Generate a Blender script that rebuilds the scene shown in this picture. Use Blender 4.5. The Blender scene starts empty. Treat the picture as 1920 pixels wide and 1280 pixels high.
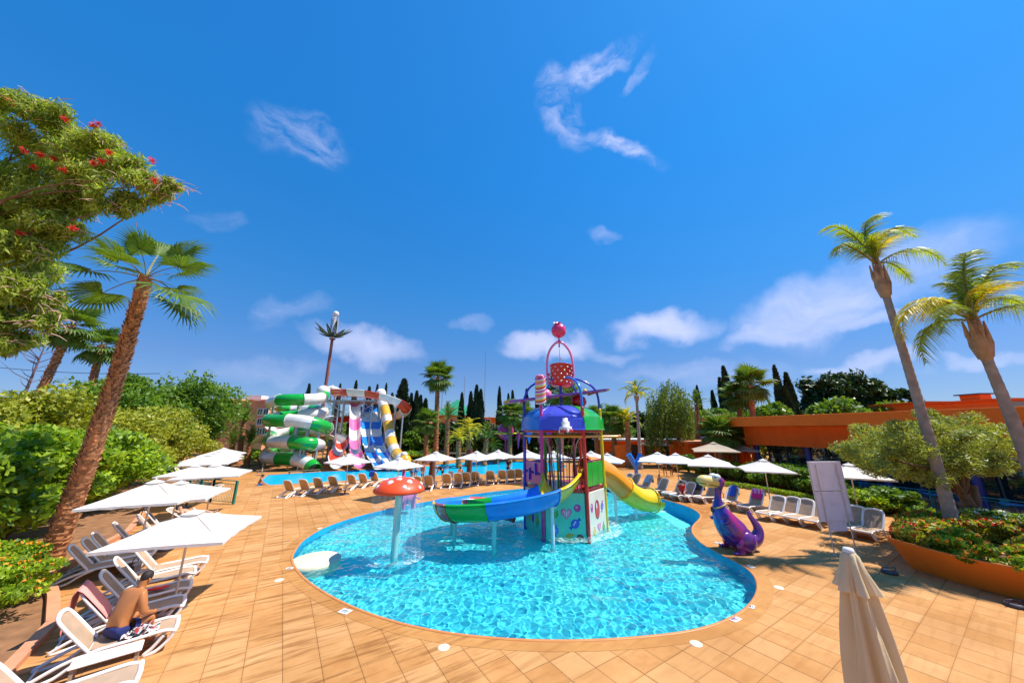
import bpy, bmesh, math, random
import numpy as np
from mathutils import Vector, Matrix, Euler, noise as mnoise
R = math.radians
sc = bpy.context.scene
col = sc.collection
rnd = random.Random(7)
rng = np.random.default_rng(7)
# ---------------------------------------------------------------- camera
CAM_H = 4.5
PITCH = math.atan(165 / 630)
FPX = 630.0
cd = bpy.data.cameras.new('camera'); cd.sensor_width = 36; cd.lens = 36 * FPX / 1920
cd.clip_start = .05; cd.clip_end = 4000
cam = bpy.data.objects.new('camera', cd); col.objects.link(cam)
cam.location = (0, 0, CAM_H); cam.rotation_euler = (R(90) + PITCH, 0, 0)
sc.camera = cam
CP, SP = math.cos(PITCH), math.sin(PITCH)
def ray(px, py):
    a = (px - 960) / FPX; b = (640 - py) / FPX
    return a, CP - b * SP, SP + b * CP
def G(px, py, z=0.0):                      # where a sight line meets the level z
    a, y, dz = ray(px, py); t = (z - CAM_H) / dz
    return Vector((a * t, y * t, z))
def P(px, py, Y):                          # point on a sight line at depth Y
    a, y, dz = ray(px, py); t = Y / y
    return Vector((a * t, Y, CAM_H + dz * t))
def Z(Y, py):
    return P(960, py, Y).z
# ---------------------------------------------------------------- light
SUN_EL, SUN_AZ = R(60), R(4)               # azimuth from +x towards +y
sd = Vector((math.cos(SUN_EL) * math.cos(SUN_AZ), math.cos(SUN_EL) * math.sin(SUN_AZ), math.sin(SUN_EL)))
sl = bpy.data.lights.new('sun', 'SUN'); sl.energy = 4.25; sl.angle = R(.5); sl.color = (1, .95, .86)
sl.cycles.is_caustics_light = True
so = bpy.data.objects.new('sun', sl); col.objects.link(so)
so.rotation_euler = sd.to_track_quat('Z', 'Y').to_euler(); so.location = (30, 0, 60)
vs = sc.view_settings
vs.view_transform = 'Standard'; vs.look = 'None'; vs.gamma = 1; vs.exposure = 0.68
sc.display_settings.display_device = 'sRGB'
try: vs.use_curve_mapping = False
except Exception: pass
cy = sc.cycles
cy.max_bounces = 10; cy.transparent_max_bounces = 24; cy.transmission_bounces = 8
cy.diffuse_bounces = 4; cy.glossy_bounces = 4
cy.use_denoising = True; cy.sample_clamp_indirect = 6
w = bpy.data.worlds.new('World'); sc.world = w; w.use_nodes = True
def build_world():
    nt = w.node_tree; N = nt.nodes; L = nt.links
    bg = N['Background']; bg.inputs[1].default_value = .13
    sky = N.new('ShaderNodeTexSky'); sky.sky_type = 'NISHITA'; sky.sun_disc = False
    sky.sun_elevation = SUN_EL; sky.sun_rotation = R(90) - SUN_AZ
    sky.altitude = 400; sky.air_density = 1.0; sky.dust_density = .35; sky.ozone_density = 2.5
    hs = N.new('ShaderNodeHueSaturation'); hs.inputs['Saturation'].default_value = 1.3; hs.inputs['Value'].default_value = 1.0
    L.new(sky.outputs[0], hs.inputs['Color'])
    tint = N.new('ShaderNodeMix'); tint.data_type = 'RGBA'; tint.blend_type = 'MULTIPLY'; tint.inputs[0].default_value = 1
    gm = N.new('ShaderNodeGamma'); gm.inputs[1].default_value = .7; L.new(hs.outputs[0], gm.inputs[0])
    L.new(gm.outputs[0], tint.inputs[6])
    tc = N.new('ShaderNodeTexCoord')
    sep = N.new('ShaderNodeSeparateXYZ'); L.new(tc.outputs['Generated'], sep.inputs[0])
    cr = N.new('ShaderNodeValToRGB'); L.new(sep.outputs[2], cr.inputs[0]); e = cr.color_ramp.elements
    g0 = (.45, .45, .45)
    stops = ((0.0, (.62, .80, 1.22)), (.16, (.66, .87, 1.31)), (.373, (.42, 1.14, 1.70)), (.645, (.31, 1.31, 2.02)), (1.0, (.40, 1.43, 2.18)))
    e[0].position = 0; e[1].position = 1
    for i, (ps, k) in enumerate(stops):
        x = e[0] if i == 0 else (e[len(e) - 1] if i == len(stops) - 1 else e.new(ps))
        x.color = tuple(min(1, a * b) for a, b in zip(g0, k)) + (1,)
    sc2 = N.new('ShaderNodeVectorMath'); sc2.operation = 'SCALE'; sc2.inputs['Scale'].default_value = .79 / .45; L.new(cr.outputs[0], sc2.inputs[0])
    L.new(sc2.outputs[0], tint.inputs[7])
    def mth(op, a, b=None, clamp=False):
        n = N.new('ShaderNodeMath'); n.operation = op; n.use_clamp = clamp
        for i, v in enumerate((a, b)):
            if v is None: continue
            if isinstance(v, (int, float)): n.inputs[i].default_value = v
            else: L.new(v, n.inputs[i])
        return n.outputs[0]
    def vdot(v, vec):
        n = N.new('ShaderNodeVectorMath'); n.operation = 'DOT_PRODUCT'; L.new(v, n.inputs[0]); n.inputs[1].default_value = vec
        return n.outputs['Value']
    # distort the direction a little so that edges fray
    nz = N.new('ShaderNodeTexNoise'); nz.inputs['Scale'].default_value = 9; nz.inputs['Detail'].default_value = 9
    L.new(tc.outputs['Generated'], nz.inputs['Vector'])
    sub = N.new('ShaderNodeVectorMath'); sub.operation = 'SUBTRACT'; L.new(nz.outputs['Color'], sub.inputs[0]); sub.inputs[1].default_value = (.5, .5, .5)
    scl = N.new('ShaderNodeVectorMath'); scl.operation = 'SCALE'; L.new(sub.outputs[0], scl.inputs[0]); scl.inputs['Scale'].default_value = .13
    add = N.new('ShaderNodeVectorMath'); add.operation = 'ADD'; L.new(tc.outputs['Generated'], add.inputs[0]); L.new(scl.outputs[0], add.inputs[1])
    pv = add.outputs[0]
    mp = N.new('ShaderNodeMapping'); mp.inputs['Scale'].default_value = (5.0, 5.0, 15); mp.inputs['Rotation'].default_value = (0, R(22), 0)
    L.new(pv, mp.inputs['Vector'])
    wn = N.new('ShaderNodeTexNoise'); wn.inputs['Scale'].default_value = 2.2; wn.inputs['Detail'].default_value = 9; wn.inputs['Roughness'].default_value = .62
    L.new(mp.outputs[0], wn.inputs['Vector'])
    wisp = N.new('ShaderNodeMapRange'); wisp.inputs[1].default_value = .40; wisp.inputs[2].default_value = .78; L.new(wn.outputs['Fac'], wisp.inputs[0])
    # (px, py, half width, half height, tilt deg, strength, wispiness)
    blobs = [(690, 648, 92, 32, 12, .62, .25), (1025, 650, 92, 26, 3, .72, .15), (1130, 662, 70, 14, 3, .35, .6), (1245, 617, 98, 34, -4, .75, .15),
             (1108, 140, 95, 26, -32, .75, .95), (1040, 175, 34, 26, 60, .6, .95), (1060, 225, 60, 30, 55, .45, 1), (1170, 275, 85, 22, 25, .8, .9), (1200, 140, 40, 14, -60, .35, 1), (1120, 250, 40, 18, 30, .5, .9),
             (570, 262, 85, 48, 20, .42, 1), (1520, 580, 215, 60, -20, .62, .35), (1700, 500, 200, 60, -22, .45, .5), (1440, 630, 110, 26, -10, .6, .3), (1620, 605, 120, 22, -5, .5, .3),
             (1610, 690, 110, 18, 0, .5, .3), (1830, 672, 110, 16, 0, .4, .3), (1300, 700, 200, 22, 0, .22, .5), (880, 600, 40, 16, 0, .25, .5), (1135, 440, 35, 12, 10, .3, .6),
             (540, 590, 70, 26, -20, .25, .7), (400, 415, 60, 20, 0, .2, .8), (520, 690, 120, 22, 0, .2, .5)]
    tot = None
    for (px, py, hw, hh, tl, st, wi) in blobs:
        c = Vector(ray(px, py)).normalized()
        t_ = R(tl); dx, dy = math.cos(t_) * hw, math.sin(t_) * hw
        e1 = (Vector(ray(px + dx, py + dy)).normalized() - c); w1 = e1.length; e1.normalize()
        dx, dy = -math.sin(t_) * hh, math.cos(t_) * hh
        e2 = (Vector(ray(px + dx, py + dy)).normalized() - c); w2 = e2.length; e2 = (e2 - e1 * e2.dot(e1)).normalized()
        u = mth('ADD', vdot(pv, tuple(e1 / w1)), -c.dot(e1) / w1)
        v = mth('ADD', vdot(pv, tuple(e2 / w2)), -c.dot(e2) / w2)
        d = mth('ADD', mth('MULTIPLY', u, u), mth('MULTIPLY', v, v))
        m = N.new('ShaderNodeMapRange'); m.interpolation_type = 'SMOOTHSTEP'; L.new(d, m.inputs[0])
        m.inputs[1].default_value = 1.5; m.inputs[2].default_value = -.1; m.inputs[3].default_value = 0; m.inputs[4].default_value = st
        front = mth('GREATER_THAN', vdot(pv, tuple(c)), 0)
        k = mth('ADD', mth('MULTIPLY', wisp.outputs[0], wi), 1 - wi)
        o = mth('MULTIPLY', mth('MULTIPLY', m.outputs[0], k), front)
        tot = o if tot is None else mth('MAXIMUM', tot, o)
    cl = N.new('ShaderNodeMix'); cl.data_type = 'RGBA'; L.new(mth('MULTIPLY', tot, .88, True), cl.inputs[0])
    L.new(tint.outputs[2], cl.inputs[6]); cl.inputs[7].default_value = (5.0, 4.9, 6.2, 1)
    L.new(cl.outputs[2], bg.inputs[0])
build_world()
# ---------------------------------------------------------------- materials
MATS = {}
def new_mat(name):
    m = bpy.data.materials.new(name); m.use_nodes = True
    return m, m.node_tree.nodes, m.node_tree.links, m.node_tree.nodes['Principled BSDF']
def M(name, c=None, rough=.55, var=.12, scale=4.0, bump=0.0, bscale=30.0, metal=0.0, coat=0.0, sub=0.0, spec=.5, wear=None, island=0.0):
    if name in MATS: return MATS[name]
    m, N, L, p = new_mat(name)
    tc = N.new('ShaderNodeTexCoord')
    n = N.new('ShaderNodeTexNoise'); n.inputs['Scale'].default_value = scale; n.inputs['Detail'].default_value = 7
    L.new(tc.outputs['Object'], n.inputs['Vector'])
    mr = N.new('ShaderNodeMapRange'); mr.inputs[1].default_value = .3; mr.inputs[2].default_value = .7
    L.new(n.outputs['Fac'], mr.inputs[0])
    mx = N.new('ShaderNodeMix'); mx.data_type = 'RGBA'; L.new(mr.outputs[0], mx.inputs[0])
    mx.inputs[6].default_value = tuple(min(1, v * (1 - var)) for v in c) + (1,)
    mx.inputs[7].default_value = tuple(min(1, v * (1 + var)) for v in c) + (1,)
    out = mx.outputs[2]
    if wear:                                # (colour, amount, scale)
        n2 = N.new('ShaderNodeTexNoise'); n2.inputs['Scale'].default_value = wear[2]; n2.inputs['Detail'].default_value = 8; n2.inputs['Roughness'].default_value = .65
        L.new(tc.outputs['Object'], n2.inputs['Vector'])
        m2 = N.new('ShaderNodeMapRange'); m2.inputs[1].default_value = .52; m2.inputs[2].default_value = .72; m2.inputs[4].default_value = wear[1]
        L.new(n2.outputs['Fac'], m2.inputs[0])
        mw = N.new('ShaderNodeMix'); mw.data_type = 'RGBA'; L.new(m2.outputs[0], mw.inputs[0]); L.new(out, mw.inputs[6]); mw.inputs[7].default_value = tuple(wear[0]) + (1,)
        out = mw.outputs[2]
    if island:
        g = N.new('ShaderNodeNewGeometry'); h = N.new('ShaderNodeHueSaturation')
        v = N.new('ShaderNodeMapRange'); v.inputs[3].default_value = 1 - island; v.inputs[4].default_value = 1 + island
        L.new(g.outputs['Random Per Island'], v.inputs[0]); L.new(v.outputs[0], h.inputs['Value']); L.new(out, h.inputs['Color']); out = h.outputs[0]
    L.new(out, p.inputs['Base Color'])
    p.inputs['Roughness'].default_value = rough; p.inputs['Metallic'].default_value = metal
    p.inputs['Specular IOR Level'].default_value = spec
    if coat: p.inputs['Coat Weight'].default_value = coat; p.inputs['Coat Roughness'].default_value = .12
    if sub:
        pass
    if bump:
        nb = N.new('ShaderNodeTexNoise'); nb.inputs['Scale'].default_value = bscale; nb.inputs['Detail'].default_value = 6
        L.new(tc.outputs['Object'], nb.inputs['Vector'])
        b = N.new('ShaderNodeBump'); b.inputs['Strength'].default_value = bump; b.inputs['Distance'].default_value = .02
        L.new(nb.outputs['Fac'], b.inputs['Height']); L.new(b.outputs[0], p.inputs['Normal'])
    MATS[name] = m
    return m
def leafmat(name, c1, c2, tr=.35, rough=.45, spec=.35):
    """leaf: two greens mixed leaf by leaf, some light passes through"""
    if name in MATS: return MATS[name]
    m, N, L, p = new_mat(name)
    g = N.new('ShaderNodeNewGeometry')
    tc = N.new('ShaderNodeTexCoord'); n = N.new('ShaderNodeTexNoise'); n.inputs['Scale'].default_value = .9; n.inputs['Detail'].default_value = 3
    L.new(tc.outputs['Object'], n.inputs['Vector'])
    a = N.new('ShaderNodeMath'); a.operation = 'MULTIPLY_ADD'; L.new(g.outputs['Random Per Island'], a.inputs[0]); a.inputs[1].default_value = .75
    s = N.new('ShaderNodeMath'); s.operation = 'MULTIPLY_ADD'; L.new(n.outputs['Fac'], s.inputs[0]); s.inputs[1].default_value = 1.2; s.inputs[2].default_value = -.45
    L.new(s.outputs[0], a.inputs[2]); a.use_clamp = True
    mx = N.new('ShaderNodeMix'); mx.data_type = 'RGBA'; L.new(a.outputs[0], mx.inputs[0]); mx.inputs[6].default_value = tuple(c1) + (1,); mx.inputs[7].default_value = tuple(c2) + (1,)
    L.new(mx.outputs[2], p.inputs['Base Color']); p.inputs['Roughness'].default_value = rough; p.inputs['Specular IOR Level'].default_value = spec
    t = N.new('ShaderNodeBsdfTranslucent'); br = N.new('ShaderNodeMix'); br.data_type = 'RGBA'; br.blend_type = 'MULTIPLY'; br.inputs[0].default_value = 1
    L.new(mx.outputs[2], br.inputs[6]); br.inputs[7].default_value = (1.5, 1.45, .6, 1); L.new(br.outputs[2], t.inputs['Color'])
    ms = N.new('ShaderNodeMixShader'); ms.inputs[0].default_value = tr
    out = N['Material Output']; L.new(p.outputs[0], ms.inputs[1]); L.new(t.outputs[0], ms.inputs[2]); L.new(ms.outputs[0], out.inputs['Surface'])
    MATS[name] = m
    return m
# ---------------------------------------------------------------- mesh helpers
def smooth_path(pts, n=6, closed=False):
    pts = [Vector(p) for p in pts]; out = []
    m = len(pts); rngi = range(m if closed else m - 1)
    for i in rngi:
        if closed: p0, p1, p2, p3 = pts[(i - 1) % m], pts[i], pts[(i + 1) % m], pts[(i + 2) % m]
        else: p0, p1, p2, p3 = pts[max(i - 1, 0)], pts[i], pts[i + 1], pts[min(i + 2, m - 1)]
        for k in range(n):
            t = k / n; t2 = t * t; t3 = t2 * t
            out.append(.5 * ((2 * p1) + (p2 - p0) * t + (2 * p0 - 5 * p1 + 4 * p2 - p3) * t2 + (3 * p1 - p0 - 3 * p2 + p3) * t3))
    if not closed: out.append(pts[-1])
    return out
class MB:
    def __init__(s): s.v = []; s.f = []; s.m = []; s.s = []
    def add(s, vs_, fs, mi=0, sm=False, mx=None):
        o = len(s.v)
        for v in vs_: s.v.append(tuple(mx @ Vector(v)) if mx else tuple(v))
        for f in fs: s.f.append(tuple(i + o for i in f)); s.m.append(mi); s.s.append(sm)
        return s
    def box(s, c, size, mi=0, rot=None, bev=0.0, mx=None):
        hx, hy, hz = size[0] / 2, size[1] / 2, size[2] / 2
        rm = (Euler(rot).to_matrix() if rot else Matrix.Identity(3)); c = Vector(c)
        if bev and min(hx, hy, hz) > bev * 1.01:
            vs_ = []
            idx = {}
            for sx in (-1, 1):
                for sy in (-1, 1):
                    for sz in (-1, 1):
                        for ax in range(3):
                            h = [hx - bev, hy - bev, hz - bev]; h[ax] += bev
                            idx[(sx, sy, sz, ax)] = len(vs_)
                            vs_.append(c + rm @ Vector((sx * h[0], sy * h[1], sz * h[2])))
            fs = []
            I = idx
            for ax in range(3):
                a, b = [(1, 2), (0, 2), (0, 1)][ax]
                for sg in (-1, 1):
                    q = []
                    for (p_, r_) in ((-1, -1), (1, -1), (1, 1), (-1, 1)):
                        k = [0, 0, 0]; k[ax] = sg; k[a] = p_; k[b] = r_
                        q.append(I[(k[0], k[1], k[2], ax)])
                    fs.append(q)
            for ax in range(3):                                     # edges parallel to ax
                a, b = [(1, 2), (0, 2), (0, 1)][ax]
                for p_ in (-1, 1):
                    for r_ in (-1, 1):
                        q = []
                        for (e, face) in ((-1, a), (1, a), (1, b), (-1, b)):
                            k = [0, 0, 0]; k[ax] = e; k[a] = p_; k[b] = r_
                            q.append(I[(k[0], k[1], k[2], face)])
                        fs.append(q)
            for sx in (-1, 1):
                for sy in (-1, 1):
                    for sz in (-1, 1): fs.append([I[(sx, sy, sz, 0)], I[(sx, sy, sz, 1)], I[(sx, sy, sz, 2)]])
            return s.add(vs_, fs, mi, False, mx)
        vs_ = [c + rm @ Vector((x, y, z)) for x in (-hx, hx) for y in (-hy, hy) for z in (-hz, hz)]
        fs = [(0, 1, 3, 2), (4, 6, 7, 5), (0, 4, 5, 1), (2, 3, 7, 6), (0, 2, 6, 4), (1, 5, 7, 3)]
        return s.add(vs_, fs, mi, False, mx)
    def tube(s, path, r, n=8, mi=0, caps=True, closed=False, sm=True, mx=None, squash=1.0, twist=0.0):
        path = [Vector(p) for p in path]; m = len(path)
        rr = list(r) if hasattr(r, '__len__') else [r] * m
        if len(rr) != m: rr = [rr[min(int(i * len(rr) / m), len(rr) - 1)] for i in range(m)]
        vs_ = []; prev = None
        for i, p in enumerate(path):
            if closed: t = path[(i + 1) % m] - path[(i - 1) % m]
            else: t = path[min(i + 1, m - 1)] - path[max(i - 1, 0)]
            if t.length < 1e-9: t = Vector((0, 0, 1))
            t.normalize()
            if prev is None:
                ref = Vector((0, 0, 1)) if abs(t.z) < .95 else Vector((1, 0, 0))
                u = t.cross(ref).normalized()
            else: u = (prev - t * prev.dot(t)).normalized()
            prev = u; v = t.cross(u)
            for k in range(n):
                a = 2 * math.pi * k / n + twist * i
                vs_.append(p + u * (math.cos(a) * rr[i]) + v * (math.sin(a) * rr[i] * squash))
        fs = []
        for i in range(m if closed else m - 1):
            j = (i + 1) % m
            for k in range(n):
                k2 = (k + 1) % n
                fs.append((i * n + k, i * n + k2, j * n + k2, j * n + k))
        s.add(vs_, fs, mi, sm, mx)
        if caps and not closed:
            s.add(vs_[:n], [tuple(reversed(range(n)))], mi, False, mx)
            s.add(vs_[-n:], [tuple(range(n))], mi, False, mx)
        return s
    def cyl(s, p, q, r, r2=None, n=12, mi=0, caps=True, mx=None):
        return s.tube([p, q], [r, r if r2 is None else r2], n, mi, caps, mx=mx)
    def lathe(s, prof, n=20, mi=0, c=(0, 0, 0), sm=True, wob=None, mx=None, caps=False):
        c = Vector(c); vs_ = []
        for j, (r, z) in enumerate(prof):
            for k in range(n):
                a = 2 * math.pi * k / n; q = r * (wob(a, z, j) if wob else 1)
                vs_.append(c + Vector((math.cos(a) * q, math.sin(a) * q, z)))
        fs = [(j * n + k, j * n + (k + 1) % n, (j + 1) * n + (k + 1) % n, (j + 1) * n + k) for j in range(len(prof) - 1) for k in range(n)]
        if caps: fs += [tuple(reversed(range(n))), tuple(range((len(prof) - 1) * n, len(prof) * n))]
        return s.add(vs_, fs, mi, sm, mx)
    def ball(s, c, r, n=14, mi=0, mx=None, rot=None):
        r = (r, r, r) if not hasattr(r, '__len__') else r
        m = max(6, n // 2 + 1); c = Vector(c); rm = Euler(rot).to_matrix() if rot else Matrix.Identity(3); vs_ = []
        for j in range(m + 1):
            th = math.pi * j / m
            for k in range(n):
                a = 2 * math.pi * k / n
                vs_.append(c + rm @ Vector((r[0] * math.sin(th) * math.cos(a), r[1] * math.sin(th) * math.sin(a), r[2] * math.cos(th))))
        fs = [(j * n + k, (j + 1) * n + k, (j + 1) * n + (k + 1) % n, j * n + (k + 1) % n) for j in range(m) for k in range(n)]
        return s.add(vs_, fs, mi, True, mx)
    def slab(s, poly, z0, z1, mi=0, mx=None):
        n = len(poly)
        vs_ = [(p[0], p[1], z0) for p in poly] + [(p[0], p[1], z1) for p in poly]
        fs = [tuple(reversed(range(n))), tuple(range(n, 2 * n))] + [(i, (i + 1) % n, n + (i + 1) % n, n + i) for i in range(n)]
        return s.add(vs_, fs, mi, False, mx)
    def sheet(s, grid, mi=0, sm=True, mx=None, thick=0):
        """grid: list of rows of points"""
        h, w_ = len(grid), len(grid[0]); vs_ = [p for r_ in grid for p in r_]
        fs = [(j * w_ + i, j * w_ + i + 1, (j + 1) * w_ + i + 1, (j + 1) * w_ + i) for j in range(h - 1) for i in range(w_ - 1)]
        return s.add(vs_, fs, mi, sm, mx)
    def mesh(s, name, mats):
        me = bpy.data.meshes.new(name)
        me.from_pydata(s.v, [], s.f)
        for m in (mats if isinstance(mats, (list, tuple)) else [mats]): me.materials.append(m)
        me.polygons.foreach_set('material_index', s.m); me.polygons.foreach_set('use_smooth', s.s)
        me.update()
        return me
    def build(s, name, mats, parent=None, loc=None, rot=None, kind=None, label=None):
        return put(name, s.mesh(name, mats), parent, loc, rot, kind, label)
def put(name, me, parent=None, loc=None, rot=None, kind=None, label=None, scale=None):
    o = bpy.data.objects.new(name, me); col.objects.link(o)
    if parent is not None: o.parent = parent
    if loc is not None: o.location = loc
    if rot is not None: o.rotation_euler = rot
    if scale is not None: o.scale = scale if hasattr(scale, '__len__') else (scale,) * 3
    if kind: o['kind'] = kind
    if label: o['label'] = label
    return o
def thing(name, label, cat, loc=(0, 0, 0), rz=0, group=None):
    o = bpy.data.objects.new(name, None); col.objects.link(o); o.empty_display_size = .3
    o.location = loc; o.rotation_euler = (0, 0, rz); o['label'] = label; o['category'] = cat
    if group: o['group'] = group
    return o
def tag(o, label, cat, group=None, kind=None):
    o['label'] = label; o['category'] = cat
    if group: o['group'] = group
    if kind: o['kind'] = kind
    return o
KIDS = {}
def kids(o):
    return [c for c in col.objects if c.parent == o]
def dup(root, loc, rz, label, group=None, scale=None):
    if root.name not in KIDS: KIDS[root.name] = [(c, kids(c)) for c in kids(root)]
    r = root.copy(); col.objects.link(r); r.location = loc; r.rotation_euler = (0, 0, rz); r['label'] = label
    if scale: r.scale = (scale,) * 3
    if group: r['group'] = group
    for c0, gs in KIDS[root.name]:
        c = c0.copy(); col.objects.link(c); c.parent = r
        for g0 in gs:
            g = g0.copy(); col.objects.link(g); g.parent = c
    return r
def npmesh(name, V, F, mat, smooth=False, mi=None):
    """fast mesh from arrays; F is (n,k)"""
    me = bpy.data.meshes.new(name); n, k = F.shape
    me.vertices.add(len(V)); me.vertices.foreach_set('co', np.ascontiguousarray(V, dtype=np.float32).ravel())
    me.loops.add(n * k); me.loops.foreach_set('vertex_index', np.ascontiguousarray(F, dtype=np.int32).ravel())
    me.polygons.add(n); me.polygons.foreach_set('loop_start', np.arange(0, n * k, k, dtype=np.int32))
    me.polygons.foreach_set('loop_total', np.full(n, k, dtype=np.int32))
    if smooth: me.polygons.foreach_set('use_smooth', np.ones(n, dtype=bool))
    for m in (mat if isinstance(mat, (list, tuple)) else [mat]): me.materials.append(m)
    if mi is not None: me.polygons.foreach_set('material_index', np.asarray(mi, dtype=np.int32))
    me.update(calc_edges=True); me.validate()
    return me
def frame_of(path, i):
    m = len(path); t = (path[min(i + 1, m - 1)] - path[max(i - 1, 0)])
    if t.length < 1e-9: t = Vector((0, 0, -1))
    t.normalize(); sgn = t.cross(Vector((0, 0, 1)))
    if sgn.length < .05: sgn = Vector((1, 0, 0))
    sgn.normalize(); return t, sgn, sgn.cross(t)
# ---------------------------------------------------------------- foliage
def unit(a): return a / np.maximum(np.linalg.norm(a, axis=-1, keepdims=True), 1e-9)
def leaf_quads(C, A, Nn, L, W):
    """C centres, A long axes, Nn normals -> rhombic leaves"""
    A = unit(A); B = unit(np.cross(Nn, A)); L = np.broadcast_to(L, (len(C),))[:, None]; W = np.broadcast_to(W, (len(C),))[:, None]
    V = np.stack([C - A * L, C + B * W - A * L * .1, C + A * L, C - B * W - A * L * .1], 1).reshape(-1, 3)
    return V, np.arange(len(V)).reshape(-1, 4)
def leaf_cloud(clumps, L, W, up=.5, droop=0.0, r=rng, shell=.45, cut=None, jit=.35):
    """clumps: list of (centre, radii, count)"""
    Cs, As, Ns = [], [], []
    for c, rad, n in clumps:
        d = unit(r.normal(size=(n, 3))); q = r.uniform(0, 1, (n, 1)) ** shell
        p = d * q * np.array(rad) + np.array(c); Cs.append(p)
        nn = unit(d * .8 + np.array([0, 0, up]) + r.normal(size=(n, 3)) * .6); Ns.append(nn)
        As.append(unit(d * .7 + r.normal(size=(n, 3)) + np.array([0, 0, -droop])))
    C, A, Nn = map(np.concatenate, (Cs, As, Ns))
    if cut is not None:
        k = cut(C); C, A, Nn = C[k], A[k], Nn[k]
    l = L * r.uniform(1 - jit, 1 + jit, len(C)); w_ = l * (W / L)
    return leaf_quads(C, A, Nn, l, w_)
def clumpy(c, rad, k, n, cr=.42, r=rng, lo=-.5):
    """k sub-clumps placed over an ellipsoid, n leaves each"""
    out = []; rad = np.array(rad, float)
    for i in range(k):
        d = unit(r.normal(size=3))
        if d[2] < lo: d[2] = -d[2]
        q = r.uniform(.45, .92)
        s_ = cr * r.uniform(.6, 1.15)
        out.append((np.array(c) + d * rad * q, rad * s_ * np.array([1, 1, .8]), n))
    return out
def crown_mesh(name, clumps, L, W, mat, **k):
    V, F = leaf_cloud(clumps, L, W, **k)
    return npmesh(name, V, F, mat)
def limbs(mb, base, tops, r0, seed=1, n=7, sag=.0):
    q = random.Random(seed); base = Vector(base)
    for t in tops:
        t = Vector(t); m_ = base.lerp(t, .5) + Vector((q.uniform(-.15, .15), q.uniform(-.15, .15), q.uniform(0, .2))) * (t - base).length
        p = smooth_path([base, m_, t], 5)
        mb.tube(p, [r0 * (1 - .85 * i / (len(p) - 1)) for i in range(len(p))], n)
# ---- palms
def fan_leaf_mesh(name, r_leaf, petiole, nseg, spread, mat, matp, seed=0, droop=.35, w=.055, cup=.25):
    """washingtonia leaf: petiole along +x, then a pleated fan; tips hang"""
    q = np.random.default_rng(seed); V = []; F = []; mi = []
    def quad(a, b, c, d, m):
        o = len(V); V.extend([a, b, c, d]); F.append((o, o + 1, o + 2, o + 3)); mi.append(m)
    n = 6
    pz = lambda t: petiole * (.22 * t - .30 * t * t)
    for i in range(n):
        a, b = i / n, (i + 1) / n
        wa, wb = .035 - .018 * a, .035 - .018 * b
        A, B = np.array([petiole * a, 0, pz(a)]), np.array([petiole * b, 0, pz(b)])
        quad(A + [0, wa, 0], A - [0, wa, 0], B - [0, wb, 0], B + [0, wb, 0], 1)
        quad(A + [0, 0, wa * .7], A - [0, 0, wa * .7], B - [0, 0, wb * .7], B + [0, 0, wb * .7], 1)
    H = np.array([petiole, 0, pz(1)])
    for k in range(nseg):
        th = R(spread) * (k / (nseg - 1) - .5) * 2
        ln = r_leaf * (1 - .28 * (abs(th) / R(spread)) ** 2) * q.uniform(.93, 1.05)
        d = np.array([math.cos(th), math.sin(th), cup * abs(math.sin(th)) * .5 - .1])
        d /= np.linalg.norm(d)
        side = np.array([-math.sin(th), math.cos(th), 0])
        half = ln * math.tan(R(spread) / (nseg - 1)) * .98
        prev = None; m = 5
        fold = .03 * (1 if k % 2 else -1)
        for j in range(m + 1):
            t = j / m
            c = H + d * ln * t + np.array([0, 0, -droop * ln * max(0, t - .45) ** 2 * 2.2 * q.uniform(.8, 1.2)])
            if t > .6: wd = half * .62 * max(0.02, 1 - (t - .6) / .4)
            else: wd = half * t / 1.0 + .004
            l, r_ = c + side * wd, c - side * wd
            c2 = c + np.array([0, 0, .45 * wd])
            if prev is not None:
                quad(prev[0], prev[2], c2, l, 0); quad(prev[2], prev[1], r_, c2, 0)
            prev = (l, r_, c2)
    return npmesh(name, np.array(V), np.array(F), [mat, matp], mi=mi)
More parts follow.
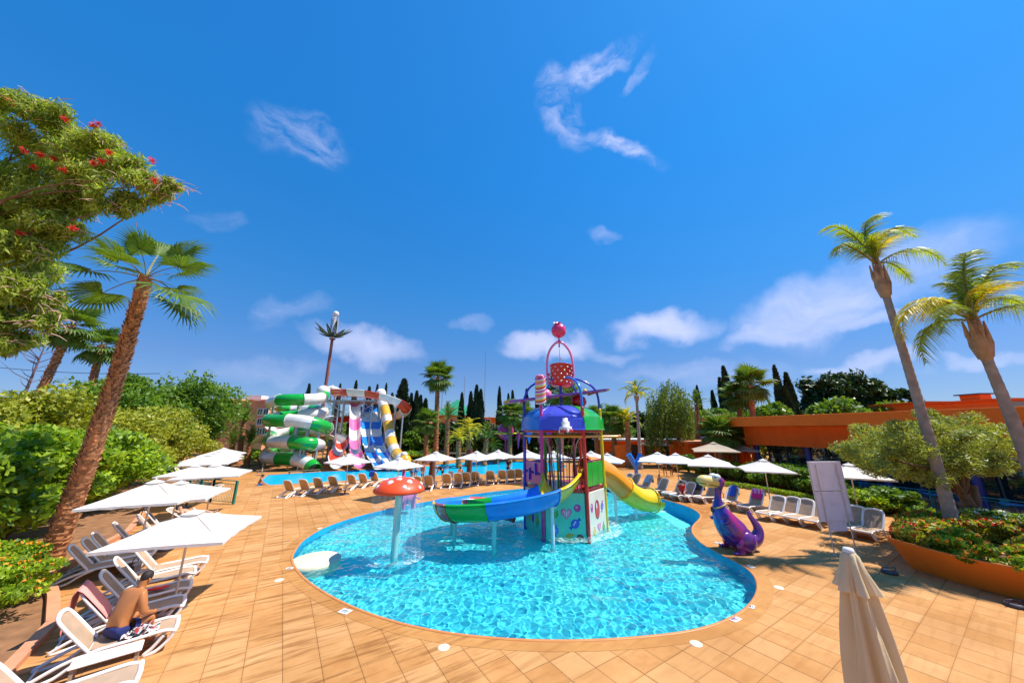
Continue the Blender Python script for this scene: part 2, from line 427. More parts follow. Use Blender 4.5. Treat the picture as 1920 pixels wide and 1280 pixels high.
def feather_mesh(name, length, leaflet, n, mat, matp, seed=0, arch=.9, hang=.5, w=.03, start=.12, lift=.5):
    """pinnate frond along +x: starts rising, arches over; leaflets on both sides hang"""
    q = np.random.default_rng(seed); V = []; F = []; mi = []
    def quad(a, b, c, d, m):
        o = len(V); V.extend([a, b, c, d]); F.append((o, o + 1, o + 2, o + 3)); mi.append(m)
    def pt(t): 
        x = length * (t - .22 * arch * t ** 3); z = length * (lift * t - arch * .75 * t ** 2.2)
        return np.array([x, 0, z])
    for i in range(10):
        a, b = i / 10, (i + 1) / 10; A, B = pt(a), pt(b); wa, wb = .045 * (1 - .85 * a), .045 * (1 - .85 * b)
        quad(A + [0, wa, 0], A - [0, wa, 0], B - [0, wb, 0], B + [0, wb, 0], 1)
        quad(A + [0, 0, wa], A - [0, 0, wa], B - [0, 0, wb], B + [0, 0, wb], 1)
    for i in range(n):
        t = start + (1 - start) * (i + .5) / n
        p = pt(t); tg = pt(min(1, t + .02)) - pt(t - .02); tg /= np.linalg.norm(tg)
        ln = leaflet * math.sin(math.pi * min(1, .18 + .8 * t)) ** .6 * q.uniform(.85, 1.1)
        for s in (-1, 1):
            up = np.array([-tg[2], 0, tg[0]])
            d = np.array([0, s, 0]) * .8 + tg * .62 + up * q.uniform(-.1, .45)
            d /= np.linalg.norm(d)
            side = tg * .8 + up * .5 * q.uniform(-1, 1); side /= np.linalg.norm(side)
            prev = (p + side * w * .5, p - side * w * .5)
            for j in range(1, 4):
                u = j / 3
                c = p + d * ln * u + np.array([0, 0, -hang * ln * u * u])
                wd = w * (1 - u * .92) if j > 1 else w
                l, r_ = c + side * wd * .5, c - side * wd * .5
                quad(prev[0], prev[1], r_, l, 0); prev = (l, r_)
    return npmesh(name, np.array(V), np.array(F), [mat, matp], mi=mi)
PALM_MESH = {}
def add_fronds(root, top, kind, spec, tilt_off=0, s=1.0, name='frond'):
    """spec: list of (azimuth deg, elevation deg, scale, variant)"""
    for (az, el, k, v) in spec:
        me = PALM_MESH[kind][v % len(PALM_MESH[kind])]
        put(name, me, root, loc=top, rot=Euler((R(rnd.uniform(-12, 12)), -R(el), R(az)), 'XYZ'), scale=k * s)
def ring_spec(n, els, seed, sc_=(.85, 1.1), nv=3):
    q = random.Random(seed); out = []; i = 0
    for (el, cnt) in els:
        a0 = q.uniform(0, 360)
        for k in range(cnt):
            out.append((a0 + 360 * k / cnt + q.uniform(-12, 12), el + q.uniform(-9, 9), q.uniform(*sc_), i)); i += 1
    return out
# ---------------------------------------------------------------- ground, pools
U = Vector((-.5505, .8348, 0)); Vv = Vector((.8348, .5505, 0))       # paving directions
pool_px = [(550, 1050), (556, 1030), (576, 1008), (618, 985), (680, 965), (750, 949), (830, 935), (910, 923), (985, 915), (1060, 911), (1140, 915), (1200, 925),
           (1255, 939), (1292, 951), (1310, 962), (1311, 971), (1299, 984), (1297, 998), (1313, 1017), (1345, 1036), (1382, 1055), (1408, 1074), (1418, 1096),
           (1412, 1119), (1390, 1143), (1350, 1164), (1290, 1181), (1200, 1192), (1100, 1198), (1000, 1198), (905, 1192), (820, 1181), (740, 1163), (670, 1139), (608, 1108), (568, 1078)]
pool = smooth_path([G(*p) for p in pool_px], 5, True)
def offset(poly, d):
    n = len(poly); out = []
    for i in range(n):
        t = (poly[(i + 1) % n] - poly[i - 1]).normalized(); out.append(poly[i] + Vector((t.y, -t.x, 0)) * d)
    return out
area = sum(pool[i].x * pool[(i + 1) % len(pool)].y - pool[(i + 1) % len(pool)].x * pool[i].y for i in range(len(pool)))
if area < 0: pool.reverse()                    # counter-clockwise; offset(+d) goes outwards
far_px = [(489, 901), (505, 908.5), (718, 896), (850, 889.5), (981, 886.5), (1050, 881), (1062, 874), (1050, 866), (981, 865), (885, 865), (836, 869), (800, 874), (737, 878), (600, 884), (503, 890)]
far_pool = [G(*p) for p in far_px]
def inside(poly, x, y):
    xs = np.array([p[0] for p in poly]); ys = np.array([p[1] for p in poly]); x = np.asarray(x); y = np.asarray(y)
    r_ = np.zeros(x.shape, bool); j = len(xs) - 1
    for i in range(len(xs)):
        c = ((ys[i] > y) != (ys[j] > y)) & (x < (xs[j] - xs[i]) * (y - ys[i]) / (ys[j] - ys[i] + 1e-12) + xs[i])
        r_ ^= c; j = i
    return r_
def filled(name, outer, holes, z, mats, kind='structure'):
    bm = bmesh.new(); es = []
    for loop in [outer] + holes:
        v_ = [bm.verts.new((p[0], p[1], z)) for p in loop]
        es += [bm.edges.new((v_[i], v_[(i + 1) % len(v_)])) for i in range(len(v_))]
    bmesh.ops.triangle_fill(bm, use_beauty=True, use_dissolve=False, edges=es)
    for f in bm.faces:
        if f.normal.z < 0: f.normal_flip()
    me = bpy.data.meshes.new(name); bm.to_mesh(me); bm.free()
    me.materials.append(mats); o = put(name, me); o['kind'] = kind
    return o
def paving_mat(name, tiles=True):
    """sand-coloured stamped paving: tone varies from tile to tile, plus dark streaks and stains"""
    m, N, L, p = new_mat(name)
    g = N.new('ShaderNodeNewGeometry')
    def comp(vec):
        n = N.new('ShaderNodeVectorMath'); n.operation = 'DOT_PRODUCT'; L.new(g.outputs['Position'], n.inputs[0]); n.inputs[1].default_value = vec; return n.outputs['Value']
    u, v = comp(tuple(U / TS)), comp(tuple(Vv / TS))
    def fl(x):
        n = N.new('ShaderNodeMath'); n.operation = 'FLOOR'; L.new(x, n.inputs[0]); return n.outputs[0]
    cb = N.new('ShaderNodeCombineXYZ'); L.new(fl(u), cb.inputs[0]); L.new(fl(v), cb.inputs[1])
    wn = N.new('ShaderNodeTexWhiteNoise'); wn.noise_dimensions = '2D'; L.new(cb.outputs[0], wn.inputs['Vector'])
    cb2 = N.new('ShaderNodeCombineXYZ'); L.new(u, cb2.inputs[0]); L.new(v, cb2.inputs[1])
    big = N.new('ShaderNodeTexNoise'); big.inputs['Scale'].default_value = .35; big.inputs['Detail'].default_value = 6; L.new(g.outputs['Position'], big.inputs['Vector'])
    mid = N.new('ShaderNodeTexNoise'); mid.inputs['Scale'].default_value = 2.4; mid.inputs['Detail'].default_value = 8; mid.inputs['Roughness'].default_value = .62; L.new(g.outputs['Position'], mid.inputs['Vector'])
    def ramp(f, a, b, lo=0, hi=1):
        n = N.new('ShaderNodeMapRange'); n.inputs[1].default_value = a; n.inputs[2].default_value = b; n.inputs[3].default_value = lo; n.inputs[4].default_value = hi; L.new(f, n.inputs[0]); return n.outputs[0]
    def mixc(f, a, b):
        n = N.new('ShaderNodeMix'); n.data_type = 'RGBA'; 
        if isinstance(f, float): n.inputs[0].default_value = f
        else: L.new(f, n.inputs[0])
        for i, x in ((6, a), (7, b)):
            if isinstance(x, tuple): n.inputs[i].default_value = x + (1,)
            else: L.new(x, n.inputs[i])
        return n.outputs[2]
    base = mixc(ramp(mid.outputs['Fac'], .3, .7), (.46, .205, .064), (.59, .295, .104)) if tiles else mixc(ramp(mid.outputs['Fac'], .3, .7), (.45, .20, .06), (.55, .27, .085))
    base = mixc(ramp(big.outputs['Fac'], .45, .62, 0, .7), base, (.40, .175, .05))
    if tiles: base = mixc(ramp(wn.outputs['Value'], .2, 1, 0, .5), base, (.64, .36, .155))
    # darker streaks running across the courses, stronger towards the left
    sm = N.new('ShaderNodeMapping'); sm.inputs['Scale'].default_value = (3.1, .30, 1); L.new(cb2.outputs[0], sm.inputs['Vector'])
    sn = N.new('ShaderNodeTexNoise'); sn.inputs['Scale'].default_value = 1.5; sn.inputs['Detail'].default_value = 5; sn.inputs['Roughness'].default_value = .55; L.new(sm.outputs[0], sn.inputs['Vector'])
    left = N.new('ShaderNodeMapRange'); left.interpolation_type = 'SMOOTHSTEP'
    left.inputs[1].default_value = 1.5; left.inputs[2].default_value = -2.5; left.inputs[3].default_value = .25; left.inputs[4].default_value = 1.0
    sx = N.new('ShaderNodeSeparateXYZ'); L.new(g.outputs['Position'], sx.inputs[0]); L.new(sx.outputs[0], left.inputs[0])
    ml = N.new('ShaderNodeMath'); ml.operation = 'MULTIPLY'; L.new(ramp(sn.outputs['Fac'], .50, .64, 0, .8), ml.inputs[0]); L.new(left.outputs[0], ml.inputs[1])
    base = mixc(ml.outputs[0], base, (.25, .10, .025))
    if tiles:                                   # grime along the joints
        def edge(x):
            f = N.new('ShaderNodeMath'); f.operation = 'FRACT'; L.new(x, f.inputs[0])
            c = N.new('ShaderNodeMath'); c.operation = 'PINGPONG'; L.new(f.outputs[0], c.inputs[0]); c.inputs[1].default_value = .5
            return c.outputs[0]
        mn = N.new('ShaderNodeMath'); mn.operation = 'MINIMUM'; L.new(edge(u), mn.inputs[0]); L.new(edge(v), mn.inputs[1])
        en = N.new('ShaderNodeMath'); en.operation = 'MULTIPLY'; L.new(ramp(mn.outputs[0], .0, .09, .35, 0), en.inputs[0]); L.new(ramp(mid.outputs['Fac'], .35, .6), en.inputs[1])
        base = mixc(en.outputs[0], base, (.33, .15, .05))
    wv = N.new('ShaderNodeVectorMath'); wv.operation = 'DISTANCE'; L.new(g.outputs['Position'], wv.inputs[0]); wv.inputs[1].default_value = (10.3, 21.4, 0)
    ww = N.new('ShaderNodeMath'); ww.operation = 'MULTIPLY'; L.new(ramp(wv.outputs['Value'], 4.6, .8), ww.inputs[0]); L.new(ramp(big.outputs['Fac'], .30, .50), ww.inputs[1])
    w2 = N.new('ShaderNodeMath'); w2.operation = 'MULTIPLY'; L.new(ww.outputs[0], w2.inputs[0]); L.new(ramp(mid.outputs['Fac'], .42, .56), w2.inputs[1])
    base = mixc(w2.outputs[0], base, (.36, .12, .02))
    spn = N.new('ShaderNodeTexNoise'); spn.inputs['Scale'].default_value = 11; spn.inputs['Detail'].default_value = 3; L.new(g.outputs['Position'], spn.inputs['Vector'])
    base = mixc(ramp(spn.outputs['Fac'], .72, .78, 0, .5), base, (.16, .07, .03))
    L.new(base, p.inputs['Base Color']); p.inputs['Roughness'].default_value = .75; p.inputs['Specular IOR Level'].default_value = .12
    fine = N.new('ShaderNodeTexNoise'); fine.inputs['Scale'].default_value = 45; fine.inputs['Detail'].default_value = 5; L.new(g.outputs['Position'], fine.inputs['Vector'])
    b = N.new('ShaderNodeBump'); b.inputs['Strength'].default_value = .35; b.inputs['Distance'].default_value = .008; L.new(fine.outputs['Fac'], b.inputs['Height']); L.new(b.outputs[0], p.inputs['Normal'])
    return m
TS = .64
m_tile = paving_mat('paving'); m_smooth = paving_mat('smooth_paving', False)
m_joint = M('joint_sand', (.24, .11, .045), .9, .25, 6)
big = [(-900, -60), (900, -60), (900, 1500), (-900, 1500)]
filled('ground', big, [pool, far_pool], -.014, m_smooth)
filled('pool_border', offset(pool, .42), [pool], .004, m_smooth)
# coping rim: rounded orange edge
rim = M('coping_orange', (.62, .22, .055), .5, .12, 3, bump=.1)
MB().tube(offset(pool, .045), .045, 8, closed=True, squash=.55).build('pool_coping', rim, kind='structure', loc=(0, 0, .0))
# tiles
gap, edge_b = .006, .008
def tile_mb(h=.014):
    s = TS / 2 - gap / 2; t = s - edge_b; mb = MB()
    vs_ = [(x * s, y * s, -h) for x, y in ((-1, -1), (1, -1), (1, 1), (-1, 1))] + [(x * s, y * s, -.004) for x, y in ((-1, -1), (1, -1), (1, 1), (-1, 1))] + [(x * t, y * t, 0) for x, y in ((-1, -1), (1, -1), (1, 1), (-1, 1))]
    fs = [(8, 9, 10, 11)] + [(a + i, a + (i + 1) % 4, a + 4 + (i + 1) % 4, a + 4 + i) for a in (0, 4) for i in range(4)]
    return mb.add(vs_, fs)
ang = math.atan2(U.y, U.x)
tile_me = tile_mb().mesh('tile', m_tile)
spots = []
rimpoly = offset(pool, .30)
for i in range(-30, 62):
    for j in range(-48, 48):
        c = U * ((i + .5) * TS) + Vv * ((j + .5) * TS)
        if c.y < 4.6 or c.y > 34 or abs(c.x) > c.y * 1.12 + 2.2: continue
        if c.x < -11.2 - (c.y - 9) * .72: continue
        if c.x > 14.6 + max(0, (c.y - 13)) * .75: continue
        spots.append(c)
cx_ = np.array([c.x for c in spots]); cy_ = np.array([c.y for c in spots])
def anyin(poly, d):
    r_ = np.ones(len(spots), bool)
    for s1 in (-1, 1):
        for s2 in (-1, 1):
            o = U * (s1 * d) + Vv * (s2 * d); r_ &= inside(poly, cx_ + o.x, cy_ + o.y)
    return r_
hide = anyin(offset(pool, .40), .30)
PLN = smooth_path([Vector((x, y, 0)) for x, y in [(13.1, 13.1), (13.05, 12.3), (13.25, 11.2), (13.8, 10.2), (14.8, 9.2), (16.3, 8.5), (18.5, 8.3), (21, 9.5), (22.8, 12), (22.6, 14.8), (21, 16.3), (18.9, 16.4), (16.6, 15.4), (14.8, 14.3), (13.6, 13.5)]], 6, True)
hide |= inside(PLN, cx_, cy_) & (cx_ > 13.8)
cut = np.zeros(len(spots), bool)
for s1 in (-1, 0, 1):
    for s2 in (-1, 0, 1):
        o = U * (s1 * .32) + Vv * (s2 * .32); cut |= inside(rimpoly, cx_ + o.x, cy_ + o.y); cut |= inside(offset(pool, .05), cx_ + o.x, cy_ + o.y)
rect = inside(far_pool, cx_, cy_)
for s1 in (-1, 1):
    for s2 in (-1, 1):
        o = U * (s1 * .34) + Vv * (s2 * .34); rect |= inside(far_pool, cx_ + o.x, cy_ + o.y)
full = [c for c, h, k, r_ in zip(spots, hide, cut, rect) if not h and not k and not r_]
edge_tiles = [c for c, h, k, r_ in zip(spots, hide, cut, rect) if k and not h and not r_]
paving = bpy.data.objects.new('paving', None); col.objects.link(paving); paving['kind'] = 'structure'
full.sort(key=lambda c: c.x ** 2 * .8 + c.y ** 2)
for n_, c in enumerate(full[:290]):
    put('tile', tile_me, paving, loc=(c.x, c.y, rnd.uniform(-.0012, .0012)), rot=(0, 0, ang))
mb = MB(); base_t = tile_mb()
for c in full[290:]:
    mb.add(base_t.v, base_t.f, mx=Matrix.Translation((c.x, c.y, rnd.uniform(-.0012, .0012))) @ Matrix.Rotation(ang, 4, 'Z'))
# tiles met by the border are cut along it (clipped against a line per tile)
bl = offset(pool, .40); blx = np.array([p.x for p in bl]); bly = np.array([p.y for p in bl])
for c in edge_tiles:
    k = int(np.argmin((blx - c.x) ** 2 + (bly - c.y) ** 2)); q = bl[k]; t = (bl[(k + 1) % len(bl)] - bl[k - 1]).normalized(); nrm = Vector((t.y, -t.x, 0))
    s = TS / 2 - gap / 2
    sq = [c + U * (a * s) + Vv * (b * s) for a, b in ((-1, -1), (1, -1), (1, 1), (-1, 1))]
    # keep the outer side
    out = []
    for a in range(4):
        p0, p1 = sq[a], sq[(a + 1) % 4]; d0, d1 = (p0 - q).dot(nrm), (p1 - q).dot(nrm)
        if d0 >= 0: out.append(p0)
        if (d0 >= 0) != (d1 >= 0): out.append(p0.lerp(p1, d0 / (d0 - d1)))
    if len(out) >= 3:
        if sum(out[a].x * out[(a + 1) % len(out)].y - out[(a + 1) % len(out)].x * out[a].y for a in range(len(out))) < 0: out.reverse()
        mb.slab([(p.x, p.y) for p in out], -.014, 0)
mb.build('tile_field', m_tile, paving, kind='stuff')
# ---- main pool: walls, floor, water
m_floor, N, L, p = new_mat('pool_floor')
g = N.new('ShaderNodeNewGeometry'); n1 = N.new('ShaderNodeTexNoise'); n1.inputs['Scale'].default_value = .22; n1.inputs['Detail'].default_value = 3
L.new(g.outputs['Position'], n1.inputs['Vector']); mx = N.new('ShaderNodeMix'); mx.data_type = 'RGBA'; mr = N.new('ShaderNodeMapRange'); mr.inputs[1].default_value = .35; mr.inputs[2].default_value = .65
L.new(n1.outputs['Fac'], mr.inputs[0]); L.new(mr.outputs[0], mx.inputs[0]); mx.inputs[6].default_value = (.04, .54, .68, 1); mx.inputs[7].default_value = (.10, .66, .64, 1)
L.new(mx.outputs[2], p.inputs['Base Color']); p.inputs['Roughness'].default_value = .9; p.inputs['Specular IOR Level'].default_value = .1
m_wall = M('pool_wall_blue', (.01, .36, .60), .6, .15, 3)
DEP = -.85; WZ = -.11
o = filled('pool_floor', offset(pool, .1), [], DEP, m_floor); o.cycles.is_caustics_receiver = True
mb = MB(); n = len(pool)
mb.add([(p.x, p.y, .0) for p in pool] + [(p.x, p.y, DEP - .02) for p in pool], [(i, n + i, n + (i + 1) % n, (i + 1) % n) for i in range(n)], sm=True)
o = mb.build('pool_wall', m_wall, kind='structure'); o.cycles.is_caustics_receiver = True
STEP = .03
xs = np.arange(-8.6, 8.9, STEP); ys = np.arange(8.3, 31.5, STEP)
X, Y = np.meshgrid(xs, ys)
Zw = np.zeros_like(X); wr = np.random.default_rng(5)
for i in range(74):
    lam = wr.uniform(.13, .40) if i < 56 else wr.uniform(.45, 1.6)
    k = 2 * math.pi / lam; th = wr.uniform(0, 2 * math.pi)
    Zw += (.0034 * lam if i < 56 else .0040 * lam) * np.cos(k * (X * math.cos(th) + Y * math.sin(th)) + wr.uniform(0, 6.28))
calm = .55 + .45 / (1 + np.exp((Y - 17.5) * .8))
Zw *= calm
def bump_ring(cx, cy, r0, wd, amp, n=7):
    global Zw
    d = np.hypot(X - cx, Y - cy); a = np.arctan2(Y - cy, X - cx)
    Zw = Zw + amp * np.exp(-((d - r0) / wd) ** 2) * (np.sin(d * 21 + 2 * np.sin(a * n)) + .6 * np.sin(a * 43 + d * 9))
inb = inside(offset(pool, .06), X, Y)
idx = -np.ones(X.shape, int); 
need = inb.copy(); need[:-1] |= inb[1:]; need[:, :-1] |= inb[:, 1:]; need[1:] |= inb[:-1]; need[:, 1:] |= inb[:, :-1]
bump_ring(-4.4, 14.15, .95, .22, .012); bump_ring(8.4, 21.3, .3, .3, .012); bump_ring(3.2, 17.3, 2.2, .5, .006)
idx[need] = np.arange(need.sum())
V_ = np.stack([X[need], Y[need], Zw[need] + WZ], 1)
a_, b_, c_, d_ = idx[:-1, :-1], idx[:-1, 1:], idx[1:, 1:], idx[1:, :-1]
ok = (a_ >= 0) & (b_ >= 0) & (c_ >= 0) & (d_ >= 0) & (inb[:-1, :-1] | inb[1:, 1:])
F_ = np.stack([a_[ok], b_[ok], c_[ok], d_[ok]], 1)
m_water, N, L, p = new_mat('pool_water')
p.inputs['Transmission Weight'].default_value = 1; p.inputs['Roughness'].default_value = 0; p.inputs['IOR'].default_value = 1.33; p.inputs['Base Color'].default_value = (.86, 1, 1, 1)
wo = put('pool_water', npmesh('pool_water', V_, F_, m_water, smooth=True), kind='structure'); wo.cycles.is_caustics_caster = True
# pale round step at the left end
m_cream = M('cream_step', (.72, .62, .44), .6, .08, 2)
c = G(586, 1045)
mb = MB(); mb.lathe([(0, WZ + .085), (.78, WZ + .085), (.84, WZ + .05), (.86, -.3), (.86, DEP)], 40, c=(c.x + .12, c.y, 0))
o = mb.build('pool_step', m_cream, kind='structure'); o.cycles.is_caustics_receiver = True
# ---- the large pool behind
m_fw, N, L, p = new_mat('far_water')
p.inputs['Base Color'].default_value = (.0, .42, .74, 1); p.inputs['Roughness'].default_value = .12; p.inputs['IOR'].default_value = 1.2
g = N.new('ShaderNodeNewGeometry'); nn = N.new('ShaderNodeTexNoise'); nn.inputs['Scale'].default_value = 3.2; nn.inputs['Detail'].default_value = 4; L.new(g.outputs['Position'], nn.inputs['Vector'])
b = N.new('ShaderNodeBump'); b.inputs['Strength'].default_value = .3; b.inputs['Distance'].default_value = .05; L.new(nn.outputs['Fac'], b.inputs['Height']); L.new(b.outputs[0], p.inputs['Normal'])
mx = N.new('ShaderNodeMix'); mx.data_type = 'RGBA'; mx.inputs[6].default_value = (0, .42, .76, 1); mx.inputs[7].default_value = (.01, .58, .86, 1); L.new(nn.outputs['Fac'], mx.inputs[0]); L.new(mx.outputs[2], p.inputs['Base Color'])
filled('far_pool_water', far_pool, [], -.09, m_fw)
mb = MB(); n = len(far_pool)
fp = far_pool
mb.add([(p_.x, p_.y, -.01) for p_ in fp] + [(p_.x, p_.y, -.3) for p_ in fp], [(i, n + i, n + (i + 1) % n, (i + 1) % n) for i in range(n)])
mb.build('far_pool_wall', m_wall, kind='structure')
# lawn strip and planted soil
m_grass = M('grass', (.13, .22, .02), .8, .3, 1.2, bump=.6, bscale=14)
m_soil = M('soil', (.26, .12, .05), .95, .35, 2.5, bump=.8, bscale=9)
filled('lawn', [G(405, 864), G(455, 862), G(520, 858), G(520, 852), G(405, 849)], [], .004, m_grass)
filled('soil_bed', [(-7.6, 5.3), (-9.7, 7.75), (-11.0, 9.4), (-12.7, 10.7), (-14.6, 12.0), (-15.8, 13.8), (-17.4, 16.8), (-22.4, 22.6), (-31, 34.2), (-34, 46), (-120, 80), (-90, 4), (-30, 2)], [], .004, m_soil)
kerb = M('kerb_salmon', (.62, .27, .14), .7, .12, 2, bump=.2)
mb = MB()
kp = [Vector((x, y, 0)) for x, y in ((-7.5, 5.4), (-9.6, 7.75), (-10.9, 9.4), (-12.6, 10.7), (-14.5, 12.0), (-15.7, 13.8), (-17.3, 16.8), (-22.3, 22.6), (-30.8, 34.2))]
for a, b in zip(kp, kp[1:]):
    t = (b - a).normalized(); nrm = Vector((t.y, -t.x, 0)) * .11
    mb.slab([(a - nrm)[:2], (a + nrm)[:2], (b + nrm)[:2], (b - nrm)[:2]], -.01, .13)
mb.build('kerb', kerb, kind='structure')
# ---------------------------------------------------------------- buildings
m_orange = M('render_orange', (.84, .17, .004), .8, .10, 1.2, bump=.15, wear=((.46, .12, .02), .35, .6))
m_orange2 = M('render_orange_dark', (.86, .13, .002), .8, .10, 1.2, bump=.15)
m_salmon = M('render_salmon', (.74, .30, .14), .85, .12, .5, bump=.15, wear=((.44, .18, .10), .4, .35))
m_bluecol = M('column_blue', (.045, .05, .24), .45, .1, 2)
m_alu = M('frame_grey', (.10, .13, .14), .4, .1, 5, metal=.3)
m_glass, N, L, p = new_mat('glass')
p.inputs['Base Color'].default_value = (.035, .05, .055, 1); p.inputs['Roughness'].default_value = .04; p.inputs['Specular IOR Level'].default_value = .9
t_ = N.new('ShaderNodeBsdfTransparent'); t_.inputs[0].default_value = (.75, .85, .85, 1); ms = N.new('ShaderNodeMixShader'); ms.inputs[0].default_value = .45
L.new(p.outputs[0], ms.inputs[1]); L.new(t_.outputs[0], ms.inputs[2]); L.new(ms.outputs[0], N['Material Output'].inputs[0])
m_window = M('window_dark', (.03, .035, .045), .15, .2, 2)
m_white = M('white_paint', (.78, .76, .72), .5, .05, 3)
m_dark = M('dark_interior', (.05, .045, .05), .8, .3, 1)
# restaurant on the right: wall line runs from (23.4,35) along D
A0 = Vector((23.4, 35, 0)); D = Vector((.253, -.9675, 0)); Nn_ = Vector((.9675, .253, 0))      # Nn_ points into the building
def onwall(px, off=0.0):
    """distance along the wall line at which the sight line of column px crosses it at eye level"""
    a = (px - 960) / FPX / (CP + (CP and 0)); a = (px - 960) / FPX
    # eye-level direction (a, 1.0338)
    dx, dy = a, 1.0338; B0 = A0 + Nn_ * off
    s = (B0.x * dy - B0.y * dx) / (D.y * dx - D.x * dy)
    return s
rest = thing('restaurant', 'long low orange restaurant with flat overhanging roof, blue columns and a glass front', 'building', A0, math.atan2(D.y, D.x))
# local frame: x along wall towards the viewer, y to the left of x => away from the deck is +y?
loc_in = Matrix.Rotation(-math.atan2(D.y, D.x), 4, 'Z') @ Nn_
sy = 1 if loc_in.y > 0 else -1                 # sign of local y that goes inside
LW = 34
MB().box((LW / 2 - .1, sy * 6, 3.92), (LW, 12, 1.72), bev=.02).build('fascia', m_orange2, rest)
MB().box((LW / 2 - 1.6, sy * 5.4, 5.23), (LW + 4.6, 13.6, .88), bev=.02).build('roof', m_orange, rest)
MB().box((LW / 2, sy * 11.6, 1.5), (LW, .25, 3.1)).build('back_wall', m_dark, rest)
MB().box((LW / 2, sy * 6.5, -.0), (LW, 11, .3)).build('floor_slab', m_salmon, rest)
mb = MB()
for px in (1413, 1506, 1640, 1800, 1960):
    s = onwall(px, .7)
    MB().cyl((s, sy * .7, 0), (s, sy * .7, 3.08), .22, n=20).build('column', m_bluecol, rest)
g0 = 1.2
wf = thing('glass_front', 'dark glazed front of the restaurant between the blue columns', 'glass front', A0, math.atan2(D.y, D.x))
for k in range(14):
    x0 = g0 - .6 + k * 1.75
    fr = MB().box((x0, sy * 1.9, 1.55), (.09, .12, 3.05)).box((x0 + .875, sy * 1.9, 2.2), (1.66, .08, .08)).box((x0 + .875, sy * 1.9, .2), (1.66, .08, .1)).build('window_frame', m_alu, wf)
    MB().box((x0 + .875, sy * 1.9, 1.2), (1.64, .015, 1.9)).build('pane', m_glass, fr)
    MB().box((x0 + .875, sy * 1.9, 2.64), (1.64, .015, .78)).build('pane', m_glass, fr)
# tables seen inside
inn = MB()
q = random.Random(4)
for k in range(26):
    x, y = q.uniform(1, 24), sy * q.uniform(3, 9)
    inn.box((x, y, .75), (1.1, 1.1, .05), 0).cyl((x, y, .1), (x, y, .73), .05, n=6, mi=1)
    for a in range(4): inn.box((x + .8 * math.cos(a * 1.57), y + .8 * math.sin(a * 1.57), .6), (.4, .4, .75), 1 + (k % 2))
o = inn.build('dining_furniture', [m_white, M('chair_rust', (.30, .09, .03), .6), M('chair_teal', (.02, .20, .22), .5)], None, A0, (0, 0, math.atan2(D.y, D.x)))
tag(o, 'rows of white dining tables and chairs inside behind the dark glass', 'dining tables', kind='stuff')
# things on the roof line behind (blocks, chimney)
def simple_block(name, label, px0, px1, pt, Y, depth, mat, cat='building', zb=0):
    a, b = P(px0, pt, Y), P(px1, pt, Y)
    r_ = thing(name, label, cat, ((a.x + b.x) / 2, Y + depth / 2, 0))
    MB().box((0, 0, (a.z + zb) / 2), (b.x - a.x, depth, a.z - zb), bev=.03).build('wall', mat, r_)
    return r_, a, b
r1, a, b = simple_block('annex', 'orange roof-level block behind the restaurant between palm and chimney', 1730, 1822, 756, 40, 6, m_orange)
MB().box((0, -.2, a.z + .12), (b.x - a.x + .5, 6.6, .2)).build('roof_cap', m_orange2, r1)
r1, a, b = simple_block('chimney_block', 'tall narrow orange chimney rising above the restaurant roof', 1836, 1858, 739, 34, 1.6, m_orange, 'chimney')
MB().box((0, 0, a.z + .06), (b.x - a.x + .5, 2.1, .12)).build('chimney_cap', m_alu, r1)
r1, a, b = simple_block('annex', 'salmon block with a grey shutter at the right edge above the roof', 1882, 2010, 750, 30, 6, m_orange)
MB().box((-(b.x - a.x) / 2 + 1.1, -3.04, a.z - .45), (1.3, .06, .7)).build('shutter', M('shutter_grey', (.22, .25, .2), .6), r1)
MB().box((0, 0, a.z + .1), (b.x - a.x + .4, 6.4, .18)).build('roof_cap', m_orange2, r1)
# ---- salmon hotel on the left
def win(parent, x, y, z, w_, h, depth=.12, face=-1, rot=0):
    f = MB()
    for (dx, dz, sx, sz) in ((0, h / 2, w_ + .16, .1), (0, -h / 2, w_ + .16, .1), (-w_ / 2, 0, .09, h - .12), (w_ / 2, 0, .09, h - .12), (0, 0, .05, h - .12)):
        f.box((dx, 0, dz), (sx, .16, sz))
    fr = f.build('window_frame', m_white, parent, (x, y, z), (0, 0, rot))
    MB().box((0, .03, 0), (w_ - .1, .05, h - .12)).build('pane', m_window, fr)
h1, a, b = simple_block('hotel_block', 'salmon four storey hotel wing behind the date palm', 398, 505, 754, 62, 14, m_salmon)
W_ = b.x - a.x
for (px, py) in ((488, 772), (499, 772), (487, 790), (496, 789), (487, 808), (497, 808)):
    q_ = P(px, py, 62); win(h1, q_.x - (a.x + b.x) / 2, -7.02, q_.z, .9, 1.15)
for (px, py, w_) in ((425, 768, 2.4), (424, 807, 1.6)):
    q_ = P(px, py, 62); MB().box((q_.x - (a.x + b.x) / 2, -7.03, q_.z), (w_, .06, .25)).build('vent_slot', m_window, h1)
MB().box((0, 0, a.z + .15), (W_ + .3, 14.3, .3)).build('parapet', m_salmon, h1)
h2, a, b = simple_block('hotel_block', 'taller salmon stair block with round satellite gear on top', 413, 447, 747, 64, 8, m_salmon)
MB().box((3, -1, a.z + .4), (3.0, 2, .8)).build('roof_unit', m_white, h2)
h3, a, b = simple_block('hotel_block', 'small salmon roof turret at the right end of the hotel wing', 489, 504, 748, 63.5, 3, m_salmon)
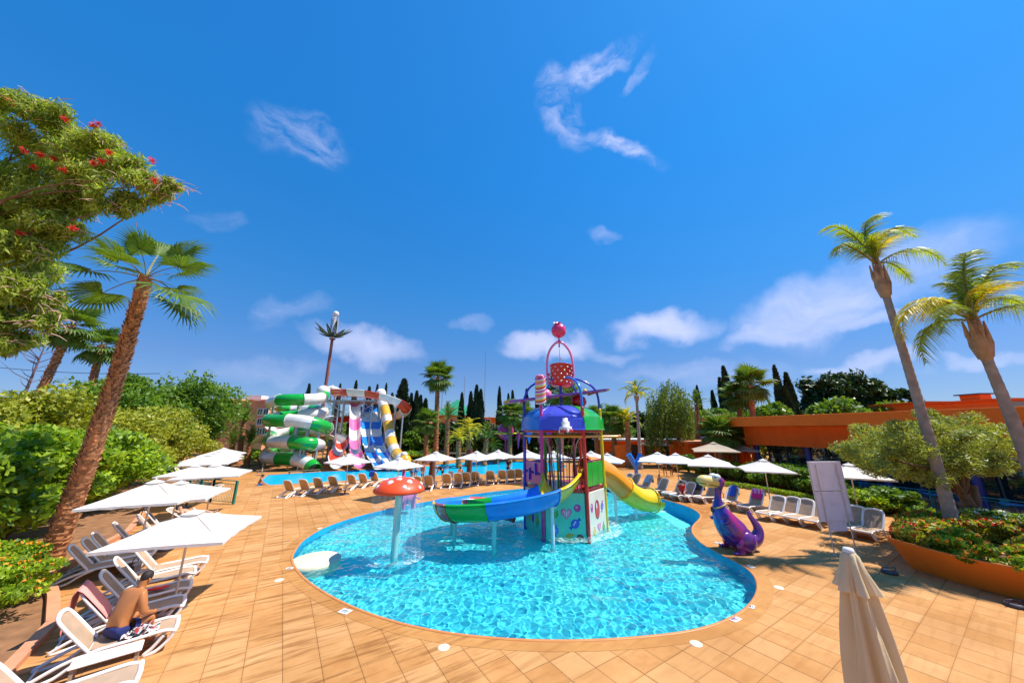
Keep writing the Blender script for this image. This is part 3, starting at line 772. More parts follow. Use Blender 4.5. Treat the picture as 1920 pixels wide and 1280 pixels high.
# pergola-like brown roofs behind, centre
def hip_building(name, label, px0, px1, peave, papex, Y, depth, mat, rmat, wins=()):
    a, b = P(px0, peave, Y), P(px1, peave, Y); ap = P((px0 + px1) / 2, papex, Y + depth / 2)
    r_ = thing(name, label, 'building', ((a.x + b.x) / 2, Y + depth / 2, 0)); w_ = b.x - a.x
    MB().box((0, 0, a.z / 2), (w_, depth, a.z)).build('wall', mat, r_)
    e = .6; h = ap.z - a.z
    MB().add([(-w_ / 2 - e, -depth / 2 - e, a.z), (w_ / 2 + e, -depth / 2 - e, a.z), (w_ / 2 + e, depth / 2 + e, a.z), (-w_ / 2 - e, depth / 2 + e, a.z), (0, 0, ap.z)], [(0, 1, 4), (1, 2, 4), (2, 3, 4), (3, 0, 4), (3, 2, 1, 0)]).build('roof', rmat, r_)
    for (px, py) in wins:
        q_ = P(px, py, Y); win(r_, q_.x - (a.x + b.x) / 2, -depth / 2 - .02, q_.z, 1.0, 1.3)
    return r_
m_green = M('roof_green', (.02, .24, .10), .5, .2, 2)
hip_building('hotel_hall', 'orange hall with a pyramidal green tiled roof behind the centre palm', 818, 878, 778, 748, 75, 14, m_salmon, m_green, [(868, 786), (860, 786), (832, 800)])
hip_building('hotel_hall', 'lower orange hall with small green roof left of the centre palm', 776, 800, 774, 765, 74, 8, m_salmon, m_green, [(784, 800), (790, 800)])
h4, a, b = simple_block('hotel_block', 'orange terraced block between cypresses right of the green roof', 872, 936, 782, 80, 12, m_orange)
for (px, py) in ((905, 792), (914, 792), (923, 800), (884, 800)):
    q_ = P(px, py, 80); win(h4, q_.x - (a.x + b.x) / 2, -6.02, q_.z, 1.2, 1.5)
h5, a, b = simple_block('hotel_block', 'dark rose hotel block half hidden behind the green spiral tube', 500, 560, 775, 82, 10, m_salmon)
h6, a, b = simple_block('poolside_wing', 'low brown-orange poolside wing behind the cypresses', 742, 960, 829, 66, 5, M('render_brown', (.34, .15, .05), .85, .2, .6))
for k in range(9):
    MB().box((-(b.x - a.x) / 2 + 2 + k * 2.6, -2.53, 1.5), (1.3, .08, 1.8)).build('window', m_window, h6)
MB().box((0, -.6, a.z + .12), (b.x - a.x + .6, 6.6, .22)).build('roof', m_orange2, h6)
h7, a, b = simple_block('poolside_bar', 'dark orange poolside bar with flat pale roof under the weeping tree', 1130, 1292, 826, 52, 6, m_orange2)
MB().box((0, -.8, a.z + .15), (b.x - a.x + 1, 8, .25)).build('roof', m_white, h7)
for k in range(5): MB().box((-(b.x - a.x) / 2 + 2 + k * 2.4, -3.03, 1.4), (1.5, .08, 1.9)).build('opening', m_dark, h7)
h8, a, b = simple_block('poolside_bar', 'low rust-orange snack hut with slatted wall under beige parasols', 1288, 1404, 830, 42, 5, m_orange2)
MB().box((0, -.4, a.z + .12), (b.x - a.x + .5, 6, .2)).build('roof', m_salmon, h8)
for k in range(18): MB().box((-(b.x - a.x) / 2 + .4 + k * .42, -2.56, 1.3), (.12, .1, 2.2)).build('slat', m_orange, h8)
h9, a, b = simple_block('planter_wall', 'square orange wall beside the palm trunks behind the tube slide', 1153, 1182, 834, 44, .6, m_orange, 'wall')
h10, a, b = simple_block('roof_hut', 'brown tiled hut between the palms right of the play tower', 1133, 1175, 806, 56, 5, M('hut_brown', (.20, .09, .06), .8))
# white roof bits behind
r_, a, b = simple_block('roof_unit', 'white rooftop unit above the snack hut', 1315, 1336, 818, 50, 3, m_white, 'roof unit', zb=3)
# ---- teal railing and terrace chairs in front of the restaurant
m_teal = M('teal_metal', (.015, .22, .22), .4, .1, 5)
def railing(name, label, pts, h, mat, step=.16, mid=True, group=None, posts=1.6, post_r=.035):
    base = Vector(pts[0]); r_ = thing(name, label, 'railing', base, group=group)
    L_ = [Vector(p_) - base for p_ in pts]
    top = MB(); 
    top.tube([p_ + Vector((0, 0, h)) for p_ in L_], .028, 6)
    if mid: top.tube([p_ + Vector((0, 0, h * .86)) for p_ in L_], .018, 6).tube([p_ + Vector((0, 0, .12)) for p_ in L_], .018, 6)
    top.build('rail', mat, r_)
    for a, b in zip(L_, L_[1:]):
        d = (b - a); n = max(1, round(d.length / posts))
        for k in range(n + 1):
            c = a + d * k / n; MB().box(c + Vector((0, 0, h / 2)), (post_r * 2, post_r * 2, h)).build('post', mat, r_)
        m_ = int(d.length / step); bars = MB()
        for k in range(1, m_):
            c = a + d * k / m_; bars.cyl(c + Vector((0, 0, .12)), c + Vector((0, 0, h * .86)), .009, n=5, caps=False)
        o_ = bars.build('balusters', mat, r_); o_['kind'] = 'stuff'
    return r_
def wallpt(px, off, z=0):
    s = onwall(px, off); return A0 + D * s + Nn_ * off + Vector((0, 0, z))
railing('railing', 'teal railing of crossed bars along the restaurant terrace', [wallpt(1500, -2.2), wallpt(1640, -2.2), wallpt(1790, -2.2), wallpt(1990, -2.2)], 1.0, m_teal, .3)
m_navy = M('navy_plastic', (.02, .05, .2), .4)
def cafe_chair(mat):
    r_ = thing('terrace_chair', 'x', 'chair')
    s = MB().box((0, 0, .45), (.44, .44, .04), bev=.01).build('seat', mat, r_)
    MB().box((-.2, 0, .72), (.03, .42, .36), bev=.01, rot=(0, -.12, 0)).build('backrest', mat, r_)
    for x in (-.19, .19):
        for y in (-.19, .19): MB().cyl((x, y, 0), (x, y, .44), .016, n=6).build('leg', mat, r_)
    return r_
cc = None; q = random.Random(9); k_ = 0
where = ['nearest the blue column', 'under the olive branches', 'beside the parasol tip', 'left of the olive trunk', 'just right of the olive trunk', 'at the far right terrace edge', 'against the glass', 'by the terrace rail', 'second from the olive trunk']
for i, (px, off) in enumerate(((1620, -.9), (1660, -1.2), (1695, -.5), (1735, -1.1), (1765, -.3), (1830, -1.0), (1870, -.4), (1905, -1.1), (1590, -.5))):
    p_ = wallpt(px, off); lb = ('teal' if i % 2 else 'navy') + ' terrace chair ' + where[i]
    if i < 2: o = cafe_chair(m_teal if i else m_navy); o.location = p_; o.rotation_euler.z = q.uniform(0, 6); o['label'] = lb; o['group'] = 'terrace chairs'; cc = (cc or []) + [o]
    else: dup(cc[i % 2], p_, q.uniform(0, 6), lb, 'terrace chairs')
for i, px in enumerate((1640, 1715, 1850)):
    p_ = wallpt(px, -1.4); t = thing('terrace_table', ['round blue-topped terrace table beside the parasol tip', 'blue terrace table glimpsed left of the leaning palm', 'blue terrace table right of the olive trunk'][i], 'table', p_, 0, 'terrace tables')
    MB().lathe([(0, .76), (.44, .76), (.45, .74), (.44, .72), (0, .72)], 20).build('table_top', M('blue_top', (.02, .25, .6), .3), t)
    MB().cyl((0, 0, 0), (0, 0, .72), .035, n=8).lathe([(.25, 0), (.25, .02), (.03, .05)], 12).build('pedestal', m_alu, t)
# green railing at the left
a, b, c, d = G(375, 935), G(441, 947), G(456, 902), G(395, 905)
gr = railing('railing', 'dark teal metal gate railing with heavy green posts beside the white parasols', [G(350, 936), G(393, 941), G(437, 945)], 1.35, M('green_rail', (.02, .20, .15), .4), .14, posts=1.5, post_r=.06)
# ---------------------------------------------------------------- furniture
m_resin = M('white_resin', (.86, .79, .72), .4, .05, 3, coat=.2, wear=((.66, .55, .45), .25, 3))
m_sling = M('taupe_sling', (.44, .30, .20), .85, .10, 5, spec=.1)
m_slingd = M('brown_sling', (.54, .31, .12), .85, .10, 5, spec=.1)
def lounger(label, sling, back=52):
    r_ = thing('sun_lounger', label, 'sun lounger', group='sun loungers round the pools')
    # rails with their leg loops, one each side
    for s in (-1, 1):
        y = s * .33
        pth = smooth_path([(.98, y, .33), (.80, y, .385), (.35, y, .365), (-.15, y, .34), (-.55, y, .25), (-.88, y, .10), (-.98, y, .035), (-.86, y, .02), (-.6, y, .07), (-.36, y, .23), (-.10, y, .335)], 5)
        f = MB().tube(pth, .040, 8, squash=.8)
        f.tube(smooth_path([(.96, y, .36), (.90, y, .20), (.74, y, .05), (.62, y, .022), (.55, y, .03), (.66, y, .12), (.80, y, .30)], 5), .034, 7)
        f.build('side_frame', m_resin, r_)
    MB().tube([(.97, -.33, .355), (.985, 0, .35), (.97, .33, .355)], .042, 8).build('cross_bar', m_resin, r_); MB().tube([(-.25, -.33, .32), (-.25, .33, .32)], .024, 6).build('cross_bar', m_resin, r_); MB().tube([(-.93, -.33, .05), (-.93, .33, .05)], .024, 6).build('cross_bar', m_resin, r_)
    g_ = [[(x, y, .372 - .022 * (1 - (y / .31) ** 2) - (.01 if -.1 < x < .8 else 0)) for y in (-.31, -.15, 0, .15, .31)] for x in (.95, .7, .35, 0, -.24)]
    MB().sheet(g_).sheet([[(x, y, z - .012) for x, y, z in rw] for rw in g_]).build('sling_seat', sling, r_)
    bk = R(back); ca, sa = math.cos(bk), math.sin(bk); L_ = .86
    bp = lambda u, y, h: (-.25 - ca * u - sa * h, y, .36 + sa * u - ca * h)
    out = smooth_path([bp(0, -.32, 0), bp(.35, -.335, 0), bp(.70, -.325, 0), bp(.83, -.24, .0), bp(.87, 0, 0), bp(.83, .24, 0), bp(.70, .325, 0), bp(.35, .335, 0), bp(0, .32, 0)], 4)
    fr = MB().tube(out, .046, 8, squash=.6).build('backrest', m_resin, r_)
    rows = []
    for u, wd in ((0, .31), (.3, .31), (.6, .31), (.75, .29), (.845, .2)):
        rows.append([bp(u, y * wd, .025 * (1 - y * y)) for y in (-1, -.5, 0, .5, 1)])
    MB().sheet(rows).sheet([[Vector(p_) + Vector((-sa * .012, 0, -ca * .012)) for p_ in rw] for rw in rows]).build('backrest_sling', sling, fr)
    return r_
LG = {'t': lounger('x', m_sling), 'b': lounger('x', m_slingd, 58), 'l': lounger('x', m_sling, 30)}
used = set()
def place(kind, pos, ang_, label, z=0):
    o = LG[kind]
    pos = Vector((pos[0], pos[1], z))
    if kind not in used:
        used.add(kind); o.location = pos; o.rotation_euler = (0, 0, ang_); o['label'] = label; return o
    return dup(o, pos, ang_ + rnd.uniform(-.05, .05), label)
HA = R(41)                                    # heading of the left rows (head -> foot)
hd = Vector((math.cos(HA), math.sin(HA), 0))
feet = [((262, 1258), 'lounger cut by the bottom edge beside the white side table', 't'), ((333, 1166), 'lounger the bare-backed man sits on, nearest whole one at bottom left', 't'),
        ((346, 1124), 'lounger with the pink towel over its back, behind the seated man', 't'), ((358, 1094), 'empty lounger just behind the pink towel one', 't'),
        ((366, 1068), 'lounger under the nearest parasol, in its shade', 't'), ((389, 1047), 'farthest lounger of the front left row, foot out in the sun', 't')]
rowA = []
for (px, lb, kd) in feet:
    f = G(px[0], px[1], .35); c = f - hd * .98
    rowA.append(place(kd, c, HA, 'white-framed taupe ' + lb))
backs = [((131, 1026), 'nearest the palm trunk'), ((156, 1013), 'second from the palm trunk'), ((174, 1002), 'third from the palm trunk, half under the parasol'), ((213, 982), 'standing apart between two parasols'),
         ((258, 968), 'behind the middle parasol pole'), ((273, 958), 'with a dark towel behind the middle parasol pole')]
rowB = []
for (px, lb) in backs:
    h_ = G(px[0], px[1], 1.0); c = h_ + hd * .78
    rowB.append(place('t', c, HA, 'taupe lounger ' + lb + ' in the back left row'))
lyc = G(410, 962, .35) - hd * .98
ly_l = place('l', lyc, R(20), 'low-backed lounger on which the sunbather lies by the green railing')
for i, (px, py) in enumerate(((352, 915), (385, 921), (345, 898))):
    place('t', G(px, py), R(25), ['taupe lounger half hidden under the second pair of parasols', 'taupe lounger near the green railing under the parasol pair', 'farthest lounger seen under the parasol pair on the left'][i])
# row facing the far pool, seen from behind
RB = R(78)
far_feet = [(523, 934), (553, 931), (580, 927), (609, 923), (646, 919), (668, 916), (690, 912)]
nm = ['leftmost', 'second from left', 'third', 'fourth', 'fifth', 'sixth', 'seventh, with a blue towel,']
for (px, py), n_ in zip(far_feet, nm):
    place('b', G(px, py) + Vector((.35, .9, 0)), RB, 'brown lounger seen from behind, ' + n_ + ' left of the mushroom')
r2 = [(797, 921), (833, 917), (855, 915), (871, 913), (888, 911), (916, 909), (940, 907.5), (956, 906), (971, 904.5), (987, 903), (776, 923)]
nm = ['first right of the mushroom', 'just right of the parasol pole', 'third right of the mushroom', 'fourth right of the mushroom', 'fifth, before the dark side table', 'standing alone between two side tables', 'first of the last three before the tower', 'second of the last three before the tower',
      'third of the last three before the tower', 'half hidden by the blue tower post', 'partly behind the mushroom cap']
for (px, py), n_ in zip(r2, nm):
    place('b', G(px, py) + Vector((.1, .95, 0)), R(88), 'brown lounger facing the far pool, ' + n_)
# right row: head at the back right, foot towards the pool
rr = [((1182, 888), (1168, 908), 'leftmost of the right row beside the blue water toy'), ((1197, 889), (1180, 911), 'second of the right row'), ((1218, 893), (1196, 916), 'with a towel in front of the two standing guests'), ((1248, 898), (1222, 922), 'behind the child in teal shorts'),
      ((1280, 902), (1252, 927), 'under the third parasol of the right row'), ((1297, 905), (1272, 931), 'on which the guest in red sits'), ((1313, 906), (1288, 934), 'with a dark bag on its backrest'), ((1377, 914), (1340, 944), 'right behind the statue neck, blue towel on it'),
      ((1423, 921), (1385, 951), 'draped with a lilac and magenta towel'), ((1461, 931), (1425, 958), 'just right of the parasol pole, in the sun'), ((1487, 933), (1450, 963), 'second right of the parasol pole'), ((1513, 937), (1478, 968), 'third right of the parasol pole'),
      ((1545, 941), (1508, 975), 'mostly hidden by the sign board'), ((1606, 950), (1566, 982), 'first right of the sign board'), ((1640, 956), (1602, 990), 'last of the right row before the planter'), ((1340, 908), (1312, 939), 'hidden behind the statue beak')]
for (b_, f_, lb) in rr:
    h_ = G(b_[0], b_[1] + 0, 1.0); f2 = G(f_[0], f_[1] - 6, .35)
    d_ = Vector((f2.x - h_.x, f2.y - h_.y, 0)); an = math.atan2(d_.y, d_.x)
    an = R(205) + (an - R(-155)) * 0
    dv = Vector((math.cos(an), math.sin(an), 0))
    place('t', Vector((h_.x, h_.y, 0)) + dv * .78, an, 'taupe lounger ' + lb)
# side tables
def side_table(pos, rz, label, w_=.62, d=.42, h=.42, mat=None):
    t = thing('side_table', label, 'side table', pos, rz, 'side tables between loungers')
    MB().box((0, 0, h), (w_, d, .035), bev=.012).build('table_top', mat or m_resin, t)
    for x in (-1, 1):
        for y in (-1, 1): MB().box((x * (w_ / 2 - .06), y * (d / 2 - .05), h / 2 - .01), (.05, .04, h - .02)).build('leg', m_sling, t)
    return t
c = G(203, 1226, .36); side_table((c.x, c.y, 0), HA, 'low white side table between the two nearest loungers', .92, .42, .36)
c = G(1352, 938); side_table((c.x, c.y + .3, 0), R(25), 'low grey side table behind the statue neck', .7, .5, .45)
for i, (px, py) in enumerate(((901, 911), (928, 909), (633, 922))):
    c = G(px, py); side_table((c.x, c.y + .4, 0), 0, ['dark side table between loungers near the tower', 'second dark side table nearer the tower', 'low dark table between the fourth and fifth lounger'][i], .8, .5, .45, m_slingd)
# ---- parasols
def fabric(name, c, tr=.25):
    m, N, L, p = new_mat(name)
    tc = N.new('ShaderNodeTexCoord'); n = N.new('ShaderNodeTexNoise'); n.inputs['Scale'].default_value = 1.7; n.inputs['Detail'].default_value = 6; L.new(tc.outputs['Object'], n.inputs['Vector'])
    mx = N.new('ShaderNodeMix'); mx.data_type = 'RGBA'; L.new(n.outputs['Fac'], mx.inputs[0]); mx.inputs[6].default_value = tuple(v * .93 for v in c) + (1,); mx.inputs[7].default_value = tuple(min(1, v * 1.05) for v in c) + (1,)
    L.new(mx.outputs[2], p.inputs['Base Color']); p.inputs['Roughness'].default_value = .85; p.inputs['Specular IOR Level'].default_value = .15
    t = N.new('ShaderNodeBsdfTranslucent'); L.new(mx.outputs[2], t.inputs[0]); ms = N.new('ShaderNodeMixShader'); ms.inputs[0].default_value = tr
    L.new(p.outputs[0], ms.inputs[1]); L.new(t.outputs[0], ms.inputs[2]); L.new(ms.outputs[0], N['Material Output'].inputs[0])
    wv = N.new('ShaderNodeTexNoise'); wv.inputs['Scale'].default_value = 5; wv.inputs['Detail'].default_value = 3; L.new(tc.outputs['Object'], wv.inputs['Vector'])
    b = N.new('ShaderNodeBump'); b.inputs['Strength'].default_value = .35; b.inputs['Distance'].default_value = .03; L.new(wv.outputs['Fac'], b.inputs['Height']); L.new(b.outputs[0], p.inputs['Normal'])
    return m
m_canvas = fabric('white_canvas', (.83, .80, .76)); m_beige = fabric('beige_canvas', (.62, .50, .36))
m_pole = M('pole_cream', (.62, .50, .36), .5, .08, 6); m_base = M('base_dark', (.08, .07, .07), .7, .2, 5)
def parasol(label, pos, apex, rise, half, rot, mat=m_canvas, group='white parasols', sag=.12, tilt=(0, 0), name='parasol', zb=0):
    """half = centre to corner; apex height; rise = apex above the rim corners"""
    r_ = thing(name, label, 'parasol', pos, 0, group)
    r_.rotation_euler = (rnd.uniform(-.02, .02), rnd.uniform(-.02, .02), 0)
    n = 9; rows = []
    rim = apex - rise
    cs = [Vector((math.cos(rot + k * math.pi / 2) * half, math.sin(rot + k * math.pi / 2) * half, rim)) for k in range(4)]
    can = MB(); A_ = Vector((0, 0, apex))
    for k in range(4):
        p0, p1 = cs[k], cs[(k + 1) % 4]; grid = []
        for j in range(n + 1):
            v = j / n; row = []
            for i in range(n + 1):
                u = i / n; e = p0.lerp(p1, u)
                e = e + (Vector((0, 0, e.z)) - e) * (.055 * 4 * u * (1 - u))
                p_ = A_.lerp(e, v); p_.z -= sag * (4 * v * (1 - v)) * (.35 + .65 * 4 * u * (1 - u)) * .6
                row.append(p_)
            grid.append(row)
        can.sheet(grid)
        can.sheet([[c0 for c0 in grid[-1]], [c0 - Vector((0, 0, .07 + .015 * math.sin(9 * q_))) for q_, c0 in enumerate(grid[-1])]])
    co = can.build('canopy', mat, r_, loc=(0, 0, 0))
    MB().add([A_ + Vector((0, 0, .05))] + [A_.lerp(c0, .16) + Vector((0, 0, .035)) for c0 in cs], [(0, 1, 2), (0, 2, 3), (0, 3, 4), (0, 4, 1)]).ball(A_ + Vector((0, 0, .06)), .03, 8).build('vent_cap', mat, co)
    MB().cyl((0, 0, .02), (0, 0, apex), .028, n=10).build('pole', m_pole, r_)
    MB().lathe([(.0, .09), (.05, .10), (.06, .3), (.04, .3), (.05, .08), (.27, .07), (.29, .0)], 18).build('base', m_base, r_)
    for c0 in cs: MB().tube([(0, 0, apex - .02), c0.lerp(Vector((0, 0, c0.z)), .01) - Vector((0, 0, .03))], .012, 5).build('rib', m_pole, r_)
    return r_
def par_px(label, px, py, apex, rise, half, rot, **k):
    g_ = G(px, py, apex); return parasol(label, (g_.x, g_.y, 0), apex, rise, half, rot, **k)
par_px('nearest white square parasol over the front left loungers', 364, 957, 2.33, .5, 1.80, R(-27))
par_px('white parasol whose dark-footed pole stands behind the second row, left one of a close pair', 292, 901, 2.8, .6, 1.72, R(-24))
par_px('white parasol right behind the middle one, its tip pointing at the green railing', 338, 903, 2.45, .5, 1.9, R(-22))
par_px('white parasol of the far left pair, the one nearer the hedge', 366, 873, 2.35, .45, 1.9, R(-22))
par_px('white parasol of the far left pair, the one above the green railing', 406, 871, 2.6, .5, 2.05, R(-20))
for i, (px, py) in enumerate(((391, 852), (402, 848), (410, 844.5), (421, 840))):
    par_px(['first and nearest', 'second', 'third', 'farthest'][i] + ' of the four overlapping white parasols by the hedge', px, py, 2.75, .55, 2.2, R(-18))
for i, (px, py, ap, lb) in enumerate(((655, 851, 2.75, 'in front of the pink slide exit'), (749, 858, 2.6, 'beside the ice cream figure, above the mushroom'), (818, 847, 2.75, 'over the pole with dark foot right of the mushroom'), (893, 846, 2.7, 'left one of the pair at the far pool'),
        (934, 844, 2.7, 'right one of the pair at the far pool'), (989, 844, 2.7, 'just left of the magenta tower post'), (1037, 846, 2.7, 'seen through the hanging ropes'), (1108, 846, 2.7, 'between red and yellow tower posts'), (1137, 850, 2.7, 'just right of the yellow tower post'))):
    par_px('white parasol ' + lb, px, py, ap, .55, 1.68, R(8 + 7 * (i % 3)), group='white parasols')
for i, (px, py, half, lb) in enumerate(((1232, 848, 2.05, 'first of the right row, above two standing guests'), (1267, 850, 2.05, 'second of the right row'), (1327, 853, 2.05, 'third of the right row, above the statue beak'), (1430, 861, 1.75, 'fourth of the right row, between statue and sign board'), (1588, 869, 1.75, 'half hidden behind the sign board'))):
    par_px('white parasol ' + lb, px, py, 2.75, .58, half, R(22), sag=.1)
for i, (px, py, Y, lb) in enumerate(((910, 830, 62, 'small far parasol left of the magenta ball'), (929, 829, 62, 'small far parasol right below the magenta ball'), (830, 838, 60, 'small far parasol at the foot of the centre palm'), (742, 722, 48, ''))):
    if not lb: continue
    g_ = P(px, py, Y); parasol('white ' + lb, (g_.x, g_.y, 0), g_.z, .55, 2.0, R(20))
for i, (px, py, Y, lb) in enumerate(((1338, 829, 33, 'large beige parasol in front of the snack hut'), (1376, 829, 36, 'beige parasol partly behind the fan palm trunk'), (1227, 822, 46, 'beige parasol under the weeping tree'))):
    g_ = P(px, py, Y); parasol(lb, (g_.x, g_.y, 0), g_.z, .7, 2.6, R(20), mat=m_beige, group='beige parasols')
# ---------------------------------------------------------------- sweeps for slides
def plastic(name, c, rough=.25, var=.1):
    return M(name, c, rough, var, 1.5, coat=.3, wear=((min(1, c[0] * .7 + .15), min(1, c[1] * .7 + .15), min(1, c[2] * .7 + .15)), .25, 1.2))
m_red = plastic('plastic_red', (.60, .02, .02)); m_blue = plastic('plastic_blue', (.015, .20, .72)); m_dblue = plastic('plastic_deep_blue', (.02, .05, .50))
m_pgreen = plastic('plastic_green', (.01, .36, .03)); m_yellow = plastic('plastic_yellow', (.82, .58, .01)); m_porange = plastic('plastic_orange', (.85, .30, .01))
m_mag = plastic('plastic_magenta', (.55, .03, .26)); m_pwhite = plastic('plastic_white', (.74, .72, .68)); m_pink = plastic('plastic_pink', (.85, .22, .42)); m_purple = plastic('plastic_purple', (.22, .05, .42))
m_violet = plastic('plastic_violet', (.07, .09, .60)); m_mint = plastic('panel_mint', (.10, .60, .42)); m_creamp = plastic('panel_cream', (.74, .70, .58)); m_maroon = plastic('plastic_maroon', (.22, .01, .03)); m_redbrown = plastic('plastic_red_brown', (.36, .05, .05))
m_steel = M('steel_grey', (.42, .44, .46), .45, .12, 4, metal=.4); m_teal_l = plastic('post_pale_teal', (.22, .62, .58)); m_postw = plastic('post_white', (.70, .78, .80))
def caust(*os_):
    for o_ in os_: o_.cycles.is_caustics_receiver = True
def sweep_section(mb, path, i0, i1, prof, mi=0, closed=False, bank=None, wd=None):
    """prof: points (sideways, up) swept along path[i0..i1]"""
    grid = []
    for i in range(i0, i1 + 1):
        t, sgn, up = frame_of(path, i)
        if bank:
            c_, s_ = math.cos(bank[i]), math.sin(bank[i]); sgn, up = sgn * c_ + up * s_, up * c_ - sgn * s_
        k = wd[i] if wd else 1
        grid.append([path[i] + sgn * (a * k) + up * (b * k) for a, b in prof])
    if closed: grid = [g_ + [g_[0]] for g_ in grid]
    mb.sheet(grid, mi); return grid
def halfpipe(r, lip=.05, depth=1.0, n=10):
    pr = [(-r - lip, r * .9 * depth)] + [(-r * math.cos(a), r * depth * (1 - math.sin(a)) - r * .1 * depth * 0) for a in [math.pi * i / n for i in range(n + 1)]] + [(r + lip, r * .9 * depth)]
    pr[0] = (-r - lip, r * depth - .04); pr[-1] = (r + lip, r * depth - .04)
    return pr
def circle(r, n=16): return [(r * math.cos(2 * math.pi * i / n), r * math.sin(2 * math.pi * i / n)) for i in range(n)]
def slide(root, path, prof, mats, nsec, closed=False, name='slide_section', flange=.035, bank=None, wd=None, thick=.04, bounds=None):
    m = len(path) - 1; b = bounds or [round(m * k / nsec) for k in range(nsec + 1)]
    r_ = max(abs(a) for a, _ in prof)
    for k in range(len(b) - 1):
        mb = MB(); sweep_section(mb, path, b[k], b[k + 1], prof, 0, closed, bank, wd)
        if thick and not closed:
            p2 = []
            cx0 = 0; cy0 = max(q_[1] for q_ in prof)
            for (a, c0) in prof:
                d = Vector((a - cx0, c0 - cy0)); d = d.normalized() * thick if d.length > 0 else d; p2.append((a + d.x, c0 + d.y))
            sweep_section(mb, path, b[k], b[k + 1], p2, 0, False, bank, wd)
            for e in (0, -1):
                ge = []
                for i in range(b[k], b[k + 1] + 1):
                    t, sgn, up = frame_of(path, i); kk = wd[i] if wd else 1
                    if bank: c_, s_ = math.cos(bank[i]), math.sin(bank[i]); sgn, up = sgn * c_ + up * s_, up * c_ - sgn * s_
                    ge.append([path[i] + sgn * (prof[e][0] * kk) + up * (prof[e][1] * kk), path[i] + sgn * (p2[e][0] * kk) + up * (p2[e][1] * kk)])
                mb.sheet(ge)
        if flange:
            for i in ([b[k], b[k + 1]] if k == len(b) - 2 else [b[k]]):
                t, sgn, up = frame_of(path, i); kk = wd[i] if wd else 1
                if bank: c_, s_ = math.cos(bank[i]), math.sin(bank[i]); sgn, up = sgn * c_ + up * s_, up * c_ - sgn * s_
                c0 = (0, max(q_[1] for q_ in prof)) if not closed else (0, 0)
                ring = [path[i] + sgn * (a * kk * (1 + (flange + thick * .5) / r_)) + up * ((c0[1] + (c_2 - c0[1]) * (1 + (flange + thick * .5) / r_)) * kk) for a, c_2 in prof]
                mb.tube(ring, flange * .7, 5, closed=closed)
        o_ = mb.build(name, mats[k % len(mats)], root)
        caust(o_)
# ---------------------------------------------------------------- play tower
TC = Vector((2.65, 18.4, 0)); TR = 2.0
tw = thing('play_tower', 'candy themed play tower with blue dome, tipping bucket and slides standing in the pool', 'play tower', TC)
angs = [172, 232, 292, 352, 52, 112]           # left, front-left, front-right, right, back-right, back-left
V6 = [Vector((TR * math.cos(R(a)), TR * math.sin(R(a)), 0)) for a in angs]
pc = [m_dblue, m_mag, m_red, m_yellow, m_red, m_pgreen]
ptop = [6.05, 5.8, 5.5, 5.5, 5.6, 5.9]
for v_, m_, h in zip(V6, pc, ptop):
    o_ = MB().cyl((v_.x, v_.y, DEP), (v_.x, v_.y, h), .085, n=14).ball((v_.x, v_.y, h), .095, 12).tube([(v_.x, v_.y, z) for z in (4.36, 4.5)], .12, 12).tube([(v_.x, v_.y, z) for z in (1.72, 1.86)], .12, 12).build('post', m_, tw); caust(o_)
def face(i, z0, z1, mat, inset=.0, name='panel', shrink=.1, thick=.06, bevel=.02):
    a, b = V6[i], V6[(i + 1) % 6]; d = (b - a).normalized(); nrm = Vector((d.y, -d.x, 0)); c = (a + b) / 2
    if nrm.dot(c) < 0: nrm = -nrm
    L_ = (b - a).length - shrink * 2
    o_ = MB().box((0, 0, 0), (L_, thick, z1 - z0), bev=bevel).build(name, mat, tw, c - nrm * inset + Vector((0, 0, (z0 + z1) / 2)), (0, 0, math.atan2(d.y, d.x)))
    caust(o_); return o_, nrm, L_
panels = {}
for i, m_ in ((0, m_mint), (1, m_mint), (2, m_creamp), (3, m_creamp), (4, m_mint), (5, m_mint)):
    panels[i] = face(i, DEP, 1.70, m_, .0, 'base_panel')
MB().slab([(v_.x * .98, v_.y * .98) for v_ in V6], 1.70, 1.80).build('deck', m_red, tw)
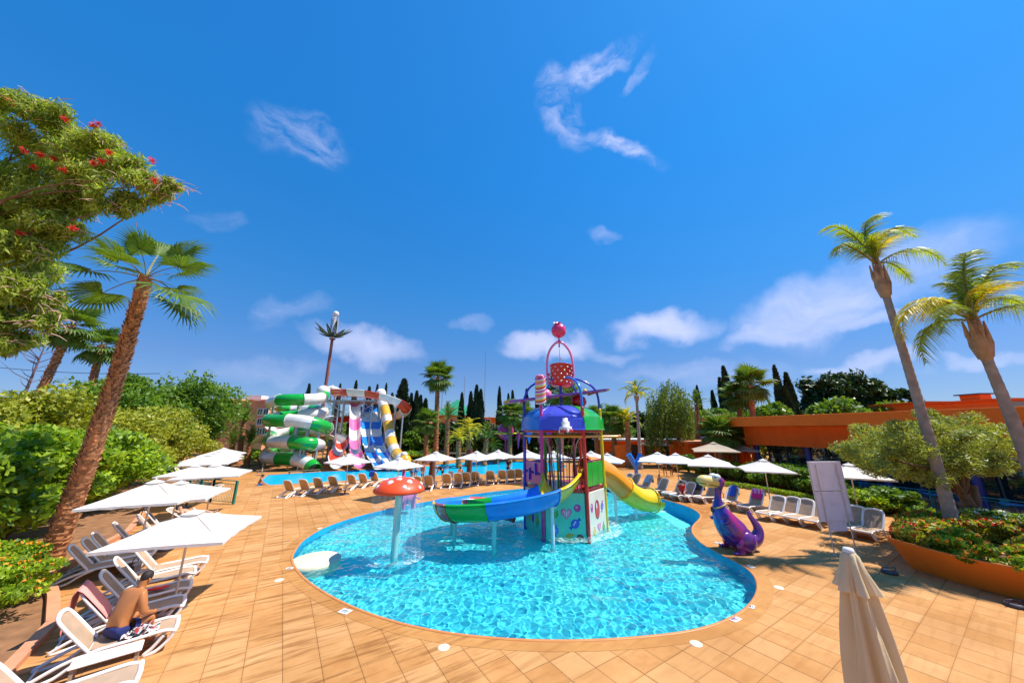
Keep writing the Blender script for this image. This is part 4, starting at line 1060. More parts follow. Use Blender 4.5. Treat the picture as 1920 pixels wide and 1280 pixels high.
# painted sweets on the base panels, flat emblems standing a few mm proud
def emblem(panel, x, z, kind, s, mats, rot=0.0):
    o_, nrm, L_ = panel
    # local y that faces outwards
    ly = -1 if (o_.matrix_basis.to_3x3() @ Vector((0, -1, 0))).dot(nrm) > 0 else 1
    def flat(pts, m_, dz):
        mb = MB(); n = len(pts); c_, s_ = math.cos(rot), math.sin(rot); y0, y1 = ly * (.031 + dz * .004), ly * (.034 + dz * .004)
        P2 = [(x + (a * c_ - b * s_) * s, z + (a * s_ + b * c_) * s) for a, b in pts]
        vs_ = [(a, y1, b) for a, b in P2]; mb.add(vs_ + [(a, y0, b) for a, b in P2], [tuple(range(n))] + [(k, (k + 1) % n, n + (k + 1) % n, n + k) for k in range(n)])
        mb.build('emblem', m_, o_)
    circ = lambda r, n=20, sx=1, ox=0, oy=0: [(ox + r * sx * math.cos(2 * math.pi * k / n), oy + r * math.sin(2 * math.pi * k / n)) for k in range(n)]
    heart = lambda r: [(r * .062 * 16 * math.sin(t) ** 3, r * .062 * (13 * math.cos(t) - 5 * math.cos(2 * t) - 2 * math.cos(3 * t) - math.cos(4 * t))) for t in [2 * math.pi * k / 30 for k in range(30)]]
    if kind == 'heart': flat(heart(1.12), mats[1], 0); flat(heart(.95), mats[0], 1); flat([(-.09, .35), (.09, .35), (.05, -.7), (-.05, -.7)], mats[2], 2); flat([(-.5, .4), (-.38, .45), (-.25, -.4), (-.3, -.4)], mats[2], 2); flat([(.5, .4), (.38, .45), (.25, -.4), (.3, -.4)], mats[2], 2)
    if kind == 'disc': flat(circ(1), mats[1], 0); flat(circ(.82), mats[0], 1); flat(circ(.4, ox=-.2, oy=.2), mats[2], 2)
    if kind == 'candy':
        flat([(-1.5, .45), (-.7, 0), (-1.5, -.45)], mats[1], 0); flat([(1.5, .45), (.7, 0), (1.5, -.45)], mats[1], 0); flat(circ(.88, sx=1.1), mats[1], 0); flat(circ(.72, sx=1.1), mats[0], 1); flat([(-.5, .1), (.5, .35), (.5, .15), (-.5, -.1)], mats[2], 2)
    if kind == 'donut': flat(circ(1), mats[1], 0); flat(circ(.84), mats[0], 1); flat(circ(.34), mats[2], 2)
    if kind == 'oval': flat(circ(1.0, sx=.62), mats[1], 0); flat(circ(.88, sx=.54), mats[0], 1); flat(circ(.3, sx=.5, ox=-.15, oy=.4), mats[2], 2)
pr, wh = m_purple, m_pwhite
F1, F0, F2 = panels[1], panels[0], panels[2]
sgn1 = 1
emblem(F1, .05, .42, 'heart', .23, [m_pink, m_mag, wh]); emblem(F1, .55, .70 - .05, 'disc', .16, [m_mag, pr, m_pink]); emblem(F1, .42, .0, 'candy', .21, [m_violet, m_dblue, wh], .75)
emblem(F1, -.42, .36, 'candy', .12, [m_pgreen, m_pgreen, m_yellow], 1.2); emblem(F1, .12, -.66 + .12, 'candy', .16, [m_porange, m_porange, m_yellow], .5); emblem(F1, .62, -.58, 'donut', .17, [m_redbrown, m_maroon, wh]); emblem(F1, -.45, -.3, 'candy', .16, [m_blue, m_blue, wh], 1.5)
emblem(F0, -.40, .0, 'oval', .20, [m_yellow, m_pgreen, wh], .3); emblem(F0, -.02, -.02, 'oval', .23, [pr, m_mag, m_blue]); emblem(F0, .45, -.05, 'candy', .19, [m_pgreen, m_pgreen, m_yellow], 1.35)
emblem(F2, -.05, .45, 'oval', .42, [m_red, m_maroon, wh]); emblem(F2, -.62, .6, 'oval', .2, [m_mag, pr, wh]); emblem(F2, .5, .5, 'candy', .17, [m_violet, pr, wh], 1.3); emblem(F2, .05, -.3, 'heart', .18, [m_pink, m_mag, wh]); emblem(F2, -.45, -.45, 'candy', .16, [m_yellow, m_porange, wh], 1.4); emblem(F2, .55, -.4, 'candy', .15, [m_pgreen, m_pgreen, wh], 1.45)
# railings above the deck
for (i, z0, z1, m_) in ((0, 1.95, 2.42, m_mag), (0, 2.50, 2.98, m_mag), (2, 1.92, 3.0, m_pgreen), (5, 1.95, 2.9, m_purple)): face(i, z0, z1, m_, .02, 'side_panel', .14)
o_, nrm, L_ = panels[0]
for s in (-.35, .35): MB().box((0, 0, 0), (.10, .12, .55)).build('panel_latch', m_dblue, tw, (V6[0] + V6[1]) / 2 + nrm * .03 + (V6[1] - V6[0]).normalized() * s + Vector((0, 0, 2.5 + s * .4)), (0, 0, math.atan2((V6[1] - V6[0]).y, (V6[1] - V6[0]).x)))
def bars(i, z0, z1, mat, k=6):
    a, b = V6[i], V6[(i + 1) % 6]; mb = MB(); mb.cyl(a + Vector((0, 0, z1)), b + Vector((0, 0, z1)), .035, n=8); mb.cyl(a + Vector((0, 0, z0)), b + Vector((0, 0, z0)), .03, n=8)
    for j in range(1, k): c0 = a.lerp(b, j / k); mb.cyl(c0 + Vector((0, 0, z0)), c0 + Vector((0, 0, z1)), .018, n=6)
    mb.build('railing', mat, tw)
bars(4, 1.95, 2.9, m_dblue); bars(3, 1.95, 2.8, m_red, 5)
bars(2, 1.84, 3.05, m_maroon, 3)
for s in (.0, .16): 
    a, b = V6[1].lerp(V6[2], .80 + s * .5), 0; MB().tube([a + Vector((0, 0, 1.8)), a + Vector((0, 0, 2.85))], .03, 8).build('grab_rail', m_red, tw)
# ring beams
for zz, m_, rr in ((4.42, m_red, .07), (4.18, m_porange, .06)):
    for i in range(6): MB().cyl(V6[i] + Vector((0, 0, zz)), V6[(i + 1) % 6] + Vector((0, 0, zz)), rr, n=10).build('ring_beam', m_, tw)
for i in (2,): 
    d = (V6[3] - V6[2]).normalized(); MB().cyl(V6[3] + Vector((0, 0, 4.15)), V6[3] + Vector((1.0, .2, 4.15)), .06, n=8).ball(V6[3] + Vector((1.0, .2, 4.15)), .1, 10).build('side_beam', m_porange, tw)
# dome: six moulded segments with a skirt
RD = 2.14
def dome_pt(ang_, t):
    """t 0 = rim .. 1 = apex; faceted between the ribs"""
    k = math.floor((ang_ - 172) / 60); a0 = 172 + 60 * k; f = (ang_ - a0) / 60
    rr = RD * math.cos(t * math.pi / 2) ** .8
    p0 = Vector((math.cos(R(a0)), math.sin(R(a0)), 0)); p1 = Vector((math.cos(R(a0 + 60)), math.sin(R(a0 + 60)), 0))
    d = p0.lerp(p1, f); d = d.lerp(d.normalized(), .45)
    return d * rr + Vector((0, 0, 4.84 + .92 * math.sin(t * math.pi / 2)))
dm = [m_blue, m_violet, m_pgreen, m_pgreen, m_dblue, m_blue]
for k in range(6):
    a0 = 172 + 60 * k; grid = []
    for j in range(11):
        t = j / 10; row = []
        for i in range(9):
            f = i / 8; p_ = dome_pt(a0 + 59.999 * f, t)
            if 0 < i < 8 and 1 <= j <= 8: p_ = p_ * 1.0 + Vector((p_.x, p_.y, .3)).normalized() * (.045 if 1 < i < 7 and 2 <= j <= 7 else .0)
            row.append(p_)
        grid.append(row)
    mb = MB().sheet(grid, sm=False)
    sk = [[Vector((p_.x, p_.y, z)) * 1 for p_ in grid[0]] for z in (4.84, 4.50)]
    sk[1] = [Vector((p_.x * 1.02, p_.y * 1.02, 4.50)) for p_ in grid[0]]
    mb.sheet(sk, sm=False).tube([p_ * 1.0 for p_ in sk[1]], .03, 6).tube([r_[0] for r_ in grid], .035, 6)
    mb.build('roof_segment', dm[k], tw)
MB().ball((0, 0, 5.75), (.22, .22, .1), 14).build('roof_cap', m_violet, tw)
# blue arches rising from the posts to a ring under the bucket
for (i, m_) in ((0, m_dblue), (1, m_mag), (2, m_blue), (3, m_dblue), (4, m_dblue), (5, m_dblue)):
    v_ = V6[i]; z0 = ptop[i]
    if i == 1: continue
    pth = smooth_path([v_ + Vector((0, 0, z0 - .6)), v_ + Vector((0, 0, z0)), v_ * .97 + Vector((0, 0, 6.3)), v_ * .84 + Vector((0, 0, 6.75)), v_ * .6 + Vector((0, 0, 7.05)), v_ * .36 + Vector((0, 0, 7.18)), v_ * .2 + Vector((0, 0, 7.18))], 6)
    MB().tube(pth, .06, 10).build('arch', m_, tw)
MB().tube([(math.cos(a) * .5, math.sin(a) * .5, 7.13) for a in [2 * math.pi * k / 20 for k in range(20)]], .06, 8, closed=True).build('top_ring', m_dblue, tw)
MB().cyl((0, 0, 5.9), (0, 0, 7.1), .09, n=10).build('centre_post', m_dblue, tw)
# long striped plank balanced through the top
a_, b_ = Vector((-3.15, -.5, 5.80)), Vector((2.55, -.1, 6.52)); d = (b_ - a_); 
pl = thing('plank_holder', 'x', 'x')
bpy.data.objects.remove(pl)
sd_ = d.normalized().cross(Vector((0, 0, 1))).normalized(); up_ = sd_.cross(d.normalized())
for k, m_ in enumerate((m_red, m_blue, m_pink, m_dblue, m_porange, m_purple)):
    o_ = -.55 + k * .22
    w0 = .5 if k in (0, 5) else .1
    MB().add([a_ + d * w0 * .12 + sd_ * (o_ - .1), a_ + d * w0 * .12 + sd_ * (o_ + .1), b_ - d * w0 * .1 + sd_ * (o_ + .1), b_ - d * w0 * .1 + sd_ * (o_ - .1)] + [p_ + up_ * .09 for p_ in (a_ + d * w0 * .12 + sd_ * (o_ - .1), a_ + d * w0 * .12 + sd_ * (o_ + .1), b_ - d * w0 * .1 + sd_ * (o_ + .1), b_ - d * w0 * .1 + sd_ * (o_ - .1))],
             [(3, 2, 1, 0), (4, 5, 6, 7), (0, 1, 5, 4), (1, 2, 6, 5), (2, 3, 7, 6), (3, 0, 4, 7)]).build('striped_board', m_, tw)
for f, m_ in ((.18, m_red), (.42, m_maroon), (.66, m_maroon), (.84, m_red)):
    c = a_ + d * f; MB().box(c - up_ * .05, (.1, 1.2, .07), rot=(0, -math.atan2(d.z, d.x), math.atan2(d.y, d.x))).build('board_batten', m_, tw)
MB().ball(a_ + d * .72 + Vector((0, .2, -.36)), (.42, .42, .36), 18).build('sweet_ball', m_red, tw)
MB().ball(a_ + d * .40 + Vector((0, -.25, .22)), (.3, .3, .26), 16).build('sweet_ball', m_pink, tw)
MB().ball(a_ + d * .73 + Vector((.2, -.3, .16)), (.12, .12, .1), 10).build('bolt_cap', m_yellow, tw)
# tipping bucket and its hoop
bk = MB().lathe([(.0, 0), (.50, .0), (.56, .06), (.62, 1.1), (.66, 1.14), (.62, 1.16), (.58, 1.1), (.5, .1), (0, .08)], 28)
bo = bk.build('bucket', m_red, tw, (.02, -.05, 6.78), (R(-6), R(4), 0))
q = random.Random(3)
for row in range(5):
    for k in range(11):
        a = 2 * math.pi * (k + .5 * (row % 2)) / 11; z = .16 + row * .2; rr = .56 + .06 * z + .012
        ca_, sa_ = math.cos(a), math.sin(a)
        MB().lathe([(0, 0), (.045, 0), (.045, -.02)], 10).build('dot', m_pwhite, bo, (ca_ * rr, sa_ * rr, z), Euler((0, R(90), a), 'XYZ'))
hoop = smooth_path([(-.66, -.1, 6.9), (-.72, -.1, 7.5), (-.70, -.1, 8.2), (-.55, -.1, 8.75), (-.25, -.1, 9.15), (0, -.1, 9.25), (.25, -.1, 9.15), (.55, -.1, 8.75), (.70, -.1, 8.2), (.72, -.1, 7.5), (.66, -.1, 6.9)], 6)
MB().tube(hoop, .065, 10).build('bucket_hoop', m_pink, tw)
for s in (-1, 1): MB().cyl((s * .58, -.08, 7.42), (s * .76, -.1, 7.42), .08, n=12).cyl((s * .66, -.1, 6.9), (s * .40, -.05, 7.1), .05, n=8).build('pivot', m_mag, tw)
MB().cyl((0, -.1, 8.95), (0, -.1, 9.6), .04, n=8).cyl((0, -.1, 9.3), (0, -.1, 9.36), .09, n=10).build('spout', m_mag, tw)
rb = MB().ball((0, -.1, 9.93), (.42, .42, .43), 22)
q = random.Random(8)
ro = rb.build('pomegranate', plastic('plastic_raspberry', (.72, .03, .14)), tw)
cr = MB()
for k in range(9):
    a = 2 * math.pi * k / 9; b0 = Vector((-.12, -.30, 10.22)); dd = Vector((math.cos(a) * .2, math.sin(a) * .1 - .06, .12 + .06 * math.sin(a)))
    cr.tube([b0 + dd * .3, b0 + dd * 1.15], [.06, .005], 5)
cr.build('crown', plastic('plastic_crimson', (.42, .01, .08)), ro)
MB().cyl((-.01, -.12, 8.9), (0, -.1, 7.9), .018, .03, n=6).ball((.02, -.12, 8.3), (.05, .05, .09), 8).build('water_jet', M('spray', (.85, .9, .95), .2), tw)
# twisted lollipop stick on the magenta post
lp = V6[1]; cols = [m_pwhite, m_red, m_yellow, m_pwhite, m_pink, m_porange, m_pwhite, m_mag]
for k in range(16):
    z0 = 5.78 + k * .08; mb = MB(); g0_ = []
    for j in range(3):
        row = []
        for i in range(21):
            a = 2 * math.pi * i / 20; z = z0 + .16 * j / 2 * .5 + .10 * math.sin(a + .6); rr = .25 + .03 * math.sin(j * math.pi / 2)
            row.append(Vector((lp.x + rr * math.cos(a), lp.y + rr * math.sin(a), z)))
        g0_.append(row)
    mb.sheet(g0_); mb.build('twist_band', cols[k % 8], tw)
MB().ball((lp.x, lp.y, 7.08), (.24, .24, .1), 14).build('twist_cap', m_pink, tw)
MB().ball((lp.x, lp.y, 5.80), (.24, .24, .08), 14).build('twist_cap', m_pwhite, tw)
# cake on the front beam
cf = V6[1].lerp(V6[2], .56) * 1.27 + Vector((0, 0, 4.42))
ck = MB().lathe([(0, .0), (.30, 0), (.30, .2), (.27, .22), (.2, .22), (.2, .42), (.17, .45), (.12, .45), (.12, .6), (.0, .62)], 22, c=cf).build('cake', m_pwhite, tw)
MB().lathe([(.31, -.05), (.32, .05), (.30, .07)], 22, c=cf, wob=lambda a, z, j: 1 + .05 * math.sin(9 * a)).lathe([(.05, .6), (.11, .62), (0, .63)], 12, c=cf).build('icing', m_red, ck)
for k in range(9):
    a = 2 * math.pi * k / 9; MB().ball(cf + Vector((.3 * math.cos(a), .3 * math.sin(a), .02)), (.06, .06, .09), 8).build('icing_drop', m_pwhite if k % 2 else m_red, ck)
# hanging ropes gathered at the middle
rope = M('rope', (.45, .30, .22), .9, .3, 9); ropew = M('rope_pale', (.75, .68, .62), .9, .15, 9); roper = M('rope_red', (.34, .05, .05), .9, .2, 9)
for k in range(18):
    a = 2 * math.pi * k / 18; q_ = .35 + .12 * (k % 3)
    pth = smooth_path([(1.65 * math.cos(a), 1.65 * math.sin(a), 4.2), (1.1 * math.cos(a), 1.1 * math.sin(a), 4.1), (.8 * math.cos(a), .8 * math.sin(a), 3.7), (q_ * 1.5 * math.cos(a), q_ * 1.5 * math.sin(a), 2.9), (q_ * 1.3 * math.cos(a), q_ * 1.3 * math.sin(a), 1.8)], 5)
    MB().tube(pth, .018, 5).build('rope', [rope, ropew, roper][k % 3], tw)
for k in range(5):
    a = 2 * math.pi * k / 5 + .4; MB().cyl((.7 * math.cos(a), .7 * math.sin(a), 1.8), (.7 * math.cos(a), .7 * math.sin(a), 4.2), .05, n=8).build('inner_post', [m_pink, m_blue, m_red, m_pgreen, m_maroon][k], tw)
# ---- open slide curling left
sp = [(2.35, 17.05, 1.80), (2.25, 16.55, 1.72), (1.9, 15.95, 1.55), (1.2, 15.45, 1.36), (.2, 15.15, 1.20), (-.9, 15.1, 1.05), (-1.9, 15.45, .92), (-2.65, 16.1, .80), (-2.95, 17.0, .68), (-2.75, 18.0, .55), (-2.0, 18.8, .42), (-1.0, 19.1, .28), (.1, 18.9, .10)]
sp = smooth_path([Vector(p_) - TC for p_ in sp], 6)
m = len(sp)
wd = [1.55 - .45 * i / 12 if i < 12 else 1.1 for i in range(m)]
bounds = [0, 14, 30, 39, 43, 47, 60, m - 1]
sp = [p_ - Vector((0, 0, .12)) for p_ in sp]
slide(tw, sp, halfpipe(.57, .05, 1.2), [m_yellow, m_blue, m_pgreen, m_redbrown, m_yellow, m_blue, m_red], 7, name='slide_section', bounds=bounds, wd=wd)
def leg(p_, r=.075, mat=m_postw, top=0):
    o_ = MB().cyl((p_.x, p_.y, DEP), (p_.x, p_.y, p_.z), r, n=12).cyl((p_.x, p_.y, DEP), (p_.x, p_.y, DEP + .03), r * 2.2, n=14).box((p_.x, p_.y, p_.z), (.34, .34, .05)).build('slide_leg', mat, tw); caust(o_)
leg(sp[14] + Vector((0, -.1, -.05)), .085)
for i in (40, 52): leg(sp[i] + Vector((0, 0, -.05)), .075, m_teal_l)
leg(sp[29] + Vector((0, 0, -.05)), .10, m_teal_l)
# ---- tube slide to the right
tp = smooth_path([Vector(p_) - TC for p_ in [(3.9, 18.85, 2.50), (4.5, 19.15, 2.45), (5.1, 19.45, 2.20), (5.7, 19.8, 1.75), (6.3, 20.15, 1.25), (6.9, 20.5, .85), (7.5, 20.8, .62), (8.05, 21.05, .56)]], 5)
m = len(tp); slide(tw, tp, circle(.60, 20), [m_porange, m_yellow], 2, closed=True, name='tube_section', flange=.05, bounds=[0, 19, m - 1])
e_ = tp[-1]; t, s_, u_ = frame_of(tp, m - 1)
prf = [(.60 * math.cos(a), .60 * math.sin(a)) for a in [math.pi + math.pi * i / 10 for i in range(11)]]
MB().sheet([[e_ + t * q_ + s_ * a * k_ + u_ * b * k_ for a, b in prf] for q_, k_ in ((0, 1.0), (.3, .98), (.42, .97))]).build('exit_lip', m_yellow, tw)
for i in (14, 25): leg(tp[i] + Vector((0, 0, -.6)), .07)
# trickle at the tube end
MB().tube([e_ + t * .42 + u_ * -.55, e_ + t * .5 + u_ * -.62 + Vector((0, 0, -.08))], .03, 6).build('water_trickle', MATS['spray'], tw)
# ---------------------------------------------------------------- mushroom fountain
mp_ = Vector((-4.4, 14.15, 0)); mu = thing('mushroom_fountain', 'orange mushroom water feature with white spots on a pale teal stem in the pool', 'fountain', mp_)
m_cap = plastic('mushroom_orange', (.82, .07, .0), .5)
caust(MB().cyl((0, 0, DEP), (0, 0, 2.3), .13, n=18).lathe([(.13, 2.25), (.3, 2.3), (.5, 2.36)], 18).build('stem', plastic('stem_teal', (.28, .66, .60)), mu))
MB().lathe([(.13, 2.22), (.5, 2.2), (.86, 2.15), (.93, 2.16)], 32).build('gill', m_pwhite, mu)
capo = MB().lathe([(.93, 2.16), (.965, 2.2), (.95, 2.28), (.84, 2.42), (.66, 2.55), (.42, 2.64), (.2, 2.68), (0, 2.69)], 36).build('cap', m_cap, mu)
def cap_pt(a, f):
    pf = [(0, 2.69), (.2, 2.68), (.42, 2.64), (.66, 2.55), (.84, 2.42), (.95, 2.28)]; x = f * 5; i = min(4, int(x)); u = x - i
    r_ = pf[i][0] * (1 - u) + pf[i + 1][0] * u; z = pf[i][1] * (1 - u) + pf[i + 1][1] * u
    return Vector((r_ * math.cos(a), r_ * math.sin(a), z)), Vector((math.cos(a) * (.15 + f), math.sin(a) * (.15 + f), 1.5 - f)).normalized()
for (a, f, s) in ((250, .55, .13), (215, .82, .10), (282, .30, .12), (300, .78, .09), (325, .55, .12), (180, .5, .11), (150, .75, .12), (60, .6, .13), (20, .8, .1), (110, .4, .12), (345, .9, .08)):
    p_, n_ = cap_pt(R(a), f); MB().lathe([(0, .03), (s * .8, .02), (s, -.02)], 14, wob=lambda b_, z, j: 1 + .07 * math.sin(3 * b_ + s * 40)).build('spot', m_pwhite, capo, p_, n_.to_track_quat('Z', 'Y').to_euler())
m_veil, N, L, p = new_mat('water_veil')
tc = N.new('ShaderNodeTexCoord'); mpn = N.new('ShaderNodeMapping'); mpn.inputs['Scale'].default_value = (22, 22, 1.3); L.new(tc.outputs['Object'], mpn.inputs[0])
n1 = N.new('ShaderNodeTexNoise'); n1.inputs['Scale'].default_value = 1; n1.inputs['Detail'].default_value = 4; L.new(mpn.outputs[0], n1.inputs[0]); mr = N.new('ShaderNodeMapRange'); mr.inputs[1].default_value = .45; mr.inputs[2].default_value = .75; mr.inputs[3].default_value = .02; mr.inputs[4].default_value = .26; L.new(n1.outputs['Fac'], mr.inputs[0])
p.inputs['Base Color'].default_value = (.9, .93, .95, 1); p.inputs['Roughness'].default_value = .15; L.new(mr.outputs[0], p.inputs['Alpha'])
veil = MB().lathe([(.95, 2.15), (.96, 1.7), (.955, 1.1), (.95, .4), (.95, WZ)], 40, wob=lambda a, z, j: 1 + .006 * math.sin(17 * a)).build('water_veil', m_veil, mu)
# foam where the veil lands
m_foam, N, L, p = new_mat('foam')
tc = N.new('ShaderNodeTexCoord'); n1 = N.new('ShaderNodeTexNoise'); n1.inputs['Scale'].default_value = 9; n1.inputs['Detail'].default_value = 6; L.new(tc.outputs['Object'], n1.inputs[0])
n2 = N.new('ShaderNodeTexNoise'); n2.inputs['Scale'].default_value = 1.1; n2.inputs['Detail'].default_value = 3; L.new(tc.outputs['Object'], n2.inputs[0])
ma = N.new('ShaderNodeMath'); ma.operation = 'MULTIPLY'; mr = N.new('ShaderNodeMapRange'); mr.inputs[1].default_value = .42; mr.inputs[2].default_value = .68; mr.inputs[4].default_value = .75; L.new(n1.outputs['Fac'], mr.inputs[0])
mr2 = N.new('ShaderNodeMapRange'); mr2.inputs[1].default_value = .38; mr2.inputs[2].default_value = .6; mr2.inputs[3].default_value = .15; L.new(n2.outputs['Fac'], mr2.inputs[0]); L.new(mr.outputs[0], ma.inputs[0]); L.new(mr2.outputs[0], ma.inputs[1]); L.new(ma.outputs[0], p.inputs['Alpha'])
p.inputs['Base Color'].default_value = (.80, .93, .92, 1); p.inputs['Roughness'].default_value = .7
def foam_ring(label, c, r0, r1, n=40, a0=0, a1=360, seed=0):
    q = random.Random(seed); rows = []
    for r_ in np.linspace(r0, r1, 4):
        rows.append([(c[0] + r_ * math.cos(R(a0 + (a1 - a0) * i / n)) * q.uniform(.98, 1.02), c[1] + r_ * math.sin(R(a0 + (a1 - a0) * i / n)) * q.uniform(.98, 1.02), WZ + .045 + .01 * q.random()) for i in range(n + 1)])
    tag(MB().sheet(rows).build('foam', m_foam), label, 'foam', kind='stuff')
foam_ring('ring of white foam where the mushroom curtain meets the water', mp_, .72, 1.12, seed=1)
foam_ring('churned foam along the front panels of the play tower', TC, 2.05, 2.7, a0=225, a1=380, seed=2)
foam_ring('small patch of foam under the end of the yellow tube', (8.5, 21.3), .0, .4, seed=3)
foam_ring('foam patch inside the curl of the open slide', (-.4, 17.2), .1, 1.1, seed=4)
# ---------------------------------------------------------------- creature statue
m_cr, N, L, p = new_mat('statue_paint')
tc = N.new('ShaderNodeTexCoord'); sx = N.new('ShaderNodeSeparateXYZ'); L.new(tc.outputs['Object'], sx.inputs[0])
nz = N.new('ShaderNodeTexNoise'); nz.inputs['Scale'].default_value = 1.6; nz.inputs['Detail'].default_value = 4; L.new(tc.outputs['Object'], nz.inputs[0])
ad = N.new('ShaderNodeMath'); ad.operation = 'MULTIPLY_ADD'; L.new(nz.outputs['Fac'], ad.inputs[0]); ad.inputs[1].default_value = .8
of = N.new('ShaderNodeMath'); of.inputs[1].default_value = .40; L.new(sx.outputs[0], of.inputs[0]); L.new(of.outputs[0], ad.inputs[2])
cr_ = N.new('ShaderNodeValToRGB'); L.new(ad.outputs[0], cr_.inputs[0])
el = cr_.color_ramp.elements; el[0].position = .02; el[0].color = (.005, .08, .45, 1); el[1].position = 1.0; el[1].color = (.14, .03, .22, 1)
for ps, c0 in ((.22, (.03, .02, .24)), (.42, (.12, .015, .20)), (.6, (.42, .01, .14)), (.78, (.20, .02, .20))): e = el.new(ps); e.color = c0 + (1,)
L.new(cr_.outputs[0], p.inputs['Base Color']); p.inputs['Roughness'].default_value = .22; p.inputs['Coat Weight'].default_value = .7
def skin_mesh(name, verts, edges, radii, mat, root=0, sub=2, smooth=True):
    me = bpy.data.meshes.new(name); me.from_pydata([tuple(v) for v in verts], edges, []); o = bpy.data.objects.new(name, me); col.objects.link(o)
    o.modifiers.new('skin', 'SKIN'); sv = me.skin_vertices[0].data
    for i, r_ in enumerate(radii): sv[i].radius = (r_, r_) if not hasattr(r_, '__len__') else r_
    for i in range(len(radii)): sv[i].use_root = (i == root)
    o.modifiers['skin'].use_smooth_shade = True
    s = o.modifiers.new('sub', 'SUBSURF'); s.levels = sub; s.render_levels = sub
    dg = bpy.context.evaluated_depsgraph_get(); m2 = bpy.data.meshes.new_from_object(o.evaluated_get(dg)); m2.name = name
    bpy.data.objects.remove(o); m2.materials.clear(); m2.materials.append(mat)
    m2.polygons.foreach_set('use_smooth', [smooth] * len(m2.polygons))
    return m2
cp = G(1385, 1032); ct = thing('creature_statue', 'glossy purple dinosaur statue with a big yellow beak sitting at the pool edge', 'statue', cp)
sp_ = [(-.34, 2.66, .10), (-.36, 2.58, .19), (-.38, 2.45, .22), (-.44, 2.25, .17), (-.49, 2.0, .135), (-.52, 1.78, .16), (-.53, 1.55, .25), (-.46, 1.3, .37), (-.34, 1.02, .47), (-.16, .74, .54), (.06, .53, .53), (.3, .42, .43), (.52, .36, .33), (.74, .42, .26), (.87, .62, .21), (.87, .82, .165), (.77, 1.02, .125), (.66, 1.2, .10), (.62, 1.33, .09), (.63, 1.40, .04)]
pz = smooth_path([Vector((x, 0, z)) for x, z, r_ in sp_], 4); pr_ = [v_.x * .93 for v_ in smooth_path([Vector((r_, 0, 0)) for x, z, r_ in sp_], 4)]
MB().tube(pz, pr_, 28).build('body', m_cr, ct)
for s in (-1, 1):
    MB().ball((.14, s * .40, .40), (.36, .20, .36), 20, rot=(0, .3, 0)).tube(smooth_path([(-.06, s * .46, .46), (-.20, s * .48, .28), (-.12, s * .48, .08)], 4), .11, 14).build('thigh', m_cr, ct)
    MB().ball((-.22, s * .48, .06), (.2, .12, .06), 14).ball((-.40, s * .55, .05), .05, 8).ball((-.42, s * .48, .05), .05, 8).ball((-.40, s * .41, .05), .05, 8).build('foot', m_cr, ct)
    MB().tube(smooth_path([(-.44, s * .34, 1.34), (-.46, s * .42, 1.16), (-.58, s * .40, 1.06), (-.72, s * .32, 1.10)], 4), [.10, .11, .11, .105, .10, .09, .085, .08, .075, .07, .065, .06, .05], 12).build('arm', m_cr, ct)
    ey = MB().ball((-.52, s * .13, 2.66), (.17, .11, .12), 16).build('eye', m_pwhite, ct)
    MB().ball((-.58, s * .19, 2.67), (.07, .06, .07), 12).build('iris', m_teal_l, ey); MB().ball((-.615, s * .225, 2.67), (.035, .03, .035), 10).build('pupil', m_window, ey)
bkm, N, L, p = new_mat('beak_paint'); tc = N.new('ShaderNodeTexCoord'); sx = N.new('ShaderNodeSeparateXYZ'); L.new(tc.outputs['Object'], sx.inputs[0]); mr = N.new('ShaderNodeMapRange'); mr.inputs[1].default_value = 2.2; mr.inputs[2].default_value = 2.62; L.new(sx.outputs[2], mr.inputs[0])
mx = N.new('ShaderNodeMix'); mx.data_type = 'RGBA'; L.new(mr.outputs[0], mx.inputs[0]); mx.inputs[6].default_value = (.88, .50, .02, 1); mx.inputs[7].default_value = (.80, .62, .18, 1); L.new(mx.outputs[2], p.inputs['Base Color']); p.inputs['Roughness'].default_value = .3; p.inputs['Coat Weight'].default_value = .5
MB().tube(smooth_path([(-.36, 0, 2.42), (-.60, 0, 2.45), (-.82, 0, 2.49), (-1.02, 0, 2.51), (-1.17, 0, 2.49), (-1.26, 0, 2.46)], 4), [k_ * .86 for k_ in [.17, .2, .22, .235, .245, .25, .255, .26, .262, .262, .26, .255, .25, .24, .225, .205, .18, .15, .11, .07, .02]], 22).build('beak', bkm, ct)
MB().tube(smooth_path([(-.42, -.20, 2.30), (-.62, -.235, 2.33), (-.95, -.24, 2.40), (-1.2, -.16, 2.43), (-1.34, 0, 2.44)], 4), .014, 6).build('mouth_line', m_window, ct)
MB().ball((-.44, -.10, 2.22), (.09, .08, .06), 12).build('mouth', m_window, ct)
MB().tube([(-.52 + .25 * math.cos(a), .24 * math.sin(a), 1.60 + .10 * math.cos(a)) for a in [2 * math.pi * k / 24 for k in range(24)]], .028, 7, closed=True).build('necklace', M('gold_band', (.5, .32, .08), .4), ct)
MB().ball((-.80, 0, 1.44), (.06, .07, .10), 10).build('pendant', M('pendant_black', (.03, .03, .06), .3), ct)
for o_ in (ct,): o_.scale = (1.0, .95, 1.0)
